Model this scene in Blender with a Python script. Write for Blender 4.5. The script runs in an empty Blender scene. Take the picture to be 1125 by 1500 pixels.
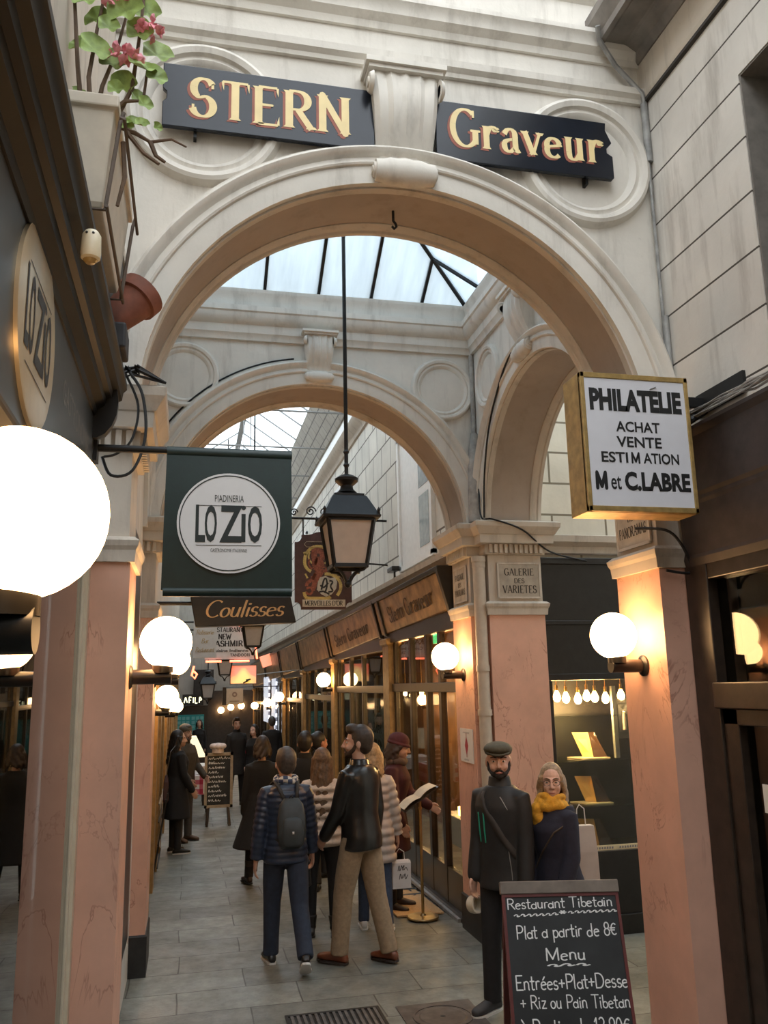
import bpy, bmesh, math, random
from math import sin, cos, pi, radians
from mathutils import Vector, Matrix
random.seed(7)
S = bpy.context.scene
COL = S.collection
V = Vector

# ---------------------------------------------------------------- camera
def _cam():
    yaw, pit, rol, f, H = radians(13.08), radians(11.64), radians(-1.27), 1234.0, 2.15
    fw = V((sin(yaw)*cos(pit), cos(yaw)*cos(pit), sin(pit)))
    r = V((cos(yaw), -sin(yaw), 0)); u = r.cross(fw)
    c, s = cos(rol), sin(rol)
    r, u = c*r + s*u, -s*r + c*u
    cd = bpy.data.cameras.new('camera'); co = bpy.data.objects.new('camera', cd); COL.objects.link(co)
    cd.sensor_fit = 'AUTO'; cd.sensor_width = 36.0; cd.lens = 36.0*f/1500.0
    cd.clip_start = 0.05; cd.clip_end = 200
    M = Matrix.Identity(4)
    for i in range(3):
        M[i][0], M[i][1], M[i][2] = r[i], u[i], -fw[i]
    M[0][3], M[1][3], M[2][3] = 0, 0, H
    co.matrix_world = M
    S.camera = co
_cam()

# ---------------------------------------------------------------- sky, exposure
w = bpy.data.worlds.new('overcast_sky'); S.world = w; w.use_nodes = True
bg = w.node_tree.nodes['Background']
bg.inputs[0].default_value = (0.88, 0.94, 1.0, 1)
bg.inputs[1].default_value = 3.1
S.view_settings.view_transform = 'Standard'
S.view_settings.look = 'None'
S.view_settings.exposure = 0.55
S.view_settings.gamma = 1.0
S.view_settings.use_curve_mapping = False
GLOBE = 18.0          # globe lamp emission

# ---------------------------------------------------------------- materials
MATS = {}
def _nodes(name):
    m = bpy.data.materials.new(name); m.use_nodes = True
    nt = m.node_tree
    b = nt.nodes['Principled BSDF']
    return m, nt, b
def N(nt, t, **kw):
    n = nt.nodes.new(t)
    for k, v in kw.items():
        if k.startswith('i_'):
            key = k[2:]
            key = int(key) if key.isdigit() else key.replace('_', ' ')
            n.inputs[key].default_value = v
        else:
            setattr(n, k, v)
    return n
def ramp(nt, fac, stops):
    r = nt.nodes.new('ShaderNodeValToRGB')
    el = r.color_ramp.elements
    el[0].position, el[0].color = stops[0][0], stops[0][1]
    el[1].position, el[1].color = stops[-1][0], stops[-1][1]
    for p, c in stops[1:-1]:
        e = el.new(p); e.color = c
    nt.links.new(fac, r.inputs[0])
    return r
def c4(c, k=1.0):
    return (c[0]*k, c[1]*k, c[2]*k, 1)
def mixc(nt, fac, a, b, mode='MIX'):
    m = nt.nodes.new('ShaderNodeMix'); m.data_type = 'RGBA'; m.blend_type = mode
    for sock, val in ((m.inputs[0], fac), (m.inputs[6], a), (m.inputs[7], b)):
        if hasattr(val, 'is_output'):
            nt.links.new(val, sock)
        else:
            sock.default_value = val
    return m.outputs[2]
def pos(nt, sc=(1, 1, 1), order=None):
    """object space coordinates, scaled, optionally reordered"""
    t = nt.nodes.new('ShaderNodeTexCoord')
    out = t.outputs['Object']
    if order:
        s = nt.nodes.new('ShaderNodeSeparateXYZ'); nt.links.new(out, s.inputs[0])
        c = nt.nodes.new('ShaderNodeCombineXYZ')
        for i, k in enumerate(order):
            if k in 'xyz':
                nt.links.new(s.outputs['xyz'.index(k)], c.inputs[i])
        out = c.outputs[0]
    mp = nt.nodes.new('ShaderNodeMapping'); mp.inputs['Scale'].default_value = sc
    nt.links.new(out, mp.inputs[0])
    return mp.outputs[0]
def noise(nt, vec, scale, detail=4, rough=.55, dist=0):
    n = N(nt, 'ShaderNodeTexNoise', i_Scale=scale, i_Detail=detail, i_Roughness=rough, i_Distortion=dist)
    nt.links.new(vec, n.inputs['Vector'])
    return n.outputs['Fac']
def bump(nt, b, h, strength, dist=.01):
    n = N(nt, 'ShaderNodeBump', i_Strength=strength, i_Distance=dist)
    nt.links.new(h, n.inputs['Height']); nt.links.new(n.outputs[0], b.inputs['Normal'])
def mat(name, col, rough=.6, metal=0, var=.12, scale=14, bmp=.08, spec=.5, coat=0, emit=None, es=0):
    """general painted / cloth / metal surface with a little mottling"""
    if name in MATS: return MATS[name]
    m, nt, b = _nodes(name)
    p = pos(nt)
    f = noise(nt, p, scale)
    r = ramp(nt, f, [(.3, c4(col, 1-var)), (.7, c4(col, 1+var))])
    nt.links.new(r.outputs[0], b.inputs['Base Color'])
    b.inputs['Roughness'].default_value = rough; b.inputs['Metallic'].default_value = metal
    b.inputs['Specular IOR Level'].default_value = spec
    if coat: b.inputs['Coat Weight'].default_value = coat
    if emit:
        b.inputs['Emission Color'].default_value = c4(emit); b.inputs['Emission Strength'].default_value = es
    if bmp:
        bump(nt, b, noise(nt, p, scale*4, 3), bmp, .004)
    MATS[name] = m
    return m
def plaster(name, col, dirt=(.16, .13, .10), amount=.45, joints=None):
    """old painted plaster: mottled, with grime streaks and peeling specks; joints=(order,row,width,mortar)"""
    if name in MATS: return MATS[name]
    m, nt, b = _nodes(name)
    p = pos(nt)
    base = ramp(nt, noise(nt, p, 2.2, 6, .6), [(.3, c4(col, .88)), (.7, c4(col, 1.06))]).outputs[0]
    ps = pos(nt, (5, 5, .7))
    streak = ramp(nt, noise(nt, ps, 1.6, 7, .65), [(.52, (0, 0, 0, 1)), (.80, (1, 1, 1, 1))]).outputs[0]
    k = N(nt, 'ShaderNodeMath', operation='MULTIPLY', i_1=amount); nt.links.new(streak, k.inputs[0])
    c = mixc(nt, k.outputs[0], base, c4(dirt))
    spk = ramp(nt, noise(nt, p, 26, 5, .7), [(.66, (0, 0, 0, 1)), (.78, (1, 1, 1, 1))]).outputs[0]
    k2 = N(nt, 'ShaderNodeMath', operation='MULTIPLY', i_1=amount*.55); nt.links.new(spk, k2.inputs[0])
    c = mixc(nt, k2.outputs[0], c, c4(dirt, .8))
    h = noise(nt, p, 30, 5)
    if joints:
        order, row, wid, mort, jc = joints
        br = N(nt, 'ShaderNodeTexBrick', i_Scale=1.0, i_Mortar_Size=mort, i_Mortar_Smooth=.15, i_Brick_Width=wid, i_Row_Height=row)
        br.inputs['Color1'].default_value = (1, 1, 1, 1); br.inputs['Color2'].default_value = (.9, .9, .9, 1)
        br.inputs['Mortar'].default_value = (0, 0, 0, 1)
        nt.links.new(pos(nt, (1, 1, 1), order), br.inputs['Vector'])
        c = mixc(nt, 1.0, c, br.outputs['Color'], 'MULTIPLY')
        c = mixc(nt, br.outputs['Fac'], c, c4(jc))
        s = N(nt, 'ShaderNodeMath', operation='MULTIPLY_ADD', i_1=-4.0); nt.links.new(br.outputs['Fac'], s.inputs[0]); nt.links.new(h, s.inputs[2])
        h = s.outputs[0]
    nt.links.new(c, b.inputs['Base Color'])
    b.inputs['Roughness'].default_value = .75
    b.inputs['Specular IOR Level'].default_value = .25
    bump(nt, b, h, .25, .006)
    MATS[name] = m
    return m
def marble(name, col, vein):
    m, nt, b = _nodes(name)
    p = pos(nt)
    base = ramp(nt, noise(nt, p, 3.5, 6, .6), [(.3, c4(col, .88)), (.72, c4(col, 1.10))]).outputs[0]
    pd = pos(nt, (1, 1, .55))
    n1 = noise(nt, pd, 2.6, 5, .62, 1.4)
    a = N(nt, 'ShaderNodeMath', operation='SUBTRACT', i_1=.5); nt.links.new(n1, a.inputs[0])
    ab = N(nt, 'ShaderNodeMath', operation='ABSOLUTE'); nt.links.new(a.outputs[0], ab.inputs[0])
    v = ramp(nt, ab.outputs[0], [(0, (1, 1, 1, 1)), (.013, (0, 0, 0, 1))]).outputs[0]
    gate = ramp(nt, noise(nt, p, 1.7, 3), [(.42, (0, 0, 0, 1)), (.58, (1, 1, 1, 1))]).outputs[0]
    g = N(nt, 'ShaderNodeMath', operation='MULTIPLY'); nt.links.new(v, g.inputs[0]); nt.links.new(gate, g.inputs[1])
    g2 = N(nt, 'ShaderNodeMath', operation='MULTIPLY', i_1=.6); nt.links.new(g.outputs[0], g2.inputs[0])
    nt.links.new(mixc(nt, g2.outputs[0], base, c4(vein)), b.inputs['Base Color'])
    b.inputs['Roughness'].default_value = .38
    bump(nt, b, noise(nt, p, 20, 4), .06, .004)
    MATS[name] = m
    return m
def paving():
    m, nt, b = _nodes('stone_paving')
    vec = pos(nt, (1, 1, 1), 'xy')
    br = N(nt, 'ShaderNodeTexBrick', i_Scale=1.0, i_Mortar_Size=.006, i_Mortar_Smooth=.3, i_Brick_Width=.86, i_Row_Height=.43, offset=.42)
    br.inputs['Color1'].default_value = (.245, .25, .225, 1); br.inputs['Color2'].default_value = (.155, .158, .142, 1)
    br.inputs['Mortar'].default_value = (.075, .07, .062, 1)
    d = noise(nt, vec, 1.3, 3)
    wob = N(nt, 'ShaderNodeVectorMath', operation='MULTIPLY_ADD'); wob.inputs[1].default_value = (.05, .05, 0)
    nt.links.new(N_color(nt, vec), wob.inputs[0]); nt.links.new(vec, wob.inputs[2])
    nt.links.new(wob.outputs[0], br.inputs['Vector'])
    n2 = ramp(nt, noise(nt, vec, 9, 7, .7), [(.25, (.55, .55, .55, 1)), (.75, (1.25, 1.25, 1.22, 1))]).outputs[0]
    c = mixc(nt, 1.0, br.outputs['Color'], n2, 'MULTIPLY')
    n3 = ramp(nt, noise(nt, vec, .9, 4, .6), [(.35, (.7, .68, .64, 1)), (.65, (1.15, 1.16, 1.15, 1))]).outputs[0]
    c = mixc(nt, 1.0, c, n3, 'MULTIPLY')
    nt.links.new(c, b.inputs['Base Color'])
    rr = ramp(nt, noise(nt, vec, 3, 4), [(.3, (.38, .38, .38, 1)), (.7, (.65, .65, .65, 1))])
    nt.links.new(rr.outputs[0], b.inputs['Roughness'])
    s = N(nt, 'ShaderNodeMath', operation='MULTIPLY_ADD', i_1=-1.5); nt.links.new(br.outputs['Fac'], s.inputs[0]); nt.links.new(noise(nt, vec, 40, 5), s.inputs[2])
    bump(nt, b, s.outputs[0], .35, .006)
    MATS['paving'] = m
    return m
def N_color(nt, vec):
    n = N(nt, 'ShaderNodeTexNoise', i_Scale=1.1, i_Detail=2); nt.links.new(vec, n.inputs['Vector'])
    return n.outputs['Color']
def glass(name, col=(.8, .85, .85), rough=.02, clear=.75, frost=False, streak=False, refl=.75):
    """window pane: clear body with a mirror-like face, or frosted roof glass"""
    m, nt, b = _nodes(name)
    out = nt.nodes['Material Output']
    mx = nt.nodes.new('ShaderNodeMixShader')
    gl = N(nt, 'ShaderNodeBsdfGlossy', i_Roughness=rough)
    tr = N(nt, 'ShaderNodeBsdfTransparent'); tr.inputs[0].default_value = c4(col, clear)
    if frost:
        tl = nt.nodes.new('ShaderNodeBsdfTranslucent')
        vec = pos(nt, (9, 1.2, 1.2))
        r = ramp(nt, noise(nt, vec, 1.5, 5), [(.3, c4(col, .82)), (.7, c4(col, 1))])
        if streak:                      # grimy runs down the wired panes
            r2 = ramp(nt, noise(nt, vec, .9, 6, .6), [(.32, c4((.70, .78, .84), clear*.62)), (.62, c4(col, clear))]); nt.links.new(r2.outputs[0], tr.inputs[0])
        nt.links.new(r.outputs[0], tl.inputs[0])
        m2 = N(nt, 'ShaderNodeMixShader'); m2.inputs[0].default_value = .35
        nt.links.new(tr.outputs[0], m2.inputs[1]); nt.links.new(tl.outputs[0], m2.inputs[2])
        body = m2.outputs[0]
    else:
        body = tr.outputs[0]
    lw = N(nt, 'ShaderNodeLayerWeight', i_Blend=.5)
    pw = N(nt, 'ShaderNodeMath', operation='POWER', i_1=5.0); nt.links.new(lw.outputs['Facing'], pw.inputs[0])
    fr = N(nt, 'ShaderNodeMath', operation='MULTIPLY_ADD', i_1=.12 if frost else refl, i_2=.02 if frost else .045); nt.links.new(pw.outputs[0], fr.inputs[0])
    nt.links.new(fr.outputs[0], mx.inputs[0]); nt.links.new(body, mx.inputs[1]); nt.links.new(gl.outputs[0], mx.inputs[2])
    nt.links.new(mx.outputs[0], out.inputs[0])
    MATS[name] = m
    return m
def glow(name, col, strength):
    if name in MATS: return MATS[name]
    m, nt, b = _nodes(name)
    b.inputs['Base Color'].default_value = c4((.9, .88, .82))
    b.inputs['Emission Color'].default_value = c4(col); b.inputs['Emission Strength'].default_value = strength
    b.inputs['Roughness'].default_value = .3
    MATS[name] = m
    return m

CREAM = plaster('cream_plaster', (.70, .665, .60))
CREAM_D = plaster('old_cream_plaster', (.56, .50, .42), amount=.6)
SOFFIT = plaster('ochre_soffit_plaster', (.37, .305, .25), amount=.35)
PINK = marble('pink_marble', (.70, .405, .295), (.30, .11, .07))
BLOCK_R = plaster('panelled_wall_plaster', (.66, .63, .575), amount=.55, joints=('yzx', .30, 60.0, .006, (.07, .06, .05)))
BLOCK_P = plaster('passage_block_plaster', (.72, .69, .62), amount=.2, joints=('yzx', .42, .55, .012, (.16, .14, .12)))
BLOCK_G = plaster('gallery_block_plaster', (.66, .61, .50), amount=.15, joints=('xzy', .31, .56, .011, (.20, .17, .12)))
PAVE = paving()
BLACK = mat('black_lacquer', (.012, .011, .010), .32, var=.3, bmp=.05)
BLACKP = mat('black_painted_base', (.02, .02, .02), .5, var=.3)
DWOOD = mat('dark_stained_wood', (.030, .020, .014), .35, var=.35)
BROWNP = mat('dark_brown_panel', (.040, .028, .024), .45, var=.25)
IRON = mat('black_iron', (.018, .018, .018), .45, metal=.4)
GREYM = mat('grey_metal', (.30, .30, .29), .5, metal=.5, var=.2)
BRASS = mat('brass', (.62, .40, .16), .3, metal=1, var=.15)
GOLDP = mat('gold_wood_pilaster', (.36, .21, .075), .4, var=.25)
GOLDL = mat('gold_leaf_lettering', (.82, .66, .33), .45, metal=.1, var=.08)
WHITEP = mat('white_paint', (.80, .80, .78), .5, var=.05)
BLACKI = mat('black_ink', (.012, .012, .012), .5, var=.2, bmp=0)
CHALK = mat('white_chalk', (.82, .82, .80), .9, var=.12, scale=60, bmp=0)
SLATE = mat('chalkboard_slate', (.022, .024, .025), .6, var=.35, scale=5)
GLASS = glass('shop_glass', (.85, .9, .88), .01, .8)
ROOFG = glass('wired_roof_glass', (.74, .87, .97), .15, .30, frost=True, streak=True)
PASSG = glass('passage_roof_glass', (.86, .92, .95), .15, .85, frost=True)
GLOBEM = glow('lit_opal_globe', (1, .57, .24), GLOBE)

# ---------------------------------------------------------------- mesh builder
class MB:
    def __init__(s): s.v = []; s.f = []
    def add(s, vs, fs):
        o = len(s.v); s.v += [tuple(p) for p in vs]; s.f += [tuple(i+o for i in q) for q in fs]; return s
    def box(s, x0, x1, y0, y1, z0, z1, M=None):
        vs = [V((x, y, z)) for z in (z0, z1) for x, y in ((x0, y0), (x1, y0), (x1, y1), (x0, y1))]
        if M: vs = [M @ p for p in vs]
        return s.add(vs, [(3, 2, 1, 0), (4, 5, 6, 7), (0, 1, 5, 4), (1, 2, 6, 5), (2, 3, 7, 6), (3, 0, 4, 7)])
    def bar(s, a, b, w, h=None, up=(0, 0, 1)):
        a, b = V(a), V(b); h = h or w; d = (b-a).normalized()
        x = d.cross(V(up))
        if x.length < 1e-4: x = d.cross(V((0, 1, 0)))
        x.normalize(); y = x.cross(d)
        vs = [p + x*(sx*w/2) + y*(sy*h/2) for p in (a, b) for sx, sy in ((-1, -1), (1, -1), (1, 1), (-1, 1))]
        return s.add(vs, [(3, 2, 1, 0), (4, 5, 6, 7), (0, 1, 5, 4), (1, 2, 6, 5), (2, 3, 7, 6), (3, 0, 4, 7)])
    def tube(s, pts, r, n=8, cap=True, round_caps=False, sy=1.0):
        pts = [V(p) for p in pts]; m = len(pts)
        rs = list(r) if hasattr(r, '__len__') else [r]*m
        if round_caps:
            d0 = (pts[0]-pts[1]).normalized(); d1 = (pts[-1]-pts[-2]).normalized()
            P, R = [], []
            for t in (80, 50, 25): P.append(pts[0]+d0*rs[0]*sin(radians(t))); R.append(rs[0]*cos(radians(t)))
            P += pts; R += rs
            for t in (25, 50, 80): P.append(pts[-1]+d1*rs[-1]*sin(radians(t))); R.append(rs[-1]*cos(radians(t)))
            pts, rs, m = P, R, len(P)
        ref = None; vs = []
        for i in range(m):
            d = (pts[min(i+1, m-1)] - pts[max(i-1, 0)]).normalized()
            if ref is None:
                ref = V((1, 0, 0)) if abs(d.x) < .8 else V((0, 1, 0))
            x = (ref - d*ref.dot(d)).normalized(); ref = x
            y = d.cross(x)
            for k in range(n):
                a = 2*pi*k/n
                vs.append(pts[i] + x*(rs[i]*cos(a)) + y*(rs[i]*sy*sin(a)))
        fs = [(i*n+k, i*n+(k+1) % n, (i+1)*n+(k+1) % n, (i+1)*n+k) for i in range(m-1) for k in range(n)]
        if cap: fs += [tuple(range(n-1, -1, -1)), tuple((m-1)*n+k for k in range(n))]
        return s.add(vs, fs)
    def rings(s, rings, cap=True):
        n = len(rings[0]); m = len(rings); vs = [p for r in rings for p in r]
        fs = [(i*n+k, i*n+(k+1) % n, (i+1)*n+(k+1) % n, (i+1)*n+k) for i in range(m-1) for k in range(n)]
        if cap: fs += [tuple(range(n-1, -1, -1)), tuple((m-1)*n+k for k in range(n))]
        return s.add(vs, fs)
    def lathe(s, prof, c, n=24, axis='z', M=None):
        rg = []
        for r, z in prof:
            q = []
            for k in range(n):
                a = 2*pi*k/n
                p = V((r*cos(a), r*sin(a), z))
                if axis == 'y': p = V((p.x, p.z, p.y))
                if axis == 'x': p = V((p.z, p.x, p.y))
                if M: p = M @ p
                q.append(p + V(c))
            rg.append(q)
        return s.rings(rg)
    def sphere(s, c, r, n=20, m=12, M=None):
        if not hasattr(r, '__len__'): r = (r, r, r)
        rg = []
        for i in range(m+1):
            t = pi*(i/m)
            t = min(max(t, .02), pi-.02)
            q = []
            for k in range(n):
                a = 2*pi*k/n
                p = V((r[0]*sin(t)*cos(a), r[1]*sin(t)*sin(a), -r[2]*cos(t)))
                if M: p = M @ p
                q.append(p+V(c))
            rg.append(q)
        return s.rings(rg)
    def prism(s, poly, fn, d0, d1):
        """poly of (a,b); fn(a,b,d) -> point"""
        n = len(poly)
        vs = [fn(a, b, d0) for a, b in poly] + [fn(a, b, d1) for a, b in poly]
        fs = [tuple(range(n-1, -1, -1)), tuple(range(n, 2*n))] + [(i, (i+1) % n, n+(i+1) % n, n+i) for i in range(n)]
        return s.add(vs, fs)
    def mould(s, p0, p1, out, prof):
        """profile of (o,z) swept from p0 to p1, o along out"""
        p0, p1, out = V(p0), V(p1), V(out)
        return s.prism(prof, lambda o, z, d: (p0 if d == 0 else p1) + out*o + V((0, 0, z)), 0, 1)
    def stack(s, x0, x1, y0, y1, lv):
        """rectangular lofted stack of (z, overhang)"""
        rg = [[V((x0-o, y0-o, z)), V((x1+o, y0-o, z)), V((x1+o, y1+o, z)), V((x0-o, y1+o, z))] for z, o in lv]
        return s.rings(rg)
    def arc(s, fn, uc, zc, prof, a0=0, a1=180, n=48, closed_prof=True):
        """profile of (radius, depth) swept round an arc; fn(u,w,z)"""
        rg = []
        for i in range(n+1):
            a = radians(a0+(a1-a0)*i/n)
            rg.append([fn(uc+r*cos(a), w, zc+r*sin(a)) for r, w in prof])
        full = abs(a1-a0) >= 359.9
        return s.rings(rg, cap=not full)
    def build(s, name, m, parent=None, smooth=False, bevel=0, kind=None, label=None):
        me = bpy.data.meshes.new(name); me.from_pydata(s.v, [], s.f); me.update()
        bm = bmesh.new(); bm.from_mesh(me); bmesh.ops.recalc_face_normals(bm, faces=bm.faces[:]); bm.to_mesh(me); bm.free()
        o = bpy.data.objects.new(name, me); COL.objects.link(o)
        me.materials.append(m)
        if smooth:
            me.polygons.foreach_set('use_smooth', [True]*len(me.polygons))
            if smooth != 'all':
                try: me.set_sharp_from_angle(angle=radians(38))
                except Exception: pass
        if bevel:
            b = o.modifiers.new('bevel', 'BEVEL'); b.width = bevel; b.segments = 2; b.limit_method = 'ANGLE'; b.angle_limit = radians(40)
        if parent: put(o, parent)
        if kind: o['kind'] = kind
        if label: o['label'] = label
        return o
def put(o, parent):
    """parent a mesh written in world coordinates without moving it"""
    o.parent = parent
    o.matrix_basis = world(parent).inverted()
def world(o):
    M = o.matrix_basis.copy()
    while o.parent:
        o = o.parent; M = o.matrix_basis @ M
    return M
def thing(name, label, cat, loc=(0, 0, 0), rz=0, group=None):
    o = bpy.data.objects.new(name, None); COL.objects.link(o)
    o.empty_display_size = .1
    o.location = loc; o.rotation_euler = (0, 0, rz)
    o['label'] = label; o['category'] = cat
    if group: o['group'] = group
    o.matrix_basis = Matrix.Translation(V(loc)) @ Matrix.Rotation(rz, 4, 'Z')
    return o
def tag(o, label, cat, group=None):
    o['label'] = label; o['category'] = cat
    if group: o['group'] = group
    return o
def copy_thing(root, loc, label=None, rz=None, group=None):
    c = root.copy(); COL.objects.link(c)
    M = root.matrix_basis.copy()
    c.location = loc
    if rz is not None: c.rotation_euler = (0, 0, rz)
    if label: c['label'] = label
    if group: c['group'] = group
    for ch in list(root.children):
        d = ch.copy(); COL.objects.link(d); d.parent = c
        for g in ch.children:
            e = g.copy(); COL.objects.link(e); e.parent = d
    return c
# ================================================================ the setting
XL, XR, XC = -0.28, 2.48, 1.10          # jambs of the cross arches
YF0, YF1, YB0, YB1 = 4.10, 4.57, 7.29, 7.83
ZC, RA = 3.487, 1.38                    # arch centre height, radius

# floor: level to the crossing, then falling gently along the passage
mb = MB()
for x0, x1, y0, y1 in ((-1.6, 9.5, -5, 8),):
    mb.add([(x0, y0, 0), (x1, y0, 0), (x1, y1, 0), (x0, y1, 0), (x0, y0, -.2), (x1, y0, -.2), (x1, y1, -.2), (x0, y1, -.2)],
           [(0, 1, 2, 3), (7, 6, 5, 4), (0, 4, 5, 1), (1, 5, 6, 2), (2, 6, 7, 3), (3, 7, 4, 0)])
def zf(y): return -.02*(y-8) if y > 8 else 0.0
mb.add([(-1.6, 8, 0), (4.5, 8, 0), (4.5, 36, zf(36)), (-1.6, 36, zf(36)), (-1.6, 8, -.2), (4.5, 8, -.2), (4.5, 36, zf(36)-.2), (-1.6, 36, zf(36)-.2)],
       [(0, 1, 2, 3), (7, 6, 5, 4), (0, 4, 5, 1), (1, 5, 6, 2), (2, 6, 7, 3), (3, 7, 4, 0)])
FLOOR = mb.build('floor', PAVE, kind='structure')

def fY(u, w, z): return V((u, w, z))
def fX(u, w, z): return V((w, u, z))
def arch_wall(fn, u0, u1, zt, uc, zc, r, w0, w1, n=48):
    mb = MB()
    pts = [(uc+r*cos(pi*i/n), zc+r*sin(pi*i/n)) for i in range(n+1)]       # right to left
    for w, flip in ((w0, 0), (w1, 1)):
        vs = []; fs = []
        for a, z in pts: vs += [fn(a, w, z), fn(a, w, zt)]
        for i in range(n): fs.append((2*i, 2*i+1, 2*i+3, 2*i+2))
        mb.add(vs, fs)
        mb.add([fn(pts[0][0], w, zc), fn(u1, w, zc), fn(u1, w, zt), fn(pts[0][0], w, zt)], [(0, 1, 2, 3)])
        mb.add([fn(pts[-1][0], w, zc), fn(u0, w, zc), fn(u0, w, zt), fn(pts[-1][0], w, zt)], [(0, 1, 2, 3)])
    mb.add([fn(a, w, z) for a, z in pts for w in (w0, w1)], [(2*i, 2*i+1, 2*i+3, 2*i+2) for i in range(n)])
    for ua, ub in ((pts[0][0], u1), (pts[-1][0], u0)):
        mb.add([fn(ua, w0, zc), fn(ub, w0, zc), fn(ub, w1, zc), fn(ua, w1, zc)], [(0, 1, 2, 3)])
        mb.add([fn(ub, w0, zc), fn(ub, w1, zc), fn(ub, w1, zt), fn(ub, w0, zt)], [(0, 1, 2, 3)])
    mb.add([fn(u0, w0, zt), fn(u1, w0, zt), fn(u1, w1, zt), fn(u0, w1, zt)], [(0, 1, 2, 3)])
    return mb
ARCHI = [(0, 0), (0, .035), (.05, .04), (.10, .04), (.105, .055), (.115, .06), (.125, .05), (.15, .045), (.17, .075), (.19, .085), (.205, .075), (.215, .05), (.225, .05), (.225, 0)]
ROS = [(-.10, 0), (-.085, .02), (-.065, .03), (-.05, .022), (-.04, .022), (-.03, .045), (.0, .055), (.02, .045), (.03, .02), (.04, 0)]
def archivolt(parent, fn, uc, w, out, r=RA, sc=1.0):
    mb = MB(); mb.arc(fn, uc, ZC, [(r+a*sc, w+out*b) for a, b in ARCHI], n=56)
    mb.build('archivolt', CREAM, parent, smooth=True)
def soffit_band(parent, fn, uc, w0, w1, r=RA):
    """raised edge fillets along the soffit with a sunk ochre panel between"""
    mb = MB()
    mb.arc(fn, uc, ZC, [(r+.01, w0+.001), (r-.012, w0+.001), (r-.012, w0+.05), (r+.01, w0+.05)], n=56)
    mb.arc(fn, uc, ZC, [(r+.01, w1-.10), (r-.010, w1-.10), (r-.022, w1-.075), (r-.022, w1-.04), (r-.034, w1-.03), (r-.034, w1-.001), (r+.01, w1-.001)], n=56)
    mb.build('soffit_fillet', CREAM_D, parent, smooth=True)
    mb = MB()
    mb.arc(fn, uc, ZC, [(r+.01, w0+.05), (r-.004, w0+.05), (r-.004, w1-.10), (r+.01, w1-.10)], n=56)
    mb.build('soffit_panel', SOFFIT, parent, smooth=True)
def rosette(parent, fn, u, w, z, out, r):
    mb = MB(); mb.arc(fn, u, z, [(r+a*r/.4, w+out*b*r/.4) for a, b in ROS], 0, 360, n=56)
    mb.build('rosette', CREAM, parent, smooth=True)
def keystone(parent, fn, uc, w, out, zt, zb, wt, wb, m=CREAM, kd=.155):
    """console: fluted drop with a scroll at the foot and an abacus on top"""
    mb = MB()
    H = zt-zb
    rg = []
    n = 15
    for i in range(25):
        t = i/24
        z = zt - .07*H - t*H*.80
        half = (wt + (wb-wt)*t**.8)/2
        dep = kd*(.62*(1-t)**1.2 + .30 + .38*sin(min(t*1.25, 1)*pi))
        q = []
        for k in range(n):
            s = -1 + 2*k/(n-1)
            prof = dep*(.84 + .16*abs(cos(s*pi*2.5)))*(1-.10*s*s)
            q.append(fn(uc+s*half, w+out*prof, z))
        q += [fn(uc+half, w-out*.02, z), fn(uc-half, w-out*.02, z)]
        rg.append(q)
    mb.rings(rg)
    mb.build('keystone', m, parent, smooth=True)
    mb = MB()                       # lower scroll
    rg = []
    for k in range(9):
        s = -1+2*k/8
        rr = H*.115*(1-.25*s*s) * (1.0 if k % 2 == 0 else .93)
        q = []
        for j in range(16):
            a = 2*pi*j/16
            q.append(fn(uc+s*wb*.54, w+out*(.055+rr*.9*cos(a)), zb+H*.125+rr*sin(a)))
        rg.append(q)
    mb.rings(rg)
    for sgn in (-1, 1):             # spiral eyes at the ends of the upper scroll
        for zz, rr, dd in ((zt-H*.2, H*.09, .22), (zb+H*.125, H*.07, .09)):
            hw = (wt if zz > (zt+zb)/2 else wb*1.08)/2
            for r0 in (rr, rr*.55):
                q0 = [fn(uc+sgn*(hw-.01), w+out*(dd*.62+r0*cos(2*pi*j/14)), zz+r0*sin(2*pi*j/14)) for j in range(14)]
                q1 = [fn(uc+sgn*(hw+.012+(rr-r0)*.3), w+out*(dd*.62+r0*.8*cos(2*pi*j/14)), zz+r0*.8*sin(2*pi*j/14)) for j in range(14)]
                mb.rings([q0, q1])
    mb.build('scroll', m, parent, smooth=True)
    mb = MB()
    for z0, z1, o in ((zt-.08*H, zt-.045*H, .012), (zt-.045*H, zt, .03)):
        hw = wt/2+o
        vs = [fn(uc+a*hw, w+out*b, z) for z in (z0, z1) for a, b in ((-1, 0), (1, 0), (1, .15+o), (-1, .15+o))]
        mb.add(vs, [(3, 2, 1, 0), (4, 5, 6, 7), (0, 1, 5, 4), (1, 2, 6, 5), (2, 3, 7, 6), (3, 0, 4, 7)])
    mb.build('abacus', m, parent)

# ---- front arch wall
WF = arch_wall(fY, -.62, 2.66, 7.6, XC, ZC, RA, YF0, YF1).build('wall_front', CREAM, kind='structure')
archivolt(WF, fY, XC, YF0, -1); archivolt(WF, fY, XC, YF1, 1)
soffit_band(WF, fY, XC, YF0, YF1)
for u in (0.015, 2.225): rosette(WF, fY, u, YF0, 5.165, -1, .385)
keystone(WF, fY, 1.10, YF0, -1, 5.545, 4.835, .40, .31)
mb = MB()
X0, X1 = -.60, 2.64
mb.mould((X0, YF0, 0), (X1, YF0, 0), (0, -1, 0), [(-.01, 5.605), (.025, 5.605), (.03, 5.63), (.055, 5.65), (.06, 5.69), (.02, 5.70), (-.01, 5.70)])
mb.mould((X0, YF0, 0), (X1, YF0, 0), (0, -1, 0), [(-.01, 5.86), (.02, 5.86), (.03, 5.90), (.07, 5.93), (.08, 5.98), (.10, 6.0), (.10, 6.03), (-.01, 6.03)])
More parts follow.
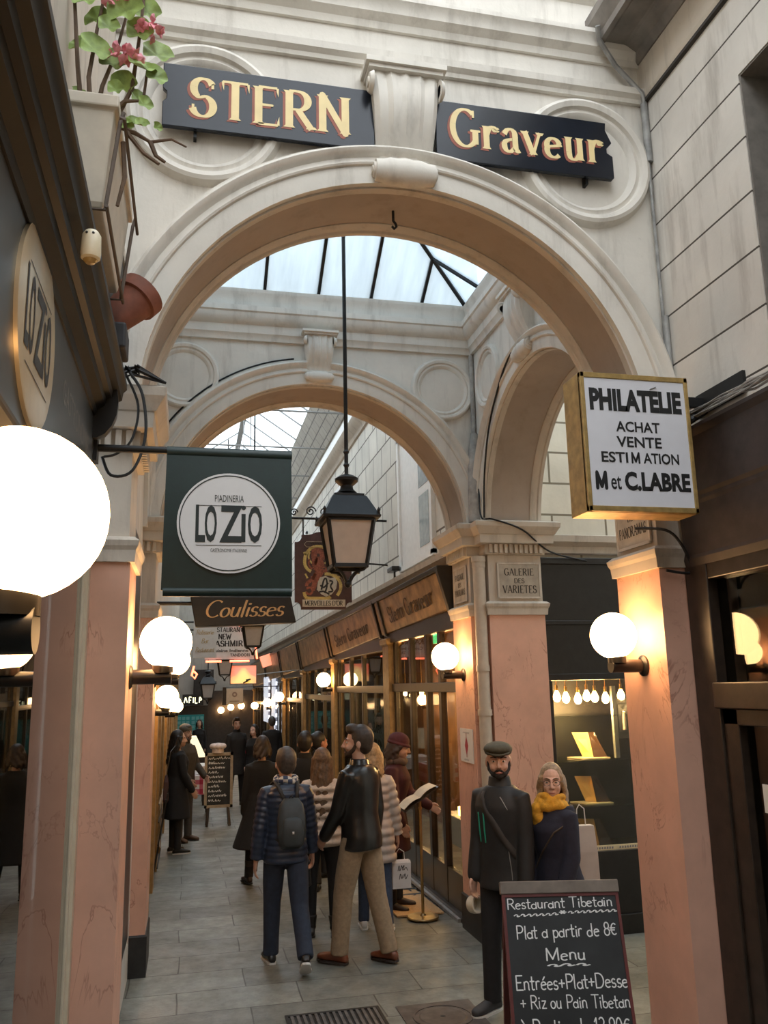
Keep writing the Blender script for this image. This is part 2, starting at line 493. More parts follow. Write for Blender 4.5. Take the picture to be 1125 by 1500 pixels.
mb.mould((X0, YF0, 0), (X1, YF0, 0), (0, -1, 0), [(-.01, 6.03), (.035, 6.03), (.035, 6.09), (.02, 6.10), (.02, 6.26), (.05, 6.28), (.06, 6.33), (-.01, 6.33)])
mb.mould((X0, YF0, 0), (X1, YF0, 0), (0, -1, 0), [(-.01, 6.62), (.04, 6.62), (.07, 6.68), (-.01, 6.70)])
mb.build('cornice', CREAM, WF, smooth=True)

mb = MB(); mb.tube([(1.10, 4.33, 4.87), (1.10, 4.33, 4.80), (1.112, 4.33, 4.785), (1.118, 4.33, 4.765), (1.105, 4.33, 4.75), (1.092, 4.33, 4.765)], .008, 8); mb.build('hook', IRON, WF)
# ---- back arch wall, with its own cornice under the glass
WB = arch_wall(fY, -.45, 2.62, 5.66, XC, ZC, RA, YB0, YB1).build('wall_back', CREAM, kind='structure')
archivolt(WB, fY, XC, YB0, -1); archivolt(WB, fY, XC, YB1, 1)
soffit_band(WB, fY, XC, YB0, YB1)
for u in (-.10, 2.29): rosette(WB, fY, u, YB0, 4.89, -1, .285)
keystone(WB, fY, 1.10, YB0, -1, 5.34, 4.87, .27, .22)
INC = [(-.01, 5.25), (.03, 5.25), (.035, 5.29), (.055, 5.31), (.06, 5.385), (.09, 5.40), (.12, 5.44), (.125, 5.48), (.14, 5.49), (.14, 5.54), (.08, 5.56), (.085, 5.66), (.10, 5.68), (.10, 5.72), (-.01, 5.72)]
mb = MB(); mb.mould((-.40, YB0, 0), (2.60, YB0, 0), (0, -1, 0), INC); mb.build('cornice', CREAM, WB, smooth=True)
# upper wall behind the eave, hidden from the bay
mb = MB(); mb.mould((-.40, YF1, 0), (2.60, YF1, 0), (0, 1, 0), INC); mb.build('cornice', CREAM, WF, smooth=True)

# ---- right arch wall of the bay (opens to the gallery)
YC, RR = 5.93, 1.2
WR = arch_wall(fX, YF1, YB0, 5.66, YC, ZC, RR, 2.60, 3.13).build('wall_right', CREAM, kind='structure')
archivolt(WR, fX, YC, 2.60, -1, RR, .85)
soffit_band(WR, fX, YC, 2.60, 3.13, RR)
rosette(WR, fX, 6.87, 2.60, 4.89, -1, .27); rosette(WR, fX, 4.99, 2.60, 4.89, -1, .27)
keystone(WR, fX, YC, 2.60, -1, 5.30, 4.68, .34, .27)
mb = MB(); mb.mould((2.60, YF1, 0), (2.60, YB0, 0), (-1, 0, 0), INC); mb.build('cornice', CREAM, WR, smooth=True)
# ---- left wall of the bay
mb = MB(); mb.box(-.62, -.40, YF1, YB0, 0, 5.66)
WLB = mb.build('wall_left', CREAM, kind='structure')
mb = MB(); mb.mould((-.40, YF1, 0), (-.40, YB0, 0), (1, 0, 0), INC); mb.build('cornice', CREAM, WLB, smooth=True)
archivolt(WLB, fX, YC, -.40, 1, RR, .85)
rosette(WLB, fX, 6.87, -.40, 4.89, 1, .27); rosette(WLB, fX, 4.99, -.40, 4.89, 1, .27)
mb = MB(); mb.box(-.41, -.395, 4.8, 7.05, .35, 3.3); mb.build('shop_window', BLACK, WLB)

# ---- pillars: plinth, marble shaft, capital block with frieze plaque, dentils, ledge
def pillar(name, x0, x1, y0, y1, dent='', plinth=BLACKP):
    mb = MB(); mb.stack(x0, x1, y0, y1, [(.30, 0), (2.75, 0)])
    P = mb.build(name, PINK, kind='structure')
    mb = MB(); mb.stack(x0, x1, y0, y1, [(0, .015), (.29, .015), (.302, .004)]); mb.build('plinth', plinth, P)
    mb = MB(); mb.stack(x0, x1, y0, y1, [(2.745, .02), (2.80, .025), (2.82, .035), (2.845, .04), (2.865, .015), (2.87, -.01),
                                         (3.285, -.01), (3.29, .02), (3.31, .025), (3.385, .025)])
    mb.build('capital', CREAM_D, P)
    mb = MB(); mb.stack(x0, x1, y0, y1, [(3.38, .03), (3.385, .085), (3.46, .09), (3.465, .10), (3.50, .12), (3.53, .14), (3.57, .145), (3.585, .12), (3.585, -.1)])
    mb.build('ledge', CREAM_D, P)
    mb = MB()
    if '-y' in dent:
        k = int((x1-x0)/.052)
        for i in range(k+1):
            x = x0+(i+.5)*(x1-x0)/(k+1); mb.box(x-.014, x+.014, y0-.05, y0-.02, 3.30, 3.378)
    if '-x' in dent or '+x' in dent:
        xs = x0-.05 if '-x' in dent else x1+.02
        k = int((y1-y0)/.052)
        for i in range(k+1):
            y = y0+(i+.5)*(y1-y0)/(k+1); mb.box(xs, xs+.03, y-.014, y+.014, 3.30, 3.378)
    if mb.v: mb.build('dentil_row', CREAM_D, P)
    return P
PFR = pillar('wall_pillar_front_right', XR, 2.95, YF0, YF1, '-x')
PFL = pillar('wall_pillar_front_left', -.62, XL, YF0, YF1, '-y+x')
PBR = pillar('wall_pillar_back_right', XR, 2.95, YB0, YB1, '-x')
PBL = pillar('wall_pillar_back_left', -.62, XL, YB0, YB1, '-y+x')
PGR = pillar('wall_pillar_gallery', 2.60, 3.13, 7.13, 7.6, '-y')
PGN = pillar('wall_pillar_near_gallery', 2.60, 3.13, YF1, 4.73)

# ---- side walls of the near bay
mb = MB()
mb.box(2.65, 2.95, -5, 1.2, 2.7, 7.6); mb.box(2.65, 2.95, 3.24, YF0, 2.7, 7.6)
mb.box(2.65, 2.95, 1.2, 3.24, 5.15, 7.6); mb.box(2.65, 2.95, 1.2, 3.24, 2.7, 3.62)
WRN = mb.build('wall_right_near', BLOCK_R, kind='structure')
mb = MB()
mb.mould((2.65, -5, 0), (2.65, YF0, 0), (-1, 0, 0), [(-.01, 5.63), (.012, 5.63), (.02, 5.66), (.02, 5.88), (-.01, 5.88)])
mb.build('frieze', CREAM_D, WRN)
mb = MB()
mb.mould((2.65, -5, 0), (2.65, YF0, 0), (-1, 0, 0), [(-.01, 5.88), (.03, 5.88), (.06, 5.93), (.12, 5.96), (.14, 5.965), (.26, 5.965), (.28, 5.95), (.31, 5.95), (.31, 6.0), (.36, 6.08), (.36, 6.14), (-.01, 6.14)])
mb.build('eave_gutter', mat('weathered_zinc', (.20, .18, .16), .6, metal=.2, var=.35, scale=5), WRN)
mb = MB()
mb.mould((2.65, -5, 0), (2.65, YF0, 0), (-1, 0, 0), [(-.005, 5.60), (.022, 5.605), (.022, 5.625), (-.005, 5.63)])
mb.build('seam', mat('black_seam', (.04, .035, .03), .8), WRN)
W1 = MB().box(2.82, 2.86, 1.2, 3.24, 3.62, 5.15).build('window_1', mat('grey_window_board', (.15, .14, .12), .6, var=.2), kind='structure')
mb = MB()
for i in range(8): mb.box(2.80, 2.825, 1.35+i*.25, 1.37+i*.25, 3.62, 5.15)
mb.build('window_frame', mat('grey_batten', (.24, .23, .21), .6), W1)
mb = MB(); mb.box(2.655, 2.82, 3.228, 3.239, 3.62, 5.15); mb.box(2.655, 2.82, 1.2, 3.228, 5.139, 5.149); mb.build('reveal', mat('grey_brown_reveal', (.17, .155, .135), .7, var=.2), W1)
mb = MB()
mb.box(-.80, -.46, -5, YF0, 3.54, 7.6)
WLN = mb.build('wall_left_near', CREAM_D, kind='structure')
MB().box(-1.6, 9.5, -5.2, -5, 0, 7.6).build('wall_rear', CREAM_D, kind='structure')

# ---- gallery to the right of the bay
mb = MB(); mb.box(3.13, 9.4, 7.36, 7.6, 3.28, 6.6); WG = mb.build('wall_gallery_far', BLOCK_G, kind='structure')
mb = MB(); mb.mould((3.13, 7.36, 0), (9.4, 7.36, 0), (0, -1, 0), [(-.01, 3.33), (.06, 3.34), (.07, 3.40), (.12, 3.44), (.13, 3.50), (-.01, 3.53)])
mb.build('ledge', CREAM_D, WG)
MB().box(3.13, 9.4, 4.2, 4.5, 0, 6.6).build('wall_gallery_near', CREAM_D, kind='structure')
MB().box(9.4, 9.6, 4.2, 7.6, 0, 6.6).build('wall_gallery_end', CREAM_D, kind='structure')

# ---- passage beyond the back arch
mb = MB(); mb.box(2.60, 2.85, YB1, 34, 3.3, 6.25); WPR = mb.build('wall_right_far', BLOCK_P, kind='structure')
mb = MB(); mb.mould((2.60, YB1, 0), (2.60, 34, 0), (-1, 0, 0), [(-.01, 6.10), (.03, 6.12), (.05, 6.2), (.12, 6.26), (.16, 6.36), (-.01, 6.38)])
mb.mould((2.60, YB1, 0), (2.60, 34, 0), (-1, 0, 0), [(-.01, 3.28), (.02, 3.28), (.03, 3.36), (.08, 3.39), (.13, 3.40), (.14, 3.46), (-.01, 3.52)])
mb.build('cornice', CREAM_D, WPR, smooth=True)
MB().box(2.66, 2.9, YB1, 34, 6.25, 6.95).build('clerestory', WHITEP, WPR)
mb = MB(); mb.box(-.62, -.40, YB1, 34, 0, 6.95); WPL = mb.build('wall_left_far', CREAM_D, kind='structure')
WE = MB().box(-1.6, 4.5, 34, 34.3, -.8, 7.5).build('wall_end', plaster('end_wall', (.42, .40, .36)), kind='structure')
# wall windows with white frames on the right, above the shop
k = 1
for y0, y1, z0, z1 in ((8.75, 10.15, 3.60, 5.2), (14.2, 15.4, 4.2, 5.6), (19, 20.4, 4.2, 5.6)):
    k += 1
    Wn = MB().box(2.575, 2.60, y0, y1, z0, z1).build('window_%d' % k, WHITEP, kind='structure')
    mb = MB()
    for a, b, c, d in ((y0-.06, y0+.02, z0-.05, z1+.05), (y1-.02, y1+.06, z0-.05, z1+.05), (y0-.06, y1+.06, z1, z1+.07), (y0-.06, y1+.06, z0-.07, z0)):
        mb.box(2.55, 2.60, a, b, c, d)
    mb.build('window_frame', WHITEP, Wn)
    mb = MB(); mb.box(2.571, 2.576, y0+.12, y0+.52, z0+.1, z0+.7); mb.box(2.571, 2.576, y0+.12, y0+.52, z0+.8, z1-.1)
    mb.build('pane', mat('dim_window_pane', (.33, .38, .40), .12, var=.2), Wn)

# ---- glass roofs
def rafters(mb, segs, w=.03, h=.05):
    for a, b in segs: mb.bar(a, b, w, h)
AP = V((1.1, 5.93, 6.57)); ZE = 5.72
cs = [V((-.40, YF1, ZE)), V((2.60, YF1, ZE)), V((2.60, YB0, ZE)), V((-.40, YB0, ZE))]
mb = MB(); mb.add(cs + [AP], [(0, 1, 4), (1, 2, 4), (2, 3, 4), (3, 0, 4)])
CB = mb.build('ceiling_bay', ROOFG, kind='structure')
mb = MB()
for c in cs: mb.bar(c, AP + V((0, 0, .02)), .035, .05)
for i in range(4): mb.bar(cs[i], cs[(i+1) % 4], .05, .05)
for i in range(4):
    a, b = cs[i], cs[(i+1) % 4]
    for k in range(1, 6):
        t = k/6; p = a.lerp(b, t)
        s = min(t, 1-t)*2
        if s >= .999: q = AP
        else: q = (a if t < .5 else b).lerp(AP, s)
        mb.bar(p, q, .028, .045)
mb.build('glazing_bar', IRON, CB)
# gable roof over the passage
RZ, EZ = 8.3, 7.55
pn = []
for s in (-1, 1):
    xa, xb = 1.1, 1.1+s*1.1
    pn.append([(xa, YB1+.02, RZ), (xb, YB1+.02, EZ), (xb, 34, EZ), (xa, 34, RZ)])
mb = MB()
for q in pn: mb.add(q, [(0, 1, 2, 3)])
CP = mb.build('ceiling_passage', PASSG, kind='structure')
mb = MB(); mb2 = MB()
y = YB1+.1
while y < 34:
    for s in (-1, 1): mb.bar((1.1, y, RZ-.02), (1.1+s*1.1, y, EZ-.02), .03, .03)
    y += 1.0
mb.bar((1.1, YB1, RZ-.03), (1.1, 34, RZ-.03), .12, .06)
y = 9.5
while y < 34:
    mb2.tube([(-.4, y, 6.9), (2.6, y, 6.9)], .018, 6); mb2.tube([(1.1, y, 6.9), (1.1, y, RZ)], .012, 6)
    y += 2.3
mb.build('rafter', mat('grey_painted_iron', (.22, .22, .21), .5), CP)
mb2.build('tie_rod', mat('grey_painted_iron', (.22, .22, .21), .5), CP)
mb = MB()
for s in (-1, 1):
    xa, xb = 1.1+s*1.1, 1.1+s*1.52
    mb.add([(xa, YB1, EZ), (xb, YB1, 6.93), (xb, 34, 6.93), (xa, 34, EZ), (xa+s*.05, YB1, EZ+.03), (xb+s*.05, YB1, 6.95), (xb+s*.05, 34, 6.95), (xa+s*.05, 34, EZ+.03)],
           [(0, 1, 2, 3), (7, 6, 5, 4), (0, 4, 5, 1), (2, 6, 7, 3), (0, 3, 7, 4), (1, 5, 6, 2)])
mb.build('sloping_panel', plaster('grey_roof_panel', (.40, .37, .32), joints=('yzx', .18, .45, .01, (.15, .14, .13))), CP)
# gallery roof
CG = MB().add([(3.13, 4.5, 6.5), (9.4, 4.5, 6.5), (9.4, 7.36, 6.5), (3.13, 7.36, 6.5)], [(0, 1, 2, 3)]).build('ceiling_gallery', PASSG, kind='structure')
# gable end filling between back wall and roofs
mb = MB(); mb.add([(-.62, YB1-.05, 5.66), (2.85, YB1-.05, 5.66), (2.85, YB1-.05, 6.95), (2.25, YB1-.05, 7.55), (1.1, YB1-.05, 8.3), (-.05, YB1-.05, 7.55), (-.62, YB1-.05, 6.95)], [(0, 1, 2, 3, 4, 5, 6)])
mb.add([(-.62, YB1, 5.66), (2.85, YB1, 5.66), (2.85, YB1, 6.95), (2.25, YB1, 7.55), (1.1, YB1, 8.3), (-.05, YB1, 7.55), (-.62, YB1, 6.95)], [(6, 5, 4, 3, 2, 1, 0)])
mb.build('gable', CREAM, WB)
# ================================================================ lettering
def _arc(cx, cy, rx, ry, a0, a1, n=14):
    return [(cx+rx*cos(radians(a0+(a1-a0)*i/n)), cy+ry*sin(radians(a0+(a1-a0)*i/n))) for i in range(n+1)]
A_ = _arc
# pen skeletons: (advance, [(mode, points)]); s = straight with serifs, n = plain, c = curve as sampled, C = curve with ticks at its ends
G = {
 'A': (.74, [('s', [(0, 0), (.35, 1)]), ('s', [(.35, 1), (.70, 0)]), ('n', [(.13, .36), (.57, .36)])]),
 'B': (.64, [('s', [(.08, 0), (.08, 1)]), ('c', [(.08, 1), (.3, 1)]+A_(.3, .76, .24, .24, 90, -90)+[(.08, .52)]), ('c', [(.3, .52)]+A_(.32, .26, .28, .26, 90, -90)+[(.08, 0)])]),
 'C': (.70, [('C', A_(.40, .5, .38, .5, 50, 310, 24))]),
 'D': (.74, [('s', [(.08, 0), (.08, 1)]), ('c', [(.08, 1), (.3, 1)]+A_(.3, .5, .38, .5, 90, -90, 20)+[(.08, 0)])]),
 'E': (.60, [('s', [(.08, 0), (.08, 1)]), ('t', [(.08, 1), (.54, 1)]), ('n', [(.08, .52), (.42, .52)]), ('t', [(.08, 0), (.56, 0)])]),
 'F': (.56, [('s', [(.08, 0), (.08, 1)]), ('t', [(.08, 1), (.54, 1)]), ('n', [(.08, .52), (.42, .52)])]),
 'G': (.78, [('C', A_(.40, .5, .36, .5, 52, 320, 24)), ('s', [(.68, .08), (.68, .42)]), ('n', [(.56, .44), (.80, .44)])]),
 'H': (.74, [('s', [(.08, 0), (.08, 1)]), ('s', [(.64, 0), (.64, 1)]), ('n', [(.08, .52), (.64, .52)])]),
 'I': (.30, [('s', [(.12, 0), (.12, 1)])]),
 'J': (.46, [('c', [(.36, 1), (.36, .2)]+A_(.2, .2, .16, .2, 0, -150)), ]),
 'K': (.66, [('s', [(.08, 0), (.08, 1)]), ('s', [(.6, 1), (.08, .42)]), ('s', [(.24, .58), (.64, 0)])]),
 'L': (.58, [('s', [(.08, 0), (.08, 1)]), ('t', [(.08, 0), (.54, 0)])]),
 'M': (.90, [('s', [(.08, 0), (.10, 1)]), ('n', [(.10, 1), (.44, .1)]), ('n', [(.44, .1), (.78, 1)]), ('s', [(.78, 1), (.80, 0)])]),
 'N': (.76, [('s', [(.08, 0), (.08, 1)]), ('n', [(.08, 1), (.66, 0)]), ('s', [(.66, 0), (.66, 1)])]),
 'O': (.80, [('c', A_(.40, .5, .38, .5, 90, 450, 28))]),
 'P': (.60, [('s', [(.08, 0), (.08, 1)]), ('c', [(.08, 1), (.3, 1)]+A_(.3, .73, .26, .27, 90, -90)+[(.08, .46)])]),
 'R': (.68, [('s', [(.08, 0), (.08, 1)]), ('c', [(.08, 1), (.3, 1)]+A_(.3, .75, .25, .25, 90, -90)+[(.08, .50)]), ('s', [(.30, .50), (.64, 0)])]),
 'S': (.56, [('C', A_(.28, .74, .23, .26, 25, 250, 16)+A_(.27, .27, .25, .27, 78, -165, 18))]),
 'T': (.66, [('s', [(.33, 0), (.33, 1)]), ('t', [(.02, 1), (.64, 1)])]),
 'U': (.72, [('c', [(.08, 1), (.08, .3)]+A_(.36, .3, .28, .3, 180, 360)+[(.64, 1)])]),
 'V': (.72, [('s', [(.02, 1), (.36, 0)]), ('s', [(.36, 0), (.70, 1)])]),
 'W': (1.0, [('n', [(.02, 1), (.26, 0)]), ('n', [(.26, 0), (.5, .8)]), ('n', [(.5, .8), (.74, 0)]), ('n', [(.74, 0), (.98, 1)])]),
 'Z': (.62, [('n', [(.04, 1), (.56, 1), (.04, 0), (.58, 0)])]),
 'a': (.50, [('c', A_(.22, .22, .20, .22, 60, 420, 18)), ('c', [(.42, .62), (.42, .1), (.48, .0)])]),
 'b': (.50, [('c', [(.08, 1), (.08, .05)]), ('c', A_(.26, .24, .19, .24, 200, -160, 18))]),
 'c': (.44, [('c', A_(.24, .25, .2, .25, 45, 315, 14))]),
 'd': (.52, [('c', A_(.23, .23, .2, .23, 60, 420, 18)), ('c', [(.43, 1), (.43, .02)])]),
 'e': (.48, [('c', [(.05, .28), (.41, .34)]+A_(.23, .32, .19, .2, 10, 200, 12)+A_(.24, .2, .2, .2, 175, 320, 10))]),
 'f': (.36, [('c', A_(.27, .82, .12, .14, 30, 180, 8)+[(.15, -.02)]), ('n', [(.02, .52), (.32, .52)])]),
 'h': (.52, [('c', [(.08, 1), (.08, 0)]), ('c', [(.08, .3)]+A_(.25, .36, .17, .2, 150, 0)+[(.42, 0)])]),
 'i': (.22, [('c', [(.1, .56), (.1, .06), (.15, 0)]), ('c', A_(.1, .76, .025, .025, 0, 360, 8))]),
 'l': (.22, [('c', [(.1, 1), (.1, .06), (.15, 0)])]),
 'm': (.76, [('c', [(.08, .58), (.08, 0)]), ('c', [(.08, .35)]+A_(.22, .38, .14, .19, 150, 0)+[(.36, 0)]), ('c', [(.36, .35)]+A_(.52, .38, .15, .19, 150, 0)+[(.67, 0)])]),
 'n': (.52, [('c', [(.08, .58), (.08, 0)]), ('c', [(.08, .32)]+A_(.25, .36, .17, .22, 150, 0)+[(.42, .06), (.48, 0)])]),
 'o': (.48, [('c', A_(.24, .27, .2, .27, 90, 450, 18))]),
 'p': (.50, [('c', [(.08, .6), (.08, -.36)]), ('c', A_(.26, .28, .19, .27, 200, -160, 18))]),
 'r': (.38, [('c', [(.08, .58), (.08, 0)]), ('c', [(.08, .3)]+A_(.24, .38, .16, .2, 150, 45))]),
 's': (.40, [('c', A_(.20, .42, .14, .15, 30, 250, 10)+A_(.19, .14, .16, .14, 75, -160, 10))]),
 't': (.36, [('c', [(.15, .92), (.15, .12)]+A_(.24, .12, .09, .12, 180, 330, 6)), ('n', [(.01, .58), (.32, .58)])]),
 'u': (.52, [('c', [(.08, .58), (.08, .2)]+A_(.24, .2, .16, .2, 180, 330)+[(.42, .3), (.42, .58)]), ('c', [(.42, .4), (.42, .06), (.48, 0)])]),
 'v': (.46, [('n', [(.03, .58), (.22, 0), (.42, .58)])]),
 'z': (.44, [('n', [(.05, .55), (.38, .55), (.05, 0), (.4, 0)])]),
 '8': (.50, [('c', A_(.25, .74, .18, .24, -90, 270, 16)), ('c', A_(.25, .26, .21, .26, 90, 450, 16))]),
 '1': (.34, [('n', [(.06, .78), (.2, 1), (.2, 0)])]),
 '3': (.48, [('c', A_(.22, .75, .19, .25, 150, -80, 12)+A_(.21, .26, .22, .27, 85, -150, 14))]),
 '4': (.5, [('n', [(.36, 0), (.36, 1), (.04, .3), (.48, .3)])]),
 '7': (.46, [('n', [(.04, 1), (.42, 1), (.16, 0)])]),
 '9': (.48, [('c', A_(.23, .7, .19, .28, 0, 360, 16)), ('c', [(.42, .7), (.38, .2), (.22, 0)])]),
 '0': (.50, [('c', A_(.25, .5, .2, .5, 90, 450, 20))]),
 '€': (.60, [('c', A_(.36, .45, .24, .42, 50, 310, 16)), ('n', [(.02, .54), (.42, .54)]), ('n', [(.02, .38), (.38, .38)])]),
 '+': (.52, [('n', [(.05, .4), (.47, .4)]), ('n', [(.26, .64), (.26, .14)])]),
 '.': (.22, [('c', A_(.1, .03, .02, .02, 0, 360, 8))]), "'": (.2, [('n', [(.12, 1), (.08, .8)])]),
 '*': (.3, [('n', [(.02, .4), (.28, .4)]), ('n', [(.08, .55), (.22, .25)]), ('n', [(.22, .55), (.08, .25)])]),
 '~': (.44, [('c', [(0, .3), (.08, .42), (.2, .44), (.28, .34), (.22, .26), (.3, .22), (.44, .3)])]),
 ' ': (.32, []),
}
G['é'] = (G['e'][0], G['e'][1]+[('n', [(.2, .66), (.34, .86)])])
G['à'] = (G['a'][0], G['a'][1]+[('n', [(.1, .95), (.28, .68)])])
G['É'] = (G['E'][0], G['E'][1]+[('n', [(.26, 1.1), (.4, 1.24)])])
GS = {   # serifed lower case
 'r': (.46, [('s', [(.12, 0), (.12, .62)]), ('c', [(.12, .36), (.19, .53), (.29, .61), (.41, .59)]), ('c', A_(.40, .545, .03, .03, 0, 360, 8))]),
 'a': (.54, [('c', [(.09, .47), (.16, .58), (.28, .62), (.38, .55), (.40, .42), (.40, .12), (.45, .02), (.53, .05)]), ('c', [(.40, .36), (.24, .33), (.10, .26), (.08, .12), (.16, .01), (.28, .02), (.40, .14)])]),
 'v': (.56, [('s', [(.05, .62), (.28, 0)]), ('s', [(.28, 0), (.50, .62)])]),
 'u': (.60, [('s', [(.12, .62), (.12, .2)]), ('c', [(.12, .2), (.15, .06), (.26, 0), (.37, .06), (.46, .2)]), ('s', [(.46, 0), (.46, .62)])]),
 'n': (.58, [('s', [(.12, 0), (.12, .62)]), ('c', [(.12, .4), (.2, .55), (.32, .6), (.43, .5), (.45, .3)]), ('s', [(.45, 0), (.45, .3)])]),
}
def smooth_pts(p, n=4):
    if len(p) < 3: return p
    out = []
    for i in range(len(p)-1):
        p0, p1, p2, p3 = p[max(i-1, 0)], p[i], p[i+1], p[min(i+2, len(p)-1)]
        for k in range(n):
            t = k/n
            out.append(tuple(.5*((2*p1[j])+(-p0[j]+p2[j])*t+(2*p0[j]-5*p1[j]+4*p2[j]-p3[j])*t*t+(-p0[j]+3*p1[j]-3*p2[j]+p3[j])*t**3) for j in (0, 1)))
    return out+[p[-1]]
def glyph(c, serif): return GS[c] if serif and c in GS else G[c]
def text_width(s, gap, serif=0): return sum(glyph(c, serif)[0]+gap for c in s)-gap
def stroke_text(mb, s, P, ux, uy, h, width=None, thick=.17, thin=.07, serif=0, slant=0, gap=.08, align='c', jitter=0, mono=False):
    """write s as flat painted pen strokes; P is the baseline point (centre, left or right by align)"""
    P, ux, uy = V(P), V(ux).normalized(), V(uy).normalized()
    W = text_width(s, gap, serif)
    sx = (width/(W*h)) if width else 1
    x0 = {'c': -W/2, 'l': 0, 'r': -W}[align]
    nrm = ux.cross(uy)
    lvl = [0]
    def quad(pts):
        e = nrm*(.00004*(lvl[0] % 7)); lvl[0] += 1
        mb.add([P + ux*((x+slant*y)*h*sx) + uy*(y*h) + e for x, y in pts], [tuple(range(len(pts)))])
    def line(p, q, w0, w1):
        d = V((q[0]-p[0], q[1]-p[1])); L = d.length
        if L < 1e-6: return
        n = V((-d.y, d.x))/L
        quad([(p[0]-n.x*w0/2, p[1]-n.y*w0/2), (q[0]-n.x*w1/2, q[1]-n.y*w1/2), (q[0]+n.x*w1/2, q[1]+n.y*w1/2), (p[0]+n.x*w0/2, p[1]+n.y*w0/2)])
    def wid(d):
        if mono: return thick
        a = math.atan2(d[1], d[0])
        return thin + (thick-thin)*abs(sin(a))**1.5
    x = x0
    for c in s:
        adv, st = glyph(c, serif)
        jx, jy = (random.uniform(-jitter, jitter), random.uniform(-jitter, jitter)) if jitter else (0, 0)
        for mode, pts in st:
            pts = [(a+x+jx, b+jy) for a, b in pts]
            if mode in 'cC': pts = smooth_pts(pts, 2)
            ws = []
            for i in range(len(pts)):
                a, b = pts[max(i-1, 0)], pts[min(i+1, len(pts)-1)]
                if mode in 'snt' and not mono:      # thin upstrokes on diagonals to the right
                    d = (b[0]-a[0], b[1]-a[1]) if mode != 'n' or len(pts) == 2 else (0, 1)
                    ws.append(wid(d) if not (d[0]*d[1] > 0.02 and mode == 's') else thin*1.3)
                else: ws.append(wid((b[0]-a[0], b[1]-a[1])))
            if mode in 'cC':
                # one joined ribbon
                L_, R_ = [], []
                for i in range(len(pts)):
                    a, b = pts[max(i-1, 0)], pts[min(i+1, len(pts)-1)]
                    d = V((b[0]-a[0], b[1]-a[1]))
                    if d.length < 1e-9: d = V((1, 0))
                    d.normalize(); n = V((-d.y, d.x))*(ws[i]/2)
                    L_.append((pts[i][0]+n.x, pts[i][1]+n.y)); R_.append((pts[i][0]-n.x, pts[i][1]-n.y))
                for i in range(len(pts)-1): quad([R_[i], R_[i+1], L_[i+1], L_[i]])
            else:
                for i in range(len(pts)-1): line(pts[i], pts[i+1], ws[i], ws[i+1])
                if mono or mode == 'n':
                    for p, wv in zip(pts, ws):
                        quad([(p[0]+wv/2*cos(2*pi*k/8), p[1]+wv/2*sin(2*pi*k/8)) for k in range(8)])
            if serif:
                if mode == 's':
                    for p in (pts[0], pts[-1]):
                        if .05 < p[1] < .60 or .65 < p[1] < .95: continue
                        o = -1 if p[1] > .5 else 1
                        quad([(p[0]-serif, p[1]), (p[0]+serif, p[1]), (p[0]+thick*.45, p[1]+o*thin*1.1), (p[0]-thick*.45, p[1]+o*thin*1.1)])
                if mode == 't':
                    for p in (pts[0], pts[-1]):
                        if abs(p[0]-x-.08) < .02: continue
                        o = -1 if p[1] > .5 else 1
                        quad([(p[0]-thin*.4, p[1]), (p[0]+thin*.6, p[1]), (p[0]+thin*.5, p[1]+o*.24), (p[0]-thin*.2, p[1]+o*.1)])
                if mode == 'C':
                    for p in (pts[0], pts[-1]):
                        quad([(p[0]-thin*.3, p[1]-.10), (p[0]+thin*.7, p[1]-.10), (p[0]+thin*.7, p[1]+.10), (p[0]-thin*.3, p[1]+.10)])
        x += adv+gap
    return mb
FONT_CACHE = {}
def sans_text(name, s, M, w, h, m, parent, bold=0.0, shear=0, spacing=1.0, mirror=False):
    """built-in sans lettering fitted to w x h, lying in M's xy plane, centred on M's origin"""
    cu = bpy.data.curves.new('lettering', 'FONT'); cu.body = s; cu.align_x = 'CENTER'; cu.offset = bold; cu.space_character = spacing; cu.shear = shear
    cu.resolution_u = 3; cu.space_line = .95
    o = bpy.data.objects.new('tmp_text', cu); COL.objects.link(o)
    dg = bpy.context.evaluated_depsgraph_get()
    me = bpy.data.meshes.new_from_object(o.evaluated_get(dg))
    bpy.data.objects.remove(o); bpy.data.curves.remove(cu)
    co = [v.co.copy() for v in me.vertices]
    x0, x1 = min(c.x for c in co), max(c.x for c in co); y0, y1 = min(c.y for c in co), max(c.y for c in co)
    mb = MB()
    sg = -1 if mirror else 1
    mb.add([M @ V((sg*(c.x-(x0+x1)/2)*w/(x1-x0), (c.y-(y0+y1)/2)*h/(y1-y0), 0)) for c in co], [tuple(p.vertices) for p in me.polygons])
    bpy.data.meshes.remove(me)
    return mb.build(name, m, parent) if name else mb
def frame(P, ux, uy):
    ux, uy = V(ux).normalized(), V(uy).normalized(); n = ux.cross(uy)
    M = Matrix.Identity(4)
    for i in range(3): M[i][0], M[i][1], M[i][2], M[i][3] = ux[i], uy[i], n[i], P[i]
    return M
# ================================================================ signs and fittings round the front arch
SIGNBLK = mat('glossy_navy_black_board', (.012, .015, .022), .22, var=.3, scale=3, bmp=.02, spec=.35)
LETTERR = mat('rust_red_letter_shade', (.30, .085, .05), .6, var=.15)
LETTERG = mat('cream_gold_letter', (.80, .64, .32), .55, var=.06, bmp=0)

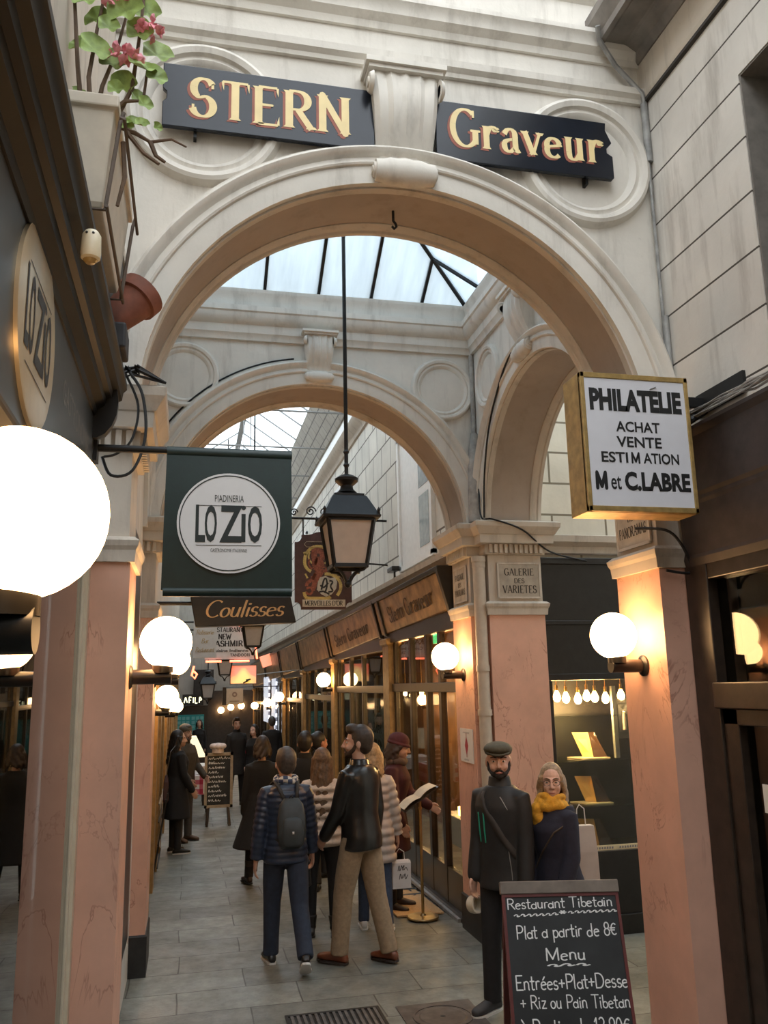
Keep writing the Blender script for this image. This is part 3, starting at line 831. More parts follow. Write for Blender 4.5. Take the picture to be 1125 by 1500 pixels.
def fascia_board(name, label, x0, x1, z0, z1, left, right, text, tx, tz, th, tw, kw):
    y1, y0 = YF0-.045, YF0-.075
    poly = left(x0, z0, z1) + right(x1, z0, z1)
    mb = MB().prism(poly, lambda a, b, d: V((a, d, b)), y0, y1)
    o = mb.build(name, SIGNBLK, bevel=.004); tag(o, label, 'sign')
    t = stroke_text(MB(), text, (tx-.014, y0-.0015, tz-.012), (1, 0, 0), (0, 0, 1), th, tw, **kw); t.build('lettering', LETTERR, o, label='rust red shade behind the letters')
    t = stroke_text(MB(), text, (tx, y0-.003, tz), (1, 0, 0), (0, 0, 1), th, tw, **kw); t.build('lettering', LETTERG, o, label='cream gold letters')
    for a in (.15, .85):
        MB().box(x0+(x1-x0)*a-.008, x0+(x1-x0)*a+.008, y1, YF0, z0-.03, z0+.03).build('fixing_hook', IRON, o)
    return o
lend = lambda x, a, b: [(x, a), (x+.0, a+.14), (x+.02, a+.16), (x+.02, a+.2), (x, a+.22), (x, b)]
rend = lambda x, a, b: [(x-.03, b), (x-.035, b-.05), (x+.0, b-.13), (x-.035, b-.17), (x-.035, b-.2), (x, b-.22), (x, a+.01), (x-.012, a)]
flat_r = lambda x, a, b: [(x, b), (x, a)]; flat_l = lambda x, a, b: [(x, a), (x, b)]
fascia_board('shop_sign', 'long black sign board lettered STERN in gold, left of the keystone over the front arch', -.205, .93, 5.03, 5.40, lend, flat_r,
             'STERN', .365, 5.105, .225, .845, dict(thick=.19, thin=.065, serif=.15, gap=.16))
fascia_board('shop_sign', 'black sign board lettered Graveur in gold, right of the keystone over the front arch', 1.285, 2.37, 5.03, 5.40, flat_l, rend,
             'Graveur', 1.84, 5.125, .235, .93, dict(thick=.17, thin=.065, serif=.13, gap=.10))

# ---- green LO ZIO banner on its pole
GREEN = mat('bottle_green_banner', (.0035, .021, .018), .5, var=.12, scale=30)
WHITEV = mat('white_vinyl_print', (.80, .80, .80), .5, var=.02, bmp=0)
DKGRN = mat('green_black_print', (.012, .022, .022), .5, bmp=0)
B = thing('hanging_banner', 'bottle green fabric banner with a white LO ZIO roundel, on a black pole', 'banner', (-.40, 3.70, 3.18))
mb = MB(); n = 16
xa, xb = -.115, .43
fr, bk = [], []
for i in range(n+1):
    z = 3.165 - .60*i/n
    fr.append(z)
def bq(z): return 3.682 - .012*sin((3.18-z)*5)
rg = []
for z in fr:
    fl = .008*(3.17-z)/.6
    rg.append([V((xa-fl, bq(z), z)), V((xb+fl*.5, bq(z), z)), V((xb+fl*.5, bq(z)+.006, z)), V((xa-fl, bq(z)+.006, z))])
mb.rings(rg)
for z, r in ((3.178, .026), (2.56, .020)): mb.tube([(xa, 3.70 if z > 3 else bq(z)+.01, z), (xb+.003, 3.70 if z > 3 else bq(z)+.01, z)], r, 14)
mb.build('cloth', GREEN, B, smooth=True)
MB().tube([(-.42, 3.70, 3.185), (.43, 3.70, 3.185)], .017, 12).build('pole', IRON, B, smooth=True)
MB().box(-.42, -.405, 3.66, 3.735, 3.12, 3.25).build('wall_plate', IRON, B)
def disc(mb, P, ux, uy, r, n=56, rin=None):
    P, ux, uy = V(P), V(ux), V(uy)
    o = [P+ux*(r*cos(2*pi*k/n))+uy*(r*sin(2*pi*k/n)) for k in range(n)]
    if rin is None: return mb.add(o, [tuple(range(n))])
    i_ = [P+ux*(rin*cos(2*pi*k/n))+uy*(rin*sin(2*pi*k/n)) for k in range(n)]
    return mb.add(o+i_, [(k, (k+1) % n, n+(k+1) % n, n+k) for k in range(n)])
PB = V((.157, 3.666, 2.86)); UX, UZ = V((1, 0, 0)), V((0, 0, 1))
o_ = V((0, -.0012, 0))
mb = disc(MB(), PB, UX, UZ, .222); mb.build('roundel', WHITEV, B)
mb = disc(MB(), PB+o_, UX, UZ, .213, rin=.208)
for dz, hw in ((.075, .14), (-.10, .14)): mb.box(PB.x-hw, PB.x+hw, PB.y-.0016, PB.y-.001, PB.z+dz-.0012, PB.z+dz+.0012)
P2 = PB+o_*1.5
def T(s, dx, dz, w, h, **k): sans_text(None, s, frame(P2+UX*dx+UZ*dz, UX, UZ), w, h, None, None, **k) and 0
def lozio(mbk, P, ux, uy, k):
    def put_(s, dx, dz, w, h, **kw):
        t = sans_text(None, s, frame(P+ux*(dx*k)+uy*(dz*k), ux, uy), w*k, h*k, None, None, **kw); mbk.add(t.v, t.f)
    put_('L', -.122, -.005, .042, .165, bold=.025); put_('O', -.078, -.005, .052, .165, bold=.02)
    put_('Z', .008, -.005, .098, .165, bold=.02); put_('I', .062, -.022, .018, .125, bold=.02); put_('O', .112, -.005, .062, .165, bold=.02)
    put_('.', .062, .068, .02, .02)
lozio(mb, P2, UX, UZ, 1.0)
t = sans_text(None, 'PIADINERIA', frame(P2+UZ*.108, UX, UZ), .125, .030, None, None); mb.add(t.v, t.f)
t = sans_text(None, 'GASTRONOMIE ITALIENNE', frame(P2-UZ*.122, UX, UZ), .155, .015, None, None); mb.add(t.v, t.f)
mb.build('lettering', DKGRN, B)

# ---- left shop: glass, cream jamb strip, black fascia with brass roundel, cornice
LS = thing('shopfront', 'black fascia shopfront with a brass LO ZIO roundel, along the left edge', 'shopfront', (-.48, 0, 0))
MB().box(-.485, -.479, -4.9, 4.04, .32, 2.80).build('pane', glass('left_shop_glass', (.55, .6, .58), .01, .45, refl=1.25), LS)
mb = MB(); mb.box(-.53, -.455, 4.035, YF0+.0, .0, 2.80); mb.box(-.52, -.47, 4.0, 4.04, .0, 2.8)
mb.build('jamb_strip', mat('cream_gloss_paint', (.58, .52, .40), .35, var=.06), LS, bevel=.005)
mb = MB(); mb.box(-.50, -.42, 1.20, 1.38, .32, 2.79); mb.box(-.56, -.45, -4.9, 4.03, 0, .32)
mb.build('stall_riser', BLACK, LS)
FASC = mat('charcoal_fascia_paint', (.032, .036, .038), .34, var=.12, scale=2)
mb = MB(); mb.box(-.60, -.42, -4.9, 3.74, 2.79, 3.45); FA = mb.build('fascia', FASC, LS, bevel=.01)
mb = MB()
prof = [(0, 3.30), (.012, 3.30), (.02, 3.325), (.05, 3.345), (.055, 3.375), (.075, 3.38), (.08, 3.41), (.105, 3.425), (.11, 3.46), (.125, 3.475), (.125, 3.50), (0, 3.53)]
mb.mould((-.425, -4.9, 0), (-.425, 3.76, 0), (1, 0, 0), prof)
mb.build('cornice', mat('dark_brown_black_cornice', (.006, .005, .004), .5, var=.5, scale=6, spec=.3), LS, smooth=True)
# rounded end of the cornice, dropping towards the pillar
mb = MB()
rg = []
for i in range(9):
    t = i/8; y = 3.60+.22*t; k = math.sqrt(max(0.02, 1-t*t))
    rg.append([V((-.42+.10*k*cos(a), y, 3.36+.16*k*sin(a))) for a in [2*pi*j/18 for j in range(18)]])
mb.rings(rg); mb.build('cornice_end', BLACK, LS, smooth=True)
BR = mat('brushed_brass_disc', (.68, .55, .36), .33, metal=.55, var=.2, scale=4)
PD = V((-.414, 2.235, 3.095)); UY = V((0, 1, 0))
mb = MB(); rg = [[PD+V((dx, 0, 0))+UY*(r*cos(2*pi*k/48))+UZ*(r*sin(2*pi*k/48)) for k in range(48)] for dx, r in ((-.01, .27), (.004, .27), (.006, .262))]
mb.rings(rg); RD = mb.build('roundel', BR, LS, smooth=True)
mb = MB(); lozio(mb, PD+V((.0075, 0, 0)), UY, UZ, 1.3)
for dz in (.115, -.15): mb.box(PD.x+.0072, PD.x+.0076, PD.y-.16, PD.y+.16, PD.z+dz-.0015, PD.z+dz+.0015)
mb.build('lettering', BLACKI, RD)
mb = MB(); t = sans_text(None, 'GASTRONOMIE', frame(V((-.4185, 3.12, 3.12)), UY, UZ), .70, .085, None, None); mb.add(t.v, t.f)
mb.build('lettering', mat('dull_grey_letter', (.26, .25, .23), .6), LS)
mb = MB(); mb.box(-1.58, -1.54, -4.9, 4.02, 0, 3.3); mb.box(-1.56, -.62, 3.98, 4.02, 0, 3.3)
mb.build('wall_shop_left', mat('dark_interior', (.05, .045, .04), .8), kind='structure')

# plaster-topped end block between cornice and pillar
tb = MB().stack(-.62, -.36, 3.80, 4.09, [(3.60, 0), (4.14, -.0), (4.19, .0)]); o = tb.build('trim_1', mat('brown_black_block', (.035, .025, .018), .6, var=.4), kind='structure')
MB().box(-.62, -.35, 3.79, 4.095, 4.19, 4.25).build('cap_slab', CREAM_D, o)

# small cream detector on the cornice
D = thing('motion_sensor', 'small cream motion detector fixed to the dark cornice at the left', 'sensor', (-.30, 2.27, 3.33))
mb = MB(); mb.lathe([(.001, .045), (.018, .045), (.026, .032), (.028, -.02), (.026, -.035), (.020, -.04), (.001, -.04)], (-.292, 2.262, 3.36), 20)
mb.build('housing', mat('yellowed_plastic', (.70, .62, .44), .4, var=.08), D, smooth=True)
MB().lathe([(.001, -.041), (.020, -.041), (.012, -.05), (.001, -.052)], (-.292, 2.262, 3.36), 16).build('lens', mat('amber_lens', (.38, .26, .10), .25), D, smooth=True)
mb = MB(); mb.sphere((-.302, 2.238, 3.39), .004, 8, 6); mb.sphere((-.285, 2.238, 3.39), .004, 8, 6); mb.build('screw_hole', BLACKI, D)

# ---- globe lamps
def globe_lamp(loc, sx, label, group='opal globe lamps along the passage', d=.175, r=.127, ar=.036, ae=.03, az=.132):
    """loc = globe centre; sx = +1 when the wall lies at +x"""
    L = thing('globe_lamp', label, 'lamp', (loc[0]+sx*d, loc[1], loc[2]-.16), 0, group)
    x, y, z = loc
    mb = MB(); mb.sphere((x, y, z), r, 32, 20); mb.build('globe', GLOBEM, L, smooth='all')
    mb = MB(); mb.tube([(x-sx*ae, y, z-az-ar), (x+sx*(d-.012), y, z-az-ar)], ar, 24); mb.tube([(x+sx*(.012 if ae > 0 else .06), y, z-az-ar*.5), (x+sx*(.012 if ae > 0 else .06), y, z-.10)], .05, 20)
    mb.build('arm', BLACK, L, smooth=True)
    mb = MB(); mb.lathe([(.058, 0), (.058, .012), (.045, .022), (.001, .024)], (x+sx*d, y, z-az-ar), 20, 'x', Matrix.Scale(-sx, 4, (1, 0, 0)))
    mb.build('wall_plate', BLACK, L, smooth=True)
    return L
globe_lamp((-.247, 1.292, 2.408), -1, 'large glowing globe lamp on the black shopfront, nearest the camera at the left', d=.173, ae=.033)
globe_lamp((2.306, 4.34, 2.395), 1, 'glowing globe lamp on the front right pink pillar under the PHILATELIE sign')
globe_lamp((-.112, 4.36, 2.385), -1, 'glowing globe lamp on the front left pink pillar below the green banner')
globe_lamp((2.306, 7.56, 2.40), 1, 'glowing globe lamp on the rear right pink pillar above the small white poster')
globe_lamp((-.112, 7.56, 2.40), -1, 'glowing globe lamp on the rear left pillar, half behind the nearer globe')
globe_lamp((2.325, 15.0, 2.27), 1, 'glowing globe lamp on the second gold pilaster of the right hand shops')
globe_lamp((2.325, 22.6, 1.92), 1, 'glowing globe lamp further down the right hand shops, near the neon strips')
globe_lamp((2.325, 26.0, 1.72), 1, 'second small glowing globe from the neon strips on the right far shops')
globe_lamp((2.325, 31.0, 1.55), 1, 'smallest farthest glowing globe on the right hand shops')
globe_lamp((-.225, 9.8, 2.08), -1, 'glowing globe lamp low on the left wall beyond the rear left pillar')
globe_lamp((-.225, 14.3, 1.93), -1, 'small glowing globe lamp on the left wall above the standing woman in black')
globe_lamp((-.225, 19.5, 1.80), -1, 'smallest farthest glowing globe on the left wall')
for k, (x, z) in enumerate(((1.25, 1.36), (1.62, 1.46), (2.02, 1.50))):
    L = thing('globe_lamp', ['leftmost of the three tiny globes on the far end wall', 'middle of the three tiny globes on the far end wall', 'rightmost of the three tiny globes on the far end wall'][k], 'lamp', (x, 34, z), 0, 'opal globe lamps along the passage')
    MB().sphere((x, 33.8, z), .12, 16, 10).build('globe', GLOBEM, L, smooth='all')
    MB().tube([(x, 33.8, z-.15), (x, 34, z-.15)], .03, 8).build('arm', BLACK, L)

# ---- hanging lantern in the crossing and its smaller sisters
PANEL = mat('frosted_lantern_pane', (.42, .37, .32), .5, var=.06, bmp=0)
def lantern(loc, k, label, top, sc=1.0):
    L = thing('lantern', label, 'lantern', loc, 0, 'lanterns hanging down the middle of the passage')
    x, y, z = loc                                             # z = bottom of panes
    def sq(h, zz): return [V((x+a*h*sc, y+b*h*sc, z+zz*sc)) for a, b in ((-1, -1), (1, -1), (1, 1), (-1, 1))]
    b, t = sq(.117, 0), sq(.165, .33)
    mb = MB()
    for i in range(4):
        mb.bar(b[i], t[i], .022*sc); mb.bar(b[i], b[(i+1) % 4], .026*sc); mb.bar(t[i], t[(i+1) % 4], .026*sc)
    mb.build('frame', IRON, L)
    for i in range(4):
        c = (b[i]+b[(i+1) % 4]+t[i]+t[(i+1) % 4])/4; ctr = V((x, y, c.z)); q = [p.lerp(ctr, .04) for p in (b[i], b[(i+1) % 4], t[(i+1) % 4], t[i])]
        q2 = [p.lerp(ctr, .08) for p in (b[i], b[(i+1) % 4], t[(i+1) % 4], t[i])]
        MB().rings([q, q2]).build('pane', PANEL, L)
    mb = MB(); mb.rings([sq(.15, .325), sq(.205, .335), sq(.21, .35), sq(.195, .365), sq(.125, .50), sq(.11, .51), sq(.11, .525), sq(.06, .54)])
    mb.lathe([(.05*sc, .53*sc), (.075*sc, .55*sc), (.05*sc, .575*sc), (.045*sc, .60*sc), (.085*sc, .635*sc), (.088*sc, .655*sc), (.06*sc, .675*sc), (.02*sc, .69*sc), (.001, .70*sc)], (x, y, z), 20)
    for a, b_ in ((-1, -1), (1, -1), (1, 1), (-1, 1)): mb.lathe([(.012*sc, .355*sc), (.008*sc, .375*sc), (.014*sc, .39*sc), (.001, .41*sc)], (x+a*.195*sc, y+b_*.195*sc, z), 8)
    mb.build('roof', IRON, L, smooth=True)
    mb = MB()
    for a, b_ in ((-1, -1), (1, -1), (1, 1), (-1, 1)):
        mb.tube([(x+a*.112*sc, y+b_*.112*sc, z), (x+a*.10*sc, y+b_*.10*sc, z-.025*sc), (x+a*.06*sc, y+b_*.06*sc, z-.035*sc), (x+a*.03*sc, y+b_*.03*sc, z-.07*sc), (x+a*.012*sc, y+b_*.012*sc, z-.11*sc)], .011*sc, 8)
    mb.sphere((x, y, z-.12*sc), .028*sc, 14, 8)
    mb.build('under_bracket', IRON, L, smooth=True)
    mb = MB(); mb.tube([(x, y, z+.69*sc), (x, y, top)], .013*sc+.002, 10)
    for zz in ((z+.76*sc), (z+.86*sc)): mb.lathe([(.013, -.02), (.024, 0), (.013, .02)], (x, y, zz), 12)
    mb.build('rod', IRON, L, smooth=True)
    return L
lantern((1.10, 5.93, 2.99), 0, 'large black lantern hanging on a long rod in the middle of the crossing', 6.57)
lantern((1.01, 14.0, 2.82), 0, 'second black lantern down the passage, behind the brown lion sign', 8.24, .98)
lantern((.81, 20.0, 2.47), 0, 'third black lantern, in front of the white restaurant sign', 8.24, .98)
lantern((.58, 26.5, 1.90), 0, 'farthest and smallest dark lantern down the passage', 8.24, 1.2)

# ---- PHILATELIE light box
PH = thing('projecting_sign', 'square white PHILATELIE sign box with gold frame, bracketed from the right wall', 'sign', (2.65, 3.80, 3.55))
GOLDF = mat('tarnished_gold_frame', (.42, .28, .10), .42, metal=.35, var=.25, scale=20)
x0, x1, y0, y1, z0, z1 = 1.89, 2.495, 3.70, 3.90, 2.965, 3.685
mb = MB()
mb.box(x0, x1, y0+.012, y1, z0, z1)
for a, b, c, d in ((x0, x1, z0, z0+.028), (x0, x1, z1-.028, z1), (x0, x0+.022, z0, z1), (x1-.022, x1, z0, z1)): mb.box(a, b, y0, y0+.03, c, d)
mb.build('case', GOLDF, PH, bevel=.003)
MB().box(x0+.02, x1-.02, y0+.005, y0+.014, z0+.026, z1-.026).build('face_panel', mat('white_acrylic', (.74, .74, .78), .3, var=.02, bmp=0), PH)
mb = MB()
def pl(s, cx, cz, w, h, **k):
    t = sans_text(None, s, frame(V((cx, y0+.0035, cz)), UX, UZ), w, h, None, None, **k); mb.add(t.v, t.f)
cx = (x0+x1)/2
pl('PHILATELIE', cx, 3.545, .515, .118, bold=.055, spacing=1.02); mb.bar((cx+.085, y0+.0035, 3.612), (cx+.12, y0+.0035, 3.626), .001, .012, up=(0, 1, 0))
pl('ACHAT', cx, 3.405, .245, .056, bold=.022); pl('VENTE', cx, 3.325, .25, .056, bold=.022); pl('ESTI', cx-.142, 3.243, .145, .056, bold=.022); pl('ATION', cx+.115, 3.243, .20, .056, bold=.022)
stroke_text(mb, 'M', (cx-.027, y0+.0035, 3.217), UX, UZ, .052, .048, thick=.19, mono=True)
stroke_text(mb, 'M', (cx-.223, y0+.0035, 3.083), UX, UZ, .078, .06, thick=.27, mono=True); pl('et', cx-.145, 3.112, .056, .07, bold=.012); pl('C.LABRE', cx+.085, 3.122, .365, .098, bold=.045)
mb.build('lettering', BLACKI, PH)
mb = MB(); mb.bar((x1-.02, 3.79, 3.585), (2.65, 3.79, 3.585), .035, .05); mb.tube([(x1-.02, 3.82, 3.50), (2.56, 3.80, 3.49), (2.65, 3.78, 3.55)], .022, 10)
mb.build('bracket', IRON, PH)
MB().box(2.632, 2.652, 3.44, 3.84, 3.53, 3.64).build('wall_plate', IRON, PH)

# ---- brown lion sign on a scrolled arm
MV = thing('hanging_sign', 'brown painted board with a red lion and gold scrolls, hung from a wrought iron arm', 'sign', (2.6, 10.8, 4.35))
BRN = mat('maroon_brown_board', (.065, .028, .024), .5, var=.2)
yb = 10.8
def b2(pts): return [(1.31+a*.745, 3.13+b*1.02) for a, b in pts]
out = [(0, .09), (.05, .09), (.09, .07), (.11, .03), (.11, 0), (.89, 0), (.89, .03), (.91, .07), (.95, .09), (1, .09), (1, .86), (.95, .86), (.91, .88), (.88, .92), (.88, .955), (.76, .955), (.70, .965), (.62, .99), (.5, 1.0), (.38, .99), (.30, .965), (.24, .955), (.12, .955), (.12, .92), (.09, .88), (.05, .86), (0, .86)]
mb = MB().prism(b2(out), lambda a, b, d: V((a, d, b)), yb, yb+.05); MBD = mb.build('board', BRN, MV)
def strokes(mbk, P, ux, uy, k, paths, w, lift=0):
    for i, p in enumerate(paths):
        sp = smooth_pts([tuple(q) for q in p], 5); n = ux.cross(uy)
        ww = w if not isinstance(w, (list, tuple)) else w[i]
        pts = [P+ux*(a*k)+uy*(b*k)+n*lift for a, b in sp]
        m_ = len(pts)
        for j in range(m_-1):
            d = (pts[j+1]-pts[j]);
            if d.length < 1e-7: continue
            s = n.cross(d.normalized())*(ww*k/2)
            e = n*(.00005*(j % 5))
            mbk.add([pts[j]-s+e, pts[j+1]-s+e, pts[j+1]+s+e, pts[j]+s+e], [(0, 1, 2, 3)])
P = V((1.31, yb-.002, 3.13)); K = .745
SCR = ([[(.55, 1.08), (.35, 1.10), (.20, .98), (.17, .80), (.22, .70), (.28, .66)], [(.52, .62), (.66, .60), (.78, .50), (.80, .36), (.74, .24)],
                           [(.16, .30), (.20, .20), (.36, .19), (.56, .19), (.62, .22)], [(.16, 1.0), (.20, .92)], [(.30, .8), (.24, .9), (.26, 1.0)], [(.70, .62), (.76, .56), (.82, .62)], [(.18, .62), (.22, .54)], [(.52, 1.0), (.56, .86), (.52, .8)]],
        [.055, .055, .06, .04, .03, .035, .03, .03])
for p_, w_ in zip(*SCR):
    mb = MB(); strokes(mb, P, UX, UZ, K, [p_], w_); mb.build('scrollwork', mat('ochre_gold_paint', (.52, .38, .12), .5, var=.3), MBD)
P = V((1.31, yb-.004, 3.13)); mb = MB()   # lion: mane and head, chest, foreleg, haunch, tail
strokes(mb, P, UX, UZ, K, [[(.30, 1.0), (.40, 1.03), (.48, .98), (.48, .90), (.42, .86)], [(.34, 1.0), (.34, .9), (.40, .8)], [(.36, .92), (.36, .76), (.42, .68)], [(.42, .84), (.46, .72), (.40, .60), (.34, .50)],
                           [(.46, .70), (.54, .66), (.56, .74)], [(.36, .62), (.30, .52), (.22, .46), (.20, .40)], [(.32, .58), (.34, .44), (.30, .34)], [(.20, .36), (.28, .38), (.30, .30), (.24, .26), (.19, .30)], [(.26, .88), (.24, .78), (.30, .70)]],
        [.10, .10, .12, .14, .05, .06, .09, .04, .03])
mb.build('lion_emblem', mat('brick_red_paint', (.26, .075, .04), .55, var=.45, scale=50), MBD)
P = V((1.31, yb-.006, 3.13)); mb = MB()
sh = [(.40, .48), (.44, .56), (.54, .58), (.62, .54), (.70, .56), (.74, .48), (.72, .36), (.64, .26), (.54, .22), (.46, .26), (.38, .34)]
mb.add([P+UX*(a*K)+UZ*(b*K) for a, b in sh], [tuple(range(len(sh)))])
mb.box(1.31+.13*K, 1.31+.88*K, yb-.006, yb-.002, 3.13+.035, 3.13+.125)
mb.build('shield', mat('aged_white_paint', (.50, .46, .38), .6, var=.2), MBD)
P = V((1.31, yb-.008, 3.13)); mb = MB()
strokes(mb, P, UX, UZ, K, [[(.46, .34), (.50, .50), (.54, .54), (.56, .42), (.52, .28)], [(.60, .50), (.66, .48), (.62, .40), (.66, .32), (.58, .30)], [(.44, .42), (.50, .38), (.58, .46)], [(.42, .30), (.50, .31), (.60, .26)]], .03)
t = stroke_text(MB(), "MERVEILLES D'OR", (1.31+.5*K, yb-.008, 3.13+.048), UX, UZ, .062, .66*K, thick=.2, thin=.1, serif=.1); mb.add(t.v, t.f)
strokes(mb, P, UX, UZ, K, [[(.26+.03*i, 1.135), (.27+.03*i, 1.165)] for i in range(16)], .012)
mb.build('lettering', BLACKI, MBD)
mb = MB(); q = [[(.20, .90*1.33), (.16, .865*1.33), (.20, .83*1.33), (.84, .83*1.33), (.86, .865*1.33), (.84, .90*1.33), (.20, .90*1.33)]]
for i in range(6):
    a, b = q[0][i], q[0][i+1]; mb.bar(P+UX*(a[0]*K)+UZ*(a[1]*K-.01), P+UX*(b[0]*K)+UZ*(b[1]*K-.01), .003, .010, up=(0, 1, 0))
mb.build('cartouche', mat('pale_gold_line', (.62, .52, .36), .5), MBD)
mb = MB(); mb.tube([(1.2, yb+.02, 4.33), (2.60, yb+.25, 4.36)], .016, 8); mb.tube([(2.05, yb+.1, 3.76), (2.6, yb+.25, 3.75)], .012, 8)
for x in (1.42, 1.95): mb.tube([(x, yb+.02, 4.33), (x, yb+.02, 4.10)], .010, 6)
for cx_, rr in ((1.30, .05), (1.52, .07), (1.70, .06)):
    mb.tube([(cx_+rr*(1-k/22)*cos(k*.55), yb+.02, 4.36+rr*.9+rr*(1-k/22)*sin(k*.55)) for k in range(20)], .009, 6)
mb.build('arm', IRON, MV, smooth=True)

# ---- Coulisses sign box
CO = thing('hanging_sign', 'wide black Coulisses sign in gold script, just below the green banner', 'sign', (-.4, 8.6, 2.9))
mb = MB(); mb.add([(0.0, 8.6, 3.06), (1.0, 8.6, 3.06), (1.055, 8.60, 2.80), (.06, 8.60, 2.76), (0.0, 8.75, 3.06), (1.0, 8.75, 3.06), (1.055, 8.78, 2.80), (.06, 8.78, 2.76)],
                  [(0, 1, 2, 3), (7, 6, 5, 4), (0, 4, 5, 1), (1, 5, 6, 2), (2, 6, 7, 3), (3, 7, 4, 0)])
mb.build('board', BLACK, CO, bevel=.006)
t = stroke_text(MB(), 'Coulisses', (.53, 8.594, 2.86), UX+UZ*.02, UZ, .165, .78, thick=.12, thin=.05, slant=.28, gap=.02); t.build('lettering', mat('dull_gold_script', (.50, .36, .19), .5), CO)
mb = MB(); mb.tube([(-.40, 8.68, 3.0), (.02, 8.68, 3.0)], .02, 8); mb.build('bracket', IRON, CO)
MB().box(-.40, -.37, 8.62, 8.74, 2.92, 3.08).build('wall_plate', IRON, CO)

# ---- stone name plaques let into the pillar friezes
PLQ = mat('weathered_stone_plaque', (.40, .35, .28), .8, var=.2, scale=8, bmp=.3)
ENG = mat('dark_engraved_letters', (.045, .038, .03), .8, bmp=0)
def plaque(parent, P, ux, w, h, lines, th, wds):
    ux = V(ux); n = ux.cross(UZ); P = V(P); mb = MB()
    for o, hw, hh in ((.002, w/2, h/2), ):
        mb.bar(P-UZ*hh+n*.0, P+UZ*hh+n*.0, w, .012, up=n)
    pq = mb.build('name_plaque', PLQ, parent)
    mb = MB()
    for a, b in (((-1, -1), (1, -1)), ((1, -1), (1, 1)), ((1, 1), (-1, 1)), ((-1, 1), (-1, -1))):
        mb.bar(P+ux*(a[0]*w/2)+UZ*(a[1]*h/2)+n*.004, P+ux*(b[0]*w/2)+UZ*(b[1]*h/2)+n*.004, .016, .012, up=n)
    mb.build('plaque_border', CREAM_D, pq)
    mb = MB()
    for s, dz, tw, hh in lines:
        t = stroke_text(MB(), s, P+UZ*dz+n*.0075, ux, UZ, hh, tw, thick=.19, thin=.075, serif=.12, gap=.14); mb.add(t.v, t.f)
    mb.build('lettering', ENG, pq)
plaque(PGR, (2.895, 7.125, 3.055), (1, 0, 0), .40, .31, [('GALERIE', .045, .28, .062), ('DES', -.025, .095, .042), ('VARIETES', -.115, .32, .068)], 0, 0)
plaque(PBR, (XR-.0, 7.56, 3.06), (0, -1, 0), .36, .32, [('PASSAGE', .045, .24, .055), ('DES', -.02, .09, .04), ('PANORAMAS', -.10, .30, .058)], 0, 0)
plaque(PFR, (XR-.0, 4.335, 3.06), (0, -1, 0), .36, .32, [('PASSAGE', .055, .24, .055), ('DES', -.01, .09, .04), ('PANORAMAS', -.10, .30, .06)], 0, 0)

# ---- rainwater pipes and conduits in the corners
o = MB(); o.tube([(2.535, 7.18, 0.0), (2.535, 7.18, 3.27)], .055, 18)
for z, r in ((3.25, .066), (3.20, .060), (1.9, .064), (2.28, .062)): o.tube([(2.535, 7.18, z-.025), (2.535, 7.18, z+.025)], r, 18)
tag(o.build('rainwater_pipe', mat('cream_painted_pipe', (.52, .45, .36), .5, var=.1), smooth=True), 'cream rainwater pipe running down the corner beside the GALERIE DES VARIETES plaque', 'pipe')
o = MB(); o.tube([(2.545, 7.22, 3.60), (2.545, 7.22, 3.74), (2.55, 7.23, 4.2), (2.57, 7.24, 4.45)], [.07, .065, .055, .035], 14); o.tube([(2.57, 7.25, 4.3), (2.575, 7.25, 5.24)], .022, 10)
tag(o.build('rainwater_pipe', mat('lead_grey_pipe', (.36, .34, .31), .6, var=.3), smooth=True), 'grey pipe in the inner corner between the rear arch and the gallery arch', 'pipe')
o = MB(); o.tube([(2.632, 4.06, 5.60), (2.632, 4.06, 5.20)], .022, 12); o.tube([(2.628, 4.065, 5.55), (2.628, 4.065, 3.6)], .010, 8); o.tube([(2.632, 4.05, 4.2), (2.632, 4.05, 3.72), (2.60, 4.04, 3.62)], .018, 10)
tag(o.build('conduit', mat('grey_conduit', (.26, .26, .25), .5, var=.3), smooth=True), 'thin grey conduit and pipe running down the corner at the right of the front arch', 'pipe')

o = MB().tube([(2.30, 3.95, 6.0), (2.33, 4.0, 5.95), (2.45, 4.04, 5.82), (2.62, 4.05, 5.66), (2.632, 4.055, 5.60)], .016, 8)
tag(o.build('conduit', GREYM, smooth=True), 'short grey pipe bending under the dark eave at the top right', 'pipe')
# ---- loose cables
def cable(label, pts, r=.007, group=None, m=IRON):
    p = []
    for i in range(len(pts)-1):
        for k in range(6):
            t = k/6
            p0, p1, p2, p3 = [V(pts[j]) for j in (max(i-1, 0), i, i+1, min(i+2, len(pts)-1))]
            p.append(.5*((2*p1)+(-p0+p2)*t+(2*p0-5*p1+4*p2-p3)*t*t+(-p0+3*p1-3*p2+p3)*t**3))
    p.append(V(pts[-1]))
    o = MB().tube(p, r, 8).build('cable', m, smooth=True)
    return tag(o, label, 'cable', group)
cable('black cable drooping from the crossing corner over the gallery pillar to the shop', [(2.56, 7.15, 3.9), (2.54, 7.06, 3.62), (2.62, 6.98, 3.585), (2.9, 7.0, 3.50), (3.2, 7.1, 3.32), (3.6, 7.18, 3.25)], .008)
cable('black cable running up the edge of the gallery arch', [(2.545, 7.0, 3.6), (2.55, 6.95, 4.0), (2.545, 6.75, 4.4), (2.545, 6.4, 4.72), (2.53, 6.1, 4.83)], .009)
cable('black cable lying along the top of the rear arch moulding', [(1.1+1.63*cos(radians(a)), 7.27, ZC+1.63*sin(radians(a))) for a in range(158, 96, -6)], .008)
cable('black cable looping down below the PANORAMAS plaque', [(2.42, 4.2, 2.98), (2.5, 4.03, 2.94), (2.58, 4.02, 2.86), (2.64, 4.04, 2.74), (2.62, 4.05, 2.71), (2.5, 4.06, 2.725)], .008)
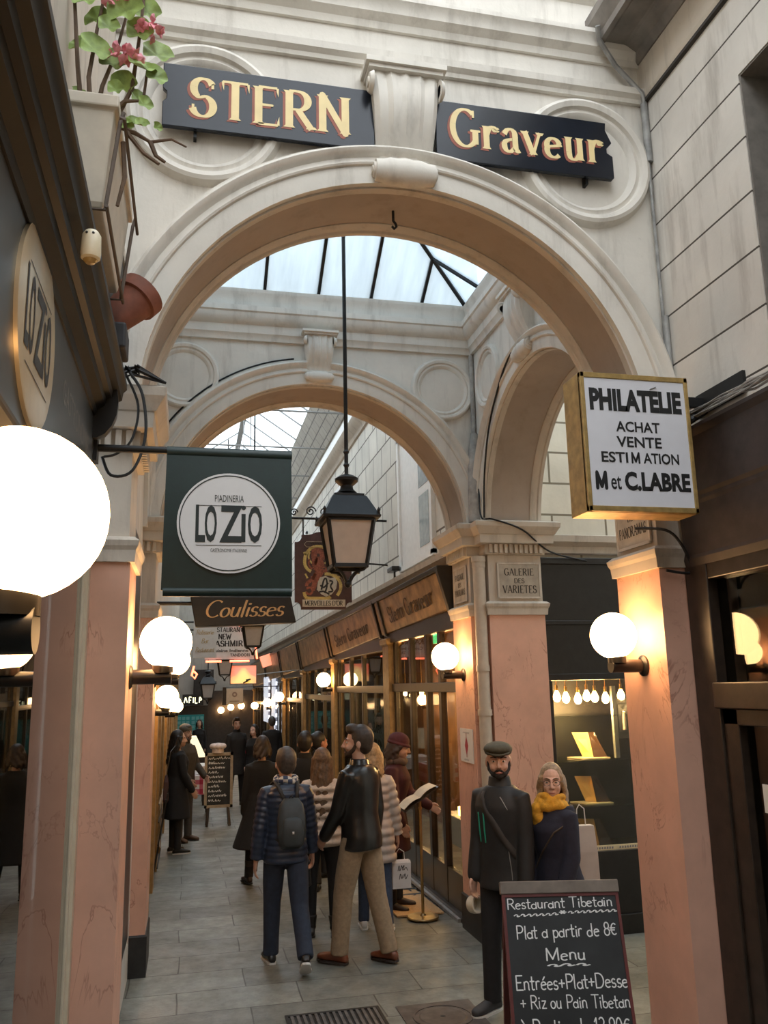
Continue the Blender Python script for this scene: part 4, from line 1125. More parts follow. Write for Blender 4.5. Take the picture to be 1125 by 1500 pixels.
cable('black cable hanging in a loop from the pillar ledge above the banner pole', [(-.30, 3.86, 3.60), (-.24, 3.88, 3.5), (-.22, 3.88, 3.30), (-.27, 3.86, 3.13), (-.36, 3.84, 3.10), (-.40, 3.82, 3.18)], .007)
cable('second black cable looping beside the banner pole', [(-.32, 3.88, 3.60), (-.26, 3.92, 3.46), (-.28, 3.92, 3.30), (-.34, 3.9, 3.22), (-.40, 3.9, 3.2)], .006)
mb = MB()
for k in range(9):
    a = [(-.30+random.uniform(-.03, .05), 3.93+random.uniform(-.03, .03), 3.60+random.uniform(0, .06)) for _ in range(4)]
    a = [(-.36, 3.9, 3.62)] + sorted(a) + [(-.14, 3.98, 3.60)]
    mb.tube(a, .006, 6)
tag(mb.build('cable_bundle', IRON, smooth=True), 'tangle of black cables lying on the front left pillar ledge', 'cable')
STEEL = mat('pale_cable_sheath', (.30, .29, .27), .35, metal=.4, var=.3)
mb = MB()
for k in range(10):
    z = 3.475+.012*random.random(); q = []
    for i in range(8):
        t = i/7; q.append((2.585+random.uniform(-.015, .02), 4.0-1.6*t, z+.04+.05*random.random()-.03*sin(t*pi)))
    mb.tube(q, .006, 6)
tag(mb.build('cable_bundle', STEEL, smooth=True), 'bundle of pale wires lying along the top of the dark right fascia', 'cable')

# ---- right near shop
RS = thing('shopfront', 'dark brown shopfront with glazed door, at the right edge beyond the front pillar', 'shopfront', (2.65, 3, 0))
mb = MB(); mb.mould((2.65, -4.9, 0), (2.65, 4.075, 0), (-1, 0, 0), [(-.06, 2.74), (.02, 2.74), (.03, 2.78), (.025, 2.80), (.03, 3.06), (.035, 3.08), (.035, 3.1), (.045, 3.12), (.045, 3.42), (.07, 3.45), (.07, 3.47), (-.06, 3.47)])
mb.build('fascia', BROWNP, RS)
mb = MB()
mb.box(2.63, 2.75, 3.90, 4.095, 0, 2.75); mb.box(2.635, 2.75, -4.9, 3.90, 2.66, 2.75); mb.box(2.62, 2.75, -4.9, 3.93, 2.00, 2.13); mb.box(2.635, 2.75, 2.75, 2.85, 0, 2.7)
mb.box(2.635, 2.75, -4.9, 3.9, 0, .18)
mb.build('frame', DWOOD, RS, bevel=.006)
mb = MB(); mb.box(2.645, 2.735, 3.78, 3.90, .1, 2.0); mb.box(2.645, 2.735, 2.85, 2.95, .1, 2.0); mb.box(2.645, 2.735, 2.85, 3.9, 1.92, 2.0); mb.box(2.645, 2.735, 2.85, 3.9, .1, .45)
dr = mb.build('door', DWOOD, RS, bevel=.005)
MB().box(2.69, 2.696, 2.95, 3.78, .45, 1.92).build('pane', GLASS, dr)
mb = MB(); mb.box(2.69, 2.696, -4.9, 3.9, 2.13, 2.66); mb.box(2.69, 2.696, -4.9, 2.75, .18, 2.0)
mb.build('pane', GLASS, RS)
mb = MB(); mb.box(3.9, 3.95, -4.9, 4.2, 0, 2.74); mb.box(2.75, 3.95, -4.9, 4.2, 2.72, 2.74); mb.box(2.75, 3.95, 4.12, 4.18, 0, 2.74)
mb.build('wall_shop_right', mat('dim_brown_interior', (.10, .08, .065), .8), kind='structure')
def sticker(name, label, cat, y0, y1, z0, z1, m, marks=None):
    o = MB().box(2.684, 2.689, y0, y1, z0, z1).build(name, m); tag(o, label, cat); return o
sticker('notice', 'white paper notice taped inside the right door glass', 'notice', 3.40, 3.70, 1.52, 1.65, mat('white_paper', (.70, .69, .66), .8, var=.04))
k_ = sticker('sticker', 'small black sticker on the right door above the pink one', 'sticker', 3.42, 3.68, 1.39, 1.47, BLACKI)
mb = MB(); strokes(mb, V((2.6835, 3.65, 1.44)), V((0, -1, 0)), UZ, .2, [[(.03+.1*i, 0), (.09+.1*i, .03)] for i in range(10)], .06); mb.build('lettering', WHITEP, k_)
k_ = sticker('sticker', 'pink square sticker on the right door glass', 'sticker', 3.42, 3.66, 1.22, 1.38, mat('magenta_print', (.50, .05, .27), .5))
mb = MB(); strokes(mb, V((2.6835, 3.60, 1.26)), V((0, -1, 0)), UZ, .1, [[(.1, .1), (.3, .8), (.5, .3), (.8, .9)], [(.1, .4), (.6, .1)]], .06); mb.build('lettering', WHITEP, k_)
k_ = sticker('sticker', 'grey strip sticker below the pink square on the right door', 'sticker', 3.40, 3.66, 1.15, 1.21, mat('grey_print', (.36, .36, .36), .5))
mb = MB(); strokes(mb, V((2.6888, 3.62, .90)), V((0, -1, 0)), UZ, .2, [[(.1, .6), (.2, 0), (.75, 0), (.85, .6)], [(.0, .6), (.95, .6)], [(.0, .6), (.05, .7), (.9, .7), (.95, .6)], [(.2, .8), (.3, .95), (.5, .85), (.6, 1.0)], [(.15, .7), (.25, .9), (.4, .95)]], .05)
tag(mb.build('window_drawing', WHITEP), 'white line drawing of a plant pot on the right door glass', 'sticker')
# ================================================================ shops of the passage, right hand side
INTW = mat('warm_brown_interior', (.30, .15, .07), .7, var=.4, scale=3)
BULB = glow('lit_filament_bulb', (1, .50, .16), 45)
def warm_light(parent, loc, watts, r=.04):
    l = bpy.data.lights.new('bulb_light', 'POINT'); l.energy = watts; l.color = (1, .56, .22); l.shadow_soft_size = r
    o = bpy.data.objects.new('bulb_light', l); COL.objects.link(o)
    o.parent = parent; o.location = world(parent).inverted() @ V(loc)
OLDGOLD = mat('aged_gold_fascia', (.30, .185, .085), .35, metal=.35, var=.6, scale=5)
def zb(y): return 2.84-.026*(y-8)
def zt(y): return 3.24-.008*(y-8)
MB().box(4.2, 4.3, 7.95, 34, -.6, 3.3).build('wall_shop_back', INTW, kind='structure')
MB().box(2.60, 4.3, 7.95, 34, 3.24, 3.30).build('ceiling_shop', INTW, kind='structure')
SHOPGLASS = GLASS
def shop_bay(y0, y1, label, mull, transom, text=None, trims=True, door=False, riser=.45):
    R_ = thing('shopfront', label, 'shopfront', (2.55, (y0+y1)/2, zf(y0)), 0, 'shopfronts down the right side')
    zz = zf(y1)
    mb = MB(); mb.mould((2.50, y0, 0), (2.50, y1, 0), (1, 0, 0), [(0, zb(y0)-.16), (.1, zb(y0)-.16), (.1, zb(y0)+.02), (0, zb(y0)+.02)]); mb.box(2.52, 2.62, y0, y1, transom-.05, transom+.05)
    mb.box(2.545, 2.60, y0, y0+.10, zz, zb(y1)); mb.box(2.545, 2.60, y1-.42, y1-.32, zz, zb(y1))
    for m_ in mull: mb.box(2.535, 2.60, m_-.045, m_+.045, zz, zb(y1))
    mb.build('frame', DWOOD, R_, bevel=.006)
    mb = MB(); mb.box(2.50, 2.62, y0, y1, zz-.02, zz+.12); mb.box(2.54, 2.6, y0, y1-.3, zz+.12, zz+riser); mb.build('stall_riser', BLACK, R_)
    MB().box(2.565, 2.571, y0+.1, y1-.32, zz+riser, zb(y1)-.1).build('pane', SHOPGLASS, R_)
    mb = MB(); mb.box(2.48, 2.62, y1-.34, y1, zz, zb(y1)-.06); mb.stack(2.48, 2.62, y1-.34, y1, [(zb(y1)-.12, 0), (zb(y1)-.09, .03), (zb(y1)-.03, .035), (zb(y1)-.02, .01)])
    mb.build('pilaster', GOLDP, R_, bevel=.006)
    mb = MB()
    a, b = y0+.10, y1-.30
    for (ya, yb_) in ((a, b), (b+.05, y1-.02)):
        mb.add([(2.475, ya, zb(ya)+.03), (2.475, yb_, zb(yb_)+.03), (2.37, yb_, zt(yb_)), (2.37, ya, zt(ya)), (2.55, ya, zb(ya)+.03), (2.55, yb_, zb(yb_)+.03), (2.55, yb_, zt(yb_)), (2.55, ya, zt(ya))],
               [(0, 1, 2, 3), (7, 6, 5, 4), (0, 4, 5, 1), (1, 5, 6, 2), (2, 6, 7, 3), (3, 7, 4, 0)])
    fs = mb.build('fascia_panel', OLDGOLD, R_, bevel=.01)
    mb = MB()
    for ya in (y0, b): mb.add([(2.46, ya, zb(ya)), (2.46, ya+.08, zb(ya)), (2.345, ya+.08, zt(ya)+.01), (2.345, ya, zt(ya)+.01), (2.56, ya, zb(ya)), (2.56, ya+.08, zb(ya)), (2.56, ya+.08, zt(ya)+.01), (2.56, ya, zt(ya)+.01)],
               [(0, 1, 2, 3), (7, 6, 5, 4), (0, 4, 5, 1), (1, 5, 6, 2), (2, 6, 7, 3), (3, 7, 4, 0)])
    mb.mould((2.5, y0, zt(y0)), (2.5, y1, zt(y1)), (-1, 0, 0), [(-.1, 0), (.15, 0), (.16, .05), (-.1, .06)])
    mb.build('fascia_border', BLACK, R_, bevel=.006)
    if text:
        up = (V((2.37, a, zt(a)))-V((2.475, a, zb(a)+.03))).normalized()
        ux = V((0, -1, -(zb(b)-zb(a))/(b-a))).normalized(); n = ux.cross(up)
        t = stroke_text(MB(), text, V((2.475, (a+b)/2, zb((a+b)/2)+.03))+up*.11+n*.006, ux, up, .19, (b-a)*.72, thick=.2, thin=.08, serif=.12, gap=.1)
        t.build('lettering', mat('dark_brown_letter', (.07, .035, .015), .6), fs)
    return R_
S1 = shop_bay(7.86, 10.95, 'dark glazed shopfront with Stern Graveur on its gold fascia, beside the rear pillar', (8.55, 9.05, 9.75), 2.12, 'Stern Graveur')
shop_bay(10.97, 15.15, 'second dark shopfront on the right, with a white poster reversed in its window', (12.6, 13.6), 2.10, 'Stern Graveur')
shop_bay(15.17, 19.3, 'third dark shopfront on the right, between two gold pilasters', (16.4, 17.6), 1.95)
shop_bay(19.32, 23.4, 'fourth shopfront on the right, just before the neon strips', (20.6, 22.0), 1.85)
shop_bay(23.42, 28.0, 'fifth shopfront on the right, carrying the two neon strips', (24.6, 26.6), 1.75)
shop_bay(28.02, 33.9, 'last shopfront on the right, by the end wall', (29.5, 31, 32.4), 1.65)
# threshold strip and coir mat outside the first shop
tag(MB().box(2.47, 2.52, 8.0, 10.9, 0.0, .03).build('threshold', mat('worn_aluminium', (.45, .45, .44), .4, metal=.6, var=.2)), 'worn metal threshold strip along the first shop step', 'threshold')
MT = MB(); MT.add([(1.98, 8.34, .0), (2.44, 8.34, .0), (2.44, 10.7, zf(10.7)), (1.98, 10.7, zf(10.7)), (1.98, 8.34, .014), (2.44, 8.34, .014), (2.44, 10.7, zf(10.7)+.014), (1.98, 10.7, zf(10.7)+.014)],
               [(3, 2, 1, 0), (4, 5, 6, 7), (0, 1, 5, 4), (1, 2, 6, 5), (2, 3, 7, 6), (3, 0, 4, 7)])
MT = tag(MT.build('doormat', mat('tan_coir', (.52, .33, .16), .95, var=.2, scale=80, bmp=.5)), 'long tan coir doormat lettered STERN, at the foot of the brass menu stand', 'doormat')
t = stroke_text(MB(), 'STERN', (2.24, 9.35, zf(9.35)+.020), (0, -1, .012), (1, 0, 0), .26, 1.3, thick=.2, thin=.08, serif=.13, gap=.16); t.build('lettering', BLACKI, MT)
t = stroke_text(MB(), 'ECA', (2.06, 9.1, zf(9.1)+.020), (0, -1, .012), (1, 0, 0), .06, .3, thick=.2, mono=True); t.build('lettering', BLACKI, MT)
# reversed poster in the second window
PO = tag(MB().box(2.578, 2.582, 11.25, 12.4, .9, 1.98).build('poster', mat('grey_white_poster', (.42, .44, .42), .7, var=.06)), 'pale poster with reversed black letters behind the second shop window', 'poster')
mb = MB()
for s, z, w_, h_ in (('THECA', 1.80, .62, .15), ('PARIS', 1.58, .5, .15), ('47 00', 1.36, .55, .12)):
    t = sans_text(None, s, frame(V((2.577, 11.8, z)), (0, -1, 0), UZ), w_, h_, None, None, bold=.03, mirror=True); mb.add(t.v, t.f)
mb.build('lettering', BLACKI, PO)
# small white poster on the rear right pillar
PO = tag(MB().box(2.472, 2.478, 7.36, 7.72, 1.455, 1.75).build('poster', mat('white_paper', (.70, .69, .66), .8)), 'small white poster with a red diamond emblem on the rear right pink pillar', 'poster')
mb = MB(); mb.add([(2.4705, 7.54, 1.69), (2.4705, 7.49, 1.60), (2.4705, 7.54, 1.51), (2.4705, 7.59, 1.60)], [(0, 1, 2, 3)]); mb.bar((2.4707, 7.54, 1.50), (2.4707, 7.54, 1.71), .002, .008)
mb.build('emblem', mat('dull_red_print', (.38, .05, .07), .6), PO)
mb = MB()
strokes(mb, V((2.471, 7.66, 1.70)), V((0, -1, 0)), UZ, .24, [[(.1+.08*i, .03), (.14+.08*i, .09)] for i in range(10)] + [[(.2+.08*i, -.96), (.24+.08*i, -.90)] for i in range(7)], .03)
mb.build('lettering', mat('grey_ink', (.2, .2, .22), .6), PO)

# pendant bulbs inside, by copying one
def bulb_proto(loc, top, label, group):
    L = thing('pendant_bulb', label, 'light bulb', loc, 0, group)
    x, y, z = loc
    MB().lathe([(.001, -.055), (.018, -.05), (.033, -.03), (.036, -.008), (.026, .022), (.014, .045), (.012, .055)], (x, y, z), 14).build('bulb', BULB, L, smooth='all')
    mb = MB(); mb.tube([(x, y, z+.05), (x, y, z+.10)], .015, 10); mb.tube([(x, y, z+.1), (x, y, top)], .004, 6); mb.build('socket', BRASS, L, smooth=True)
    warm_light(L, (x, y, z-.11), 20 if y < 8 else 24)
    return L
b0 = bulb_proto((3.35, 8.9, 2.02), 3.24, 'bare glowing bulb hanging inside the Stern Graveur shop', 'bulbs in the Stern Graveur shop')
for x, y, z in ((3.5, 9.3, 2.06), (3.3, 9.75, 2.0), (3.7, 10.1, 2.04), (3.9, 9.5, 2.07), (3.2, 8.45, 2.05), (3.55, 11.9, 2.0), (3.45, 12.6, 2.05), (3.5, 13.4, 2.0), (3.6, 14.2, 2.02)):
    copy_thing(b0, (x, y, z), 'bare glowing bulb hanging inside the Stern Graveur shop')
# table laid inside the window
def clothed_table(loc, label, w_, d_, h_, m, drop=.28):
    T_ = thing('table', label, 'table', loc)
    x, y, z = loc
    mb = MB()
    for a in (-1, 1):
        for b in (-1, 1): mb.box(x+a*(w_/2-.05)-.02, x+a*(w_/2-.05)+.02, y+b*(d_/2-.05)-.02, y+b*(d_/2-.05)+.02, z, z+h_-.02)
    mb.build('legs', DWOOD, T_)
    mb = MB(); mb.stack(x-w_/2, x+w_/2, y-d_/2, y+d_/2, [(z+h_-drop, .02), (z+h_-drop*.5, .006), (z+h_-.004, .0), (z+h_, -.006)])
    mb.build('tablecloth', m, T_)
    return T_
clothed_table((3.15, 9.25, 0), 'small table with white cloth inside the Stern Graveur window', .6, .8, .74, WHITEP)
def plate(loc, label, group, r=.11):
    o = MB().lathe([(.001, .004), (r*.6, .004), (r*.7, .012), (r, .02), (r, .024), (r*.66, .016), (r*.6, .010), (.001, .010)], loc, 24).build('plate', WHITEP, smooth=True)
    return tag(o, label, 'plate', group)
plate((3.05, 9.1, .74), 'white plate on the table inside the Stern Graveur window', 'plates in the Stern window'); plate((3.2, 9.45, .74), 'white plate on the table inside the Stern Graveur window', 'plates in the Stern window')
def candle(loc, label):
    L = thing('candle_glass', label, 'candle', loc)
    x, y, z = loc
    MB().lathe([(.030, 0), (.034, .01), (.036, .09), (.033, .09), (.031, .012), (.001, .01)], loc, 14).build('glass', glow('candle_glow_glass', (1, .5, .14), 14), L, smooth=True)
    MB().lathe([(.001, .012), (.02, .012), (.02, .05), (.001, .05)], loc, 10).build('wax', WHITEP, L)
    return L
candle((2.95, 9.28, .74), 'lit candle glass on the table inside the Stern Graveur window')

# ---- brass menu stand outside
M_ = thing('menu_stand', 'slim brass menu stand with an open menu, standing on the coir mat', 'stand', (2.20, 8.22, 0))
x, y = 2.20, 8.22
MB().lathe([(.15, .012), (.15, .022), (.145, .028), (.03, .034), (.02, .05), (.001, .05)], (x, y, 0), 32).build('base', mat('dark_brass', (.34, .25, .13), .35, metal=.9, var=.2), M_, smooth=True)
mb = MB(); mb.tube([(x, y, .04), (x, y, 1.08)], .014, 14); mb.tube([(x, y, .98), (x, y, 1.0)], .019, 14); mb.build('pole', BRASS, M_, smooth=True)
mb = MB(); R1 = Matrix.Translation((x-.02, y, 1.09)) @ Matrix.Rotation(radians(-32), 4, 'Y')
mb.box(-.20, .20, -.15, .15, -.010, 0, R1); mb.build('holder', DWOOD, M_)
mb = MB(); rg = []
for i in range(11):
    t = -1+2*i/10; zz = .012+.02*math.sin(abs(t)*pi)*(1-abs(t)*.4)
    rg.append([R1 @ V((t*.19, -.13, zz)), R1 @ V((t*.19, .13, zz)), R1 @ V((t*.19, .13, zz+.003)), R1 @ V((t*.19, -.13, zz+.003))])
mb.rings(rg); mb.build('menu_page', mat('cream_paper', (.66, .58, .44), .8, var=.06), M_)

L = thing('spotlight', 'small black spotlight fixed on the white ledge above the Stern Graveur fascia', 'spotlight', (2.49, 10.2, 3.50))
mb = MB(); mb.tube([(2.49, 10.2, 3.45), (2.49, 10.2, 3.54)], .012, 8); mb.build('stem', BLACK, L)
MB().box(2.42, 2.52, 10.05, 10.32, 3.54, 3.60).build('head', BLACK, L, bevel=.01)
L = thing('exit_sign', 'small green lit exit sign inside the Stern Graveur shop, high behind the glass', 'sign', (2.85, 9.5, 3.24))
MB().box(2.80, 2.83, 9.35, 9.65, 2.62, 2.76).build('lit_face', glow('green_exit_panel', (.05, .9, .25), 1.4), L)
MB().tube([(2.815, 9.5, 2.76), (2.815, 9.5, 3.24)], .008, 6).build('rod', IRON, L)
# ================================================================ gallery shop, facing the camera through the bay
GS = thing('shopfront', 'black gallery shopfront with a lit display window, between the two pink pillars', 'shopfront', (4.5, 7.36, 0))
mb = MB(); mb.box(3.14, 6.6, 7.22, 7.34, 2.18, 3.26); mb.box(3.14, 6.6, 7.20, 7.34, 2.66, 2.70); mb.box(3.14, 6.6, 7.19, 7.34, 3.22, 3.28); mb.box(3.14, 6.6, 7.20, 7.34, 2.16, 2.22)
mb.build('fascia', BLACK, GS, bevel=.006)
mb = MB(); mb.box(3.14, 6.6, 7.24, 7.34, .0, .68); mb.box(3.14, 6.6, 7.21, 7.34, .0, .16); mb.box(3.14, 3.22, 7.26, 7.34, .68, 2.18); mb.box(4.09, 4.17, 7.26, 7.34, .68, 2.18); mb.box(4.17, 6.6, 7.28, 7.34, .68, 2.18)
mb.build('frame', BLACK, GS, bevel=.005)
MB().box(3.22, 4.10, 7.30, 7.306, .72, 2.16).build('pane', GLASS, GS)
mb = MB(); mb.box(3.14, 4.30, 7.90, 7.93, .6, 2.7); mb.box(4.27, 4.30, 7.36, 7.93, .6, 2.7); mb.box(3.14, 3.17, 7.61, 7.93, .6, 2.7); mb.box(3.14, 4.3, 7.36, 7.93, 2.2, 2.24); mb.box(3.14, 4.3, 7.36, 7.93, .6, .66)
mb.build('display_case', mat('near_black_case', (.008, .006, .005), .5, var=.3), GS)
TAPE = MB().box(3.22, 4.10, 7.285, 7.297, .675, .72).build('lettered_strip', mat('cream_strip', (.70, .60, .38), .6), GS)
t = MB(); strokes(t, V((3.26, 7.283, .69)), UX, UZ, .8, [[(.03+.031*i, 0), (.035+.031*i, .022)] for i in range(31) if i not in (8, 9, 18, 19)], .018); t.build('lettering', mat('grey_ink', (.2, .2, .22), .6), TAPE)
SHELFG = mat('lit_shelf_edge', (.70, .62, .46), .25, var=.1)
for z, lb in ((1.84, 'top glass display shelf below the row of bulbs in the gallery window'), (1.44, 'glass display shelf second from the top in the gallery window'), (1.04, 'lowest glass display shelf in the gallery window')):
    tag(MB().box(3.18, 4.24, 7.40, 7.88, z-.010, z).build('display_shelf', glass('clear_shelf', (.9, .95, .92), .02, .9) if 'clear_shelf' not in MATS else MATS['clear_shelf']), lb, 'shelf')
for z, lb in ((1.44, 'open folding card display with a gold panel on the upper shelf'), (1.04, 'open folding card display with a gold panel on the lowest shelf'), (.66, 'open folding card display with a gold panel at the window bottom')):
    D_ = thing('card_display', lb, 'display', (3.7, 7.55, z))
    mb = MB(); mb.add([(3.50, 7.66, z+.002), (3.58, 7.46, z+.002), (3.84, 7.46, z+.002), (3.76, 7.66, z+.002), (3.50, 7.66, z+.014), (3.58, 7.46, z+.014), (3.84, 7.46, z+.014), (3.76, 7.66, z+.014)],
        [(3, 2, 1, 0), (4, 5, 6, 7), (0, 1, 5, 4), (1, 2, 6, 5), (2, 3, 7, 6), (3, 0, 4, 7)]); mb.build('base', SHELFG, D_)
    mb = MB(); q = [(3.63, 7.60, z+.014), (3.70, 7.52, z+.014), (3.70, 7.60, z+.235), (3.57, 7.68, z+.235)]; mb.add(q+[(a+.004, b+.008, c) for a, b, c in q], [(0, 1, 2, 3), (7, 6, 5, 4), (0, 4, 5, 1), (1, 5, 6, 2), (2, 6, 7, 3), (3, 7, 4, 0)])
    mb.build('gold_panel', mat('gold_card', (.82, .56, .22), .35, metal=.35, var=.06), D_)
    mb = MB(); q = [(3.70, 7.52, z+.014), (3.83, 7.50, z+.014), (3.77, 7.62, z+.235), (3.70, 7.60, z+.235)]; mb.add(q+[(a+.004, b+.008, c) for a, b, c in q], [(0, 1, 2, 3), (7, 6, 5, 4), (0, 4, 5, 1), (1, 5, 6, 2), (2, 6, 7, 3), (3, 7, 4, 0)])
    mb.build('dark_panel', mat('polished_dark_card', (.06, .03, .018), .12), D_)
b1 = None
for i, x in enumerate((3.33, 3.42, 3.54, 3.63, 3.71, 3.82, 3.98)):
    lb = 'glowing filament bulb in the row at the top of the gallery window'
    if not b1: b1 = bulb_proto((x, 7.43, 2.02), 2.2, lb, 'bulbs in the gallery window')
    else: copy_thing(b1, (x, 7.43, 2.02-.012*(i % 3)), lb)
MTR = thing('wall_meter', 'grey metal meter box at the right inside the gallery window', 'box', (3.98, 7.45, 1.8))
MB().box(3.87, 3.91, 7.40, 7.44, 1.45, 2.1).build('back_strip', GREYM, MTR)
mb = MB(); mb.box(3.90, 4.05, 7.42, 7.50, 1.62, 1.98); mb.build('case', mat('dark_grey_case', (.12, .12, .12), .4), MTR, bevel=.005)
MB().box(3.93, 4.03, 7.412, 7.42, 1.68, 1.93).build('window', mat('grey_meter_window', (.22, .22, .22), .15), MTR)
mb = MB(); mb.lathe([(.02, 0), (.022, .1), (.018, .16), (.001, .17)], (3.98, 7.405, 1.70), 12); mb.build('gauge', mat('pale_gauge', (.55, .5, .45), .3), MTR)
for x in (3.90, 3.98):
    pass

# ================================================================ floor pieces
GR = thing('floor_grate', 'dark iron floor grating at the bottom edge, left of the manhole cover', 'grating', (1.0, 5.95, 0))
mb = MB(); mb.box(.70, 1.30, 6.16, 6.19, 0.0, .008); mb.box(.70, 1.30, 5.60, 5.63, 0.0, .008); mb.box(.68, .70, 5.60, 6.19, 0, .008); mb.box(1.30, 1.32, 5.60, 6.19, 0, .008); mb.box(.70, 1.30, 5.63, 6.16, 0, .002)
mb.build('frame', BLACKI, GR)
for k in range(15): MB().box(.715+k*.04, .735+k*.04, 5.63, 6.16, .002, .009).build('bar', mat('worn_iron', (.15, .145, .14), .5, metal=.5, var=.3), GR)
MH = thing('manhole_cover', 'brown iron manhole cover set in the paving, bottom centre', 'manhole cover', (1.69, 5.88, 0))
MHM = mat('rusty_brown_iron', (.10, .085, .075), .6, metal=.3, var=.3)
MB().box(1.43, 1.95, 5.62, 6.14, 0, .006).build('plate', MHM, MH)
mb = MB(); rg = [[V((1.69+r*cos(2*pi*k/40), 5.88+r*sin(2*pi*k/40), z)) for k in range(40)] for r, z in ((.20, .006), (.20, .011), (.185, .011), (.185, .007), (.16, .007), (.15, .010), (.03, .010))]
mb.rings(rg); mb.build('ring', MHM, MH)
MB().sphere((1.69, 5.88, .008), (.02, .02, .006), 10, 6).build('keyhole', BLACKI, MH)

# ================================================================ chalkboard at the front
CB_ = thing('sandwich_board', 'chalkboard A-frame with a Tibetan restaurant menu, standing at the bottom right', 'board', (1.74, 3.95, 0), 0)
ux = V((.974, -.225, 0)); bk_ = V((.225, .974, 0))
PT = V((1.463, 4.05, 1.225)); WID = .56; LEN = 1.22
ln = radians(17); dn = (V((0, 0, -1))*cos(ln) - bk_*sin(ln)); nrm = (V((0, 0, 1))*0 + (-bk_)*cos(ln) + V((0, 0, 1))*sin(ln)*1.0).normalized()
nrm = ux.cross(-dn).normalized()
def bp(a, b, c=0): return PT + ux*a + dn*b + nrm*c
REDW = mat('dark_red_frame', (.13, .025, .022), .5, var=.2)
GREYW = mat('weathered_grey_wood', (.19, .155, .125), .75, var=.3, scale=9)
def bpbox(mb, a0, a1, b0, b1, c0, c1):
    vs = [bp(a, b, c) for c in (c0, c1) for a, b in ((a0, b0), (a1, b0), (a1, b1), (a0, b1))]
    mb.add(vs, [(3, 2, 1, 0), (4, 5, 6, 7), (0, 1, 5, 4), (1, 2, 6, 5), (2, 3, 7, 6), (3, 0, 4, 7)])
mb = MB(); bpbox(mb, 0, WID, 0, .055, -.03, .012); mb.build('top_rail', GREYW, CB_, bevel=.004)
mb = MB(); bpbox(mb, .006, .020, .055, LEN, -.02, .006); bpbox(mb, WID-.020, WID-.006, .055, LEN, -.02, .006); bpbox(mb, .006, WID-.006, .055, .068, -.02, .005); bpbox(mb, .006, WID-.006, 1.05, 1.065, -.02, .006); mb.build('frame', REDW, CB_)
mb = MB(); bpbox(mb, .02, WID-.02, .06, 1.05, -.015, 0); mb.build('slate', SLATE, CB_)
mb = MB()
for a in (.03, WID-.03):
    q0, q1 = bp(a, .03, -.03), bp(a, 0, -.03); e = V((q0.x, q0.y, 0)) + bk_*.32
    mb.bar(q0, e, .03, .03)
mb.bar(bp(.03, .03, -.03).lerp(V((bp(.03, .03).x, bp(.03, .03).y, 0))+bk_*.32, .7), bp(WID-.03, .03, -.03).lerp(V((bp(WID-.03, .03).x, bp(WID-.03, .03).y, 0))+bk_*.32, .7), .03, .03)
mb.build('back_leg', REDW, CB_)
k = .56/905
def chalk(mb, s, x0, x1, yb_, h, rise=0):
    xo = 45+.085*(yb_-60); a0, a1 = (x0-xo)*k, (x1-xo)*k
    u2 = (ux - dn*rise).normalized()
    P = bp((a0+a1)/2, (yb_-60)*k*1.02, .0012)
    stroke_text(mb, s, P, u2, -dn, h*k*1.05, (a1-a0), thick=.10, mono=True, gap=.03, jitter=.025)
mb = MB()
chalk(mb, 'Restaurant Tibetain', 105, 905, 245, 68, .012)
chalk(mb, 'Plat a partir de 8€', 175, 930, 440, 84, .015)
chalk(mb, 'Menu', 390, 685, 588, 76, .02)
chalk(mb, 'Entrées+Plat+Desse', 165, 985, 768, 88, .005)
chalk(mb, '+ Riz ou Pain Tibetan', 200, 990, 888, 78, -.01)
chalk(mb, 'à Partir  de 13.90€', 200, 985, 1045, 92, .0)
chalk(mb, 'Frites Maison', 310, 930, 1190, 84, .0)
for yb_, x0, x1 in ((310, 160, 490), (295, 570, 935), (640, 400, 715)):
    chalk(mb, '~'*(7 if x1-x0 < 340 else 8) if yb_ < 400 else '~~~', x0, x1, yb_, 60, .02)
chalk(mb, '*', 505, 555, 300, 60)
mb.build('lettering', CHALK, CB_, label='white chalk handwriting')

# ================================================================ flower box and pot on the left cornice
FB = thing('window_box', 'cream plastic window box in a wire cradle on the dark left cornice', 'planter', (-.36, 2.85, 3.53))
CRP = mat('cream_plastic_box', (.56, .50, .40), .5, var=.08)
rg = []
for z, xa, xb, ya, yb_ in ((3.70, -.405, -.315, 2.64, 3.26), (3.72, -.41, -.31, 2.63, 3.27), (4.04, -.43, -.285, 2.60, 3.30), (4.045, -.445, -.27, 2.585, 3.315), (4.09, -.445, -.27, 2.585, 3.315)):
    rg.append([V((xa, ya, z)), V((xb, ya, z)), V((xb, yb_, z)), V((xa, yb_, z))])
MB().rings(rg).build('box', CRP, FB, bevel=.006)
mb = MB()
for y in (2.62, 3.28): mb.tube([(-.43, y, 3.52), (-.42, y-.01, 3.68), (-.30, y-.01, 3.68), (-.265, y-.015, 4.0), (-.255, y-.015, 4.04)], .007, 6)
mb.tube([(-.265, 2.58, 4.0), (-.25, 2.58, 4.0), (-.25, 3.32, 4.0)], .006, 6); mb.tube([(-.295, 2.60, 3.69), (-.295, 3.32, 3.69)], .006, 6); mb.tube([(-.43, 2.6, 3.52), (-.43, 3.3, 3.52)], .006, 6)
mb.build('wire_cradle', mat('rusty_wire', (.12, .09, .07), .7), FB)
GP = thing('geranium', 'straggly geranium with pink blooms growing from the cream window box', 'plant', (-.36, 2.72, 4.09))
GREENL = mat('geranium_leaf', (.27, .38, .10), .55, var=.35, scale=25)
STEM = mat('woody_brown_stem', (.13, .085, .055), .85, var=.3)
mb = MB()
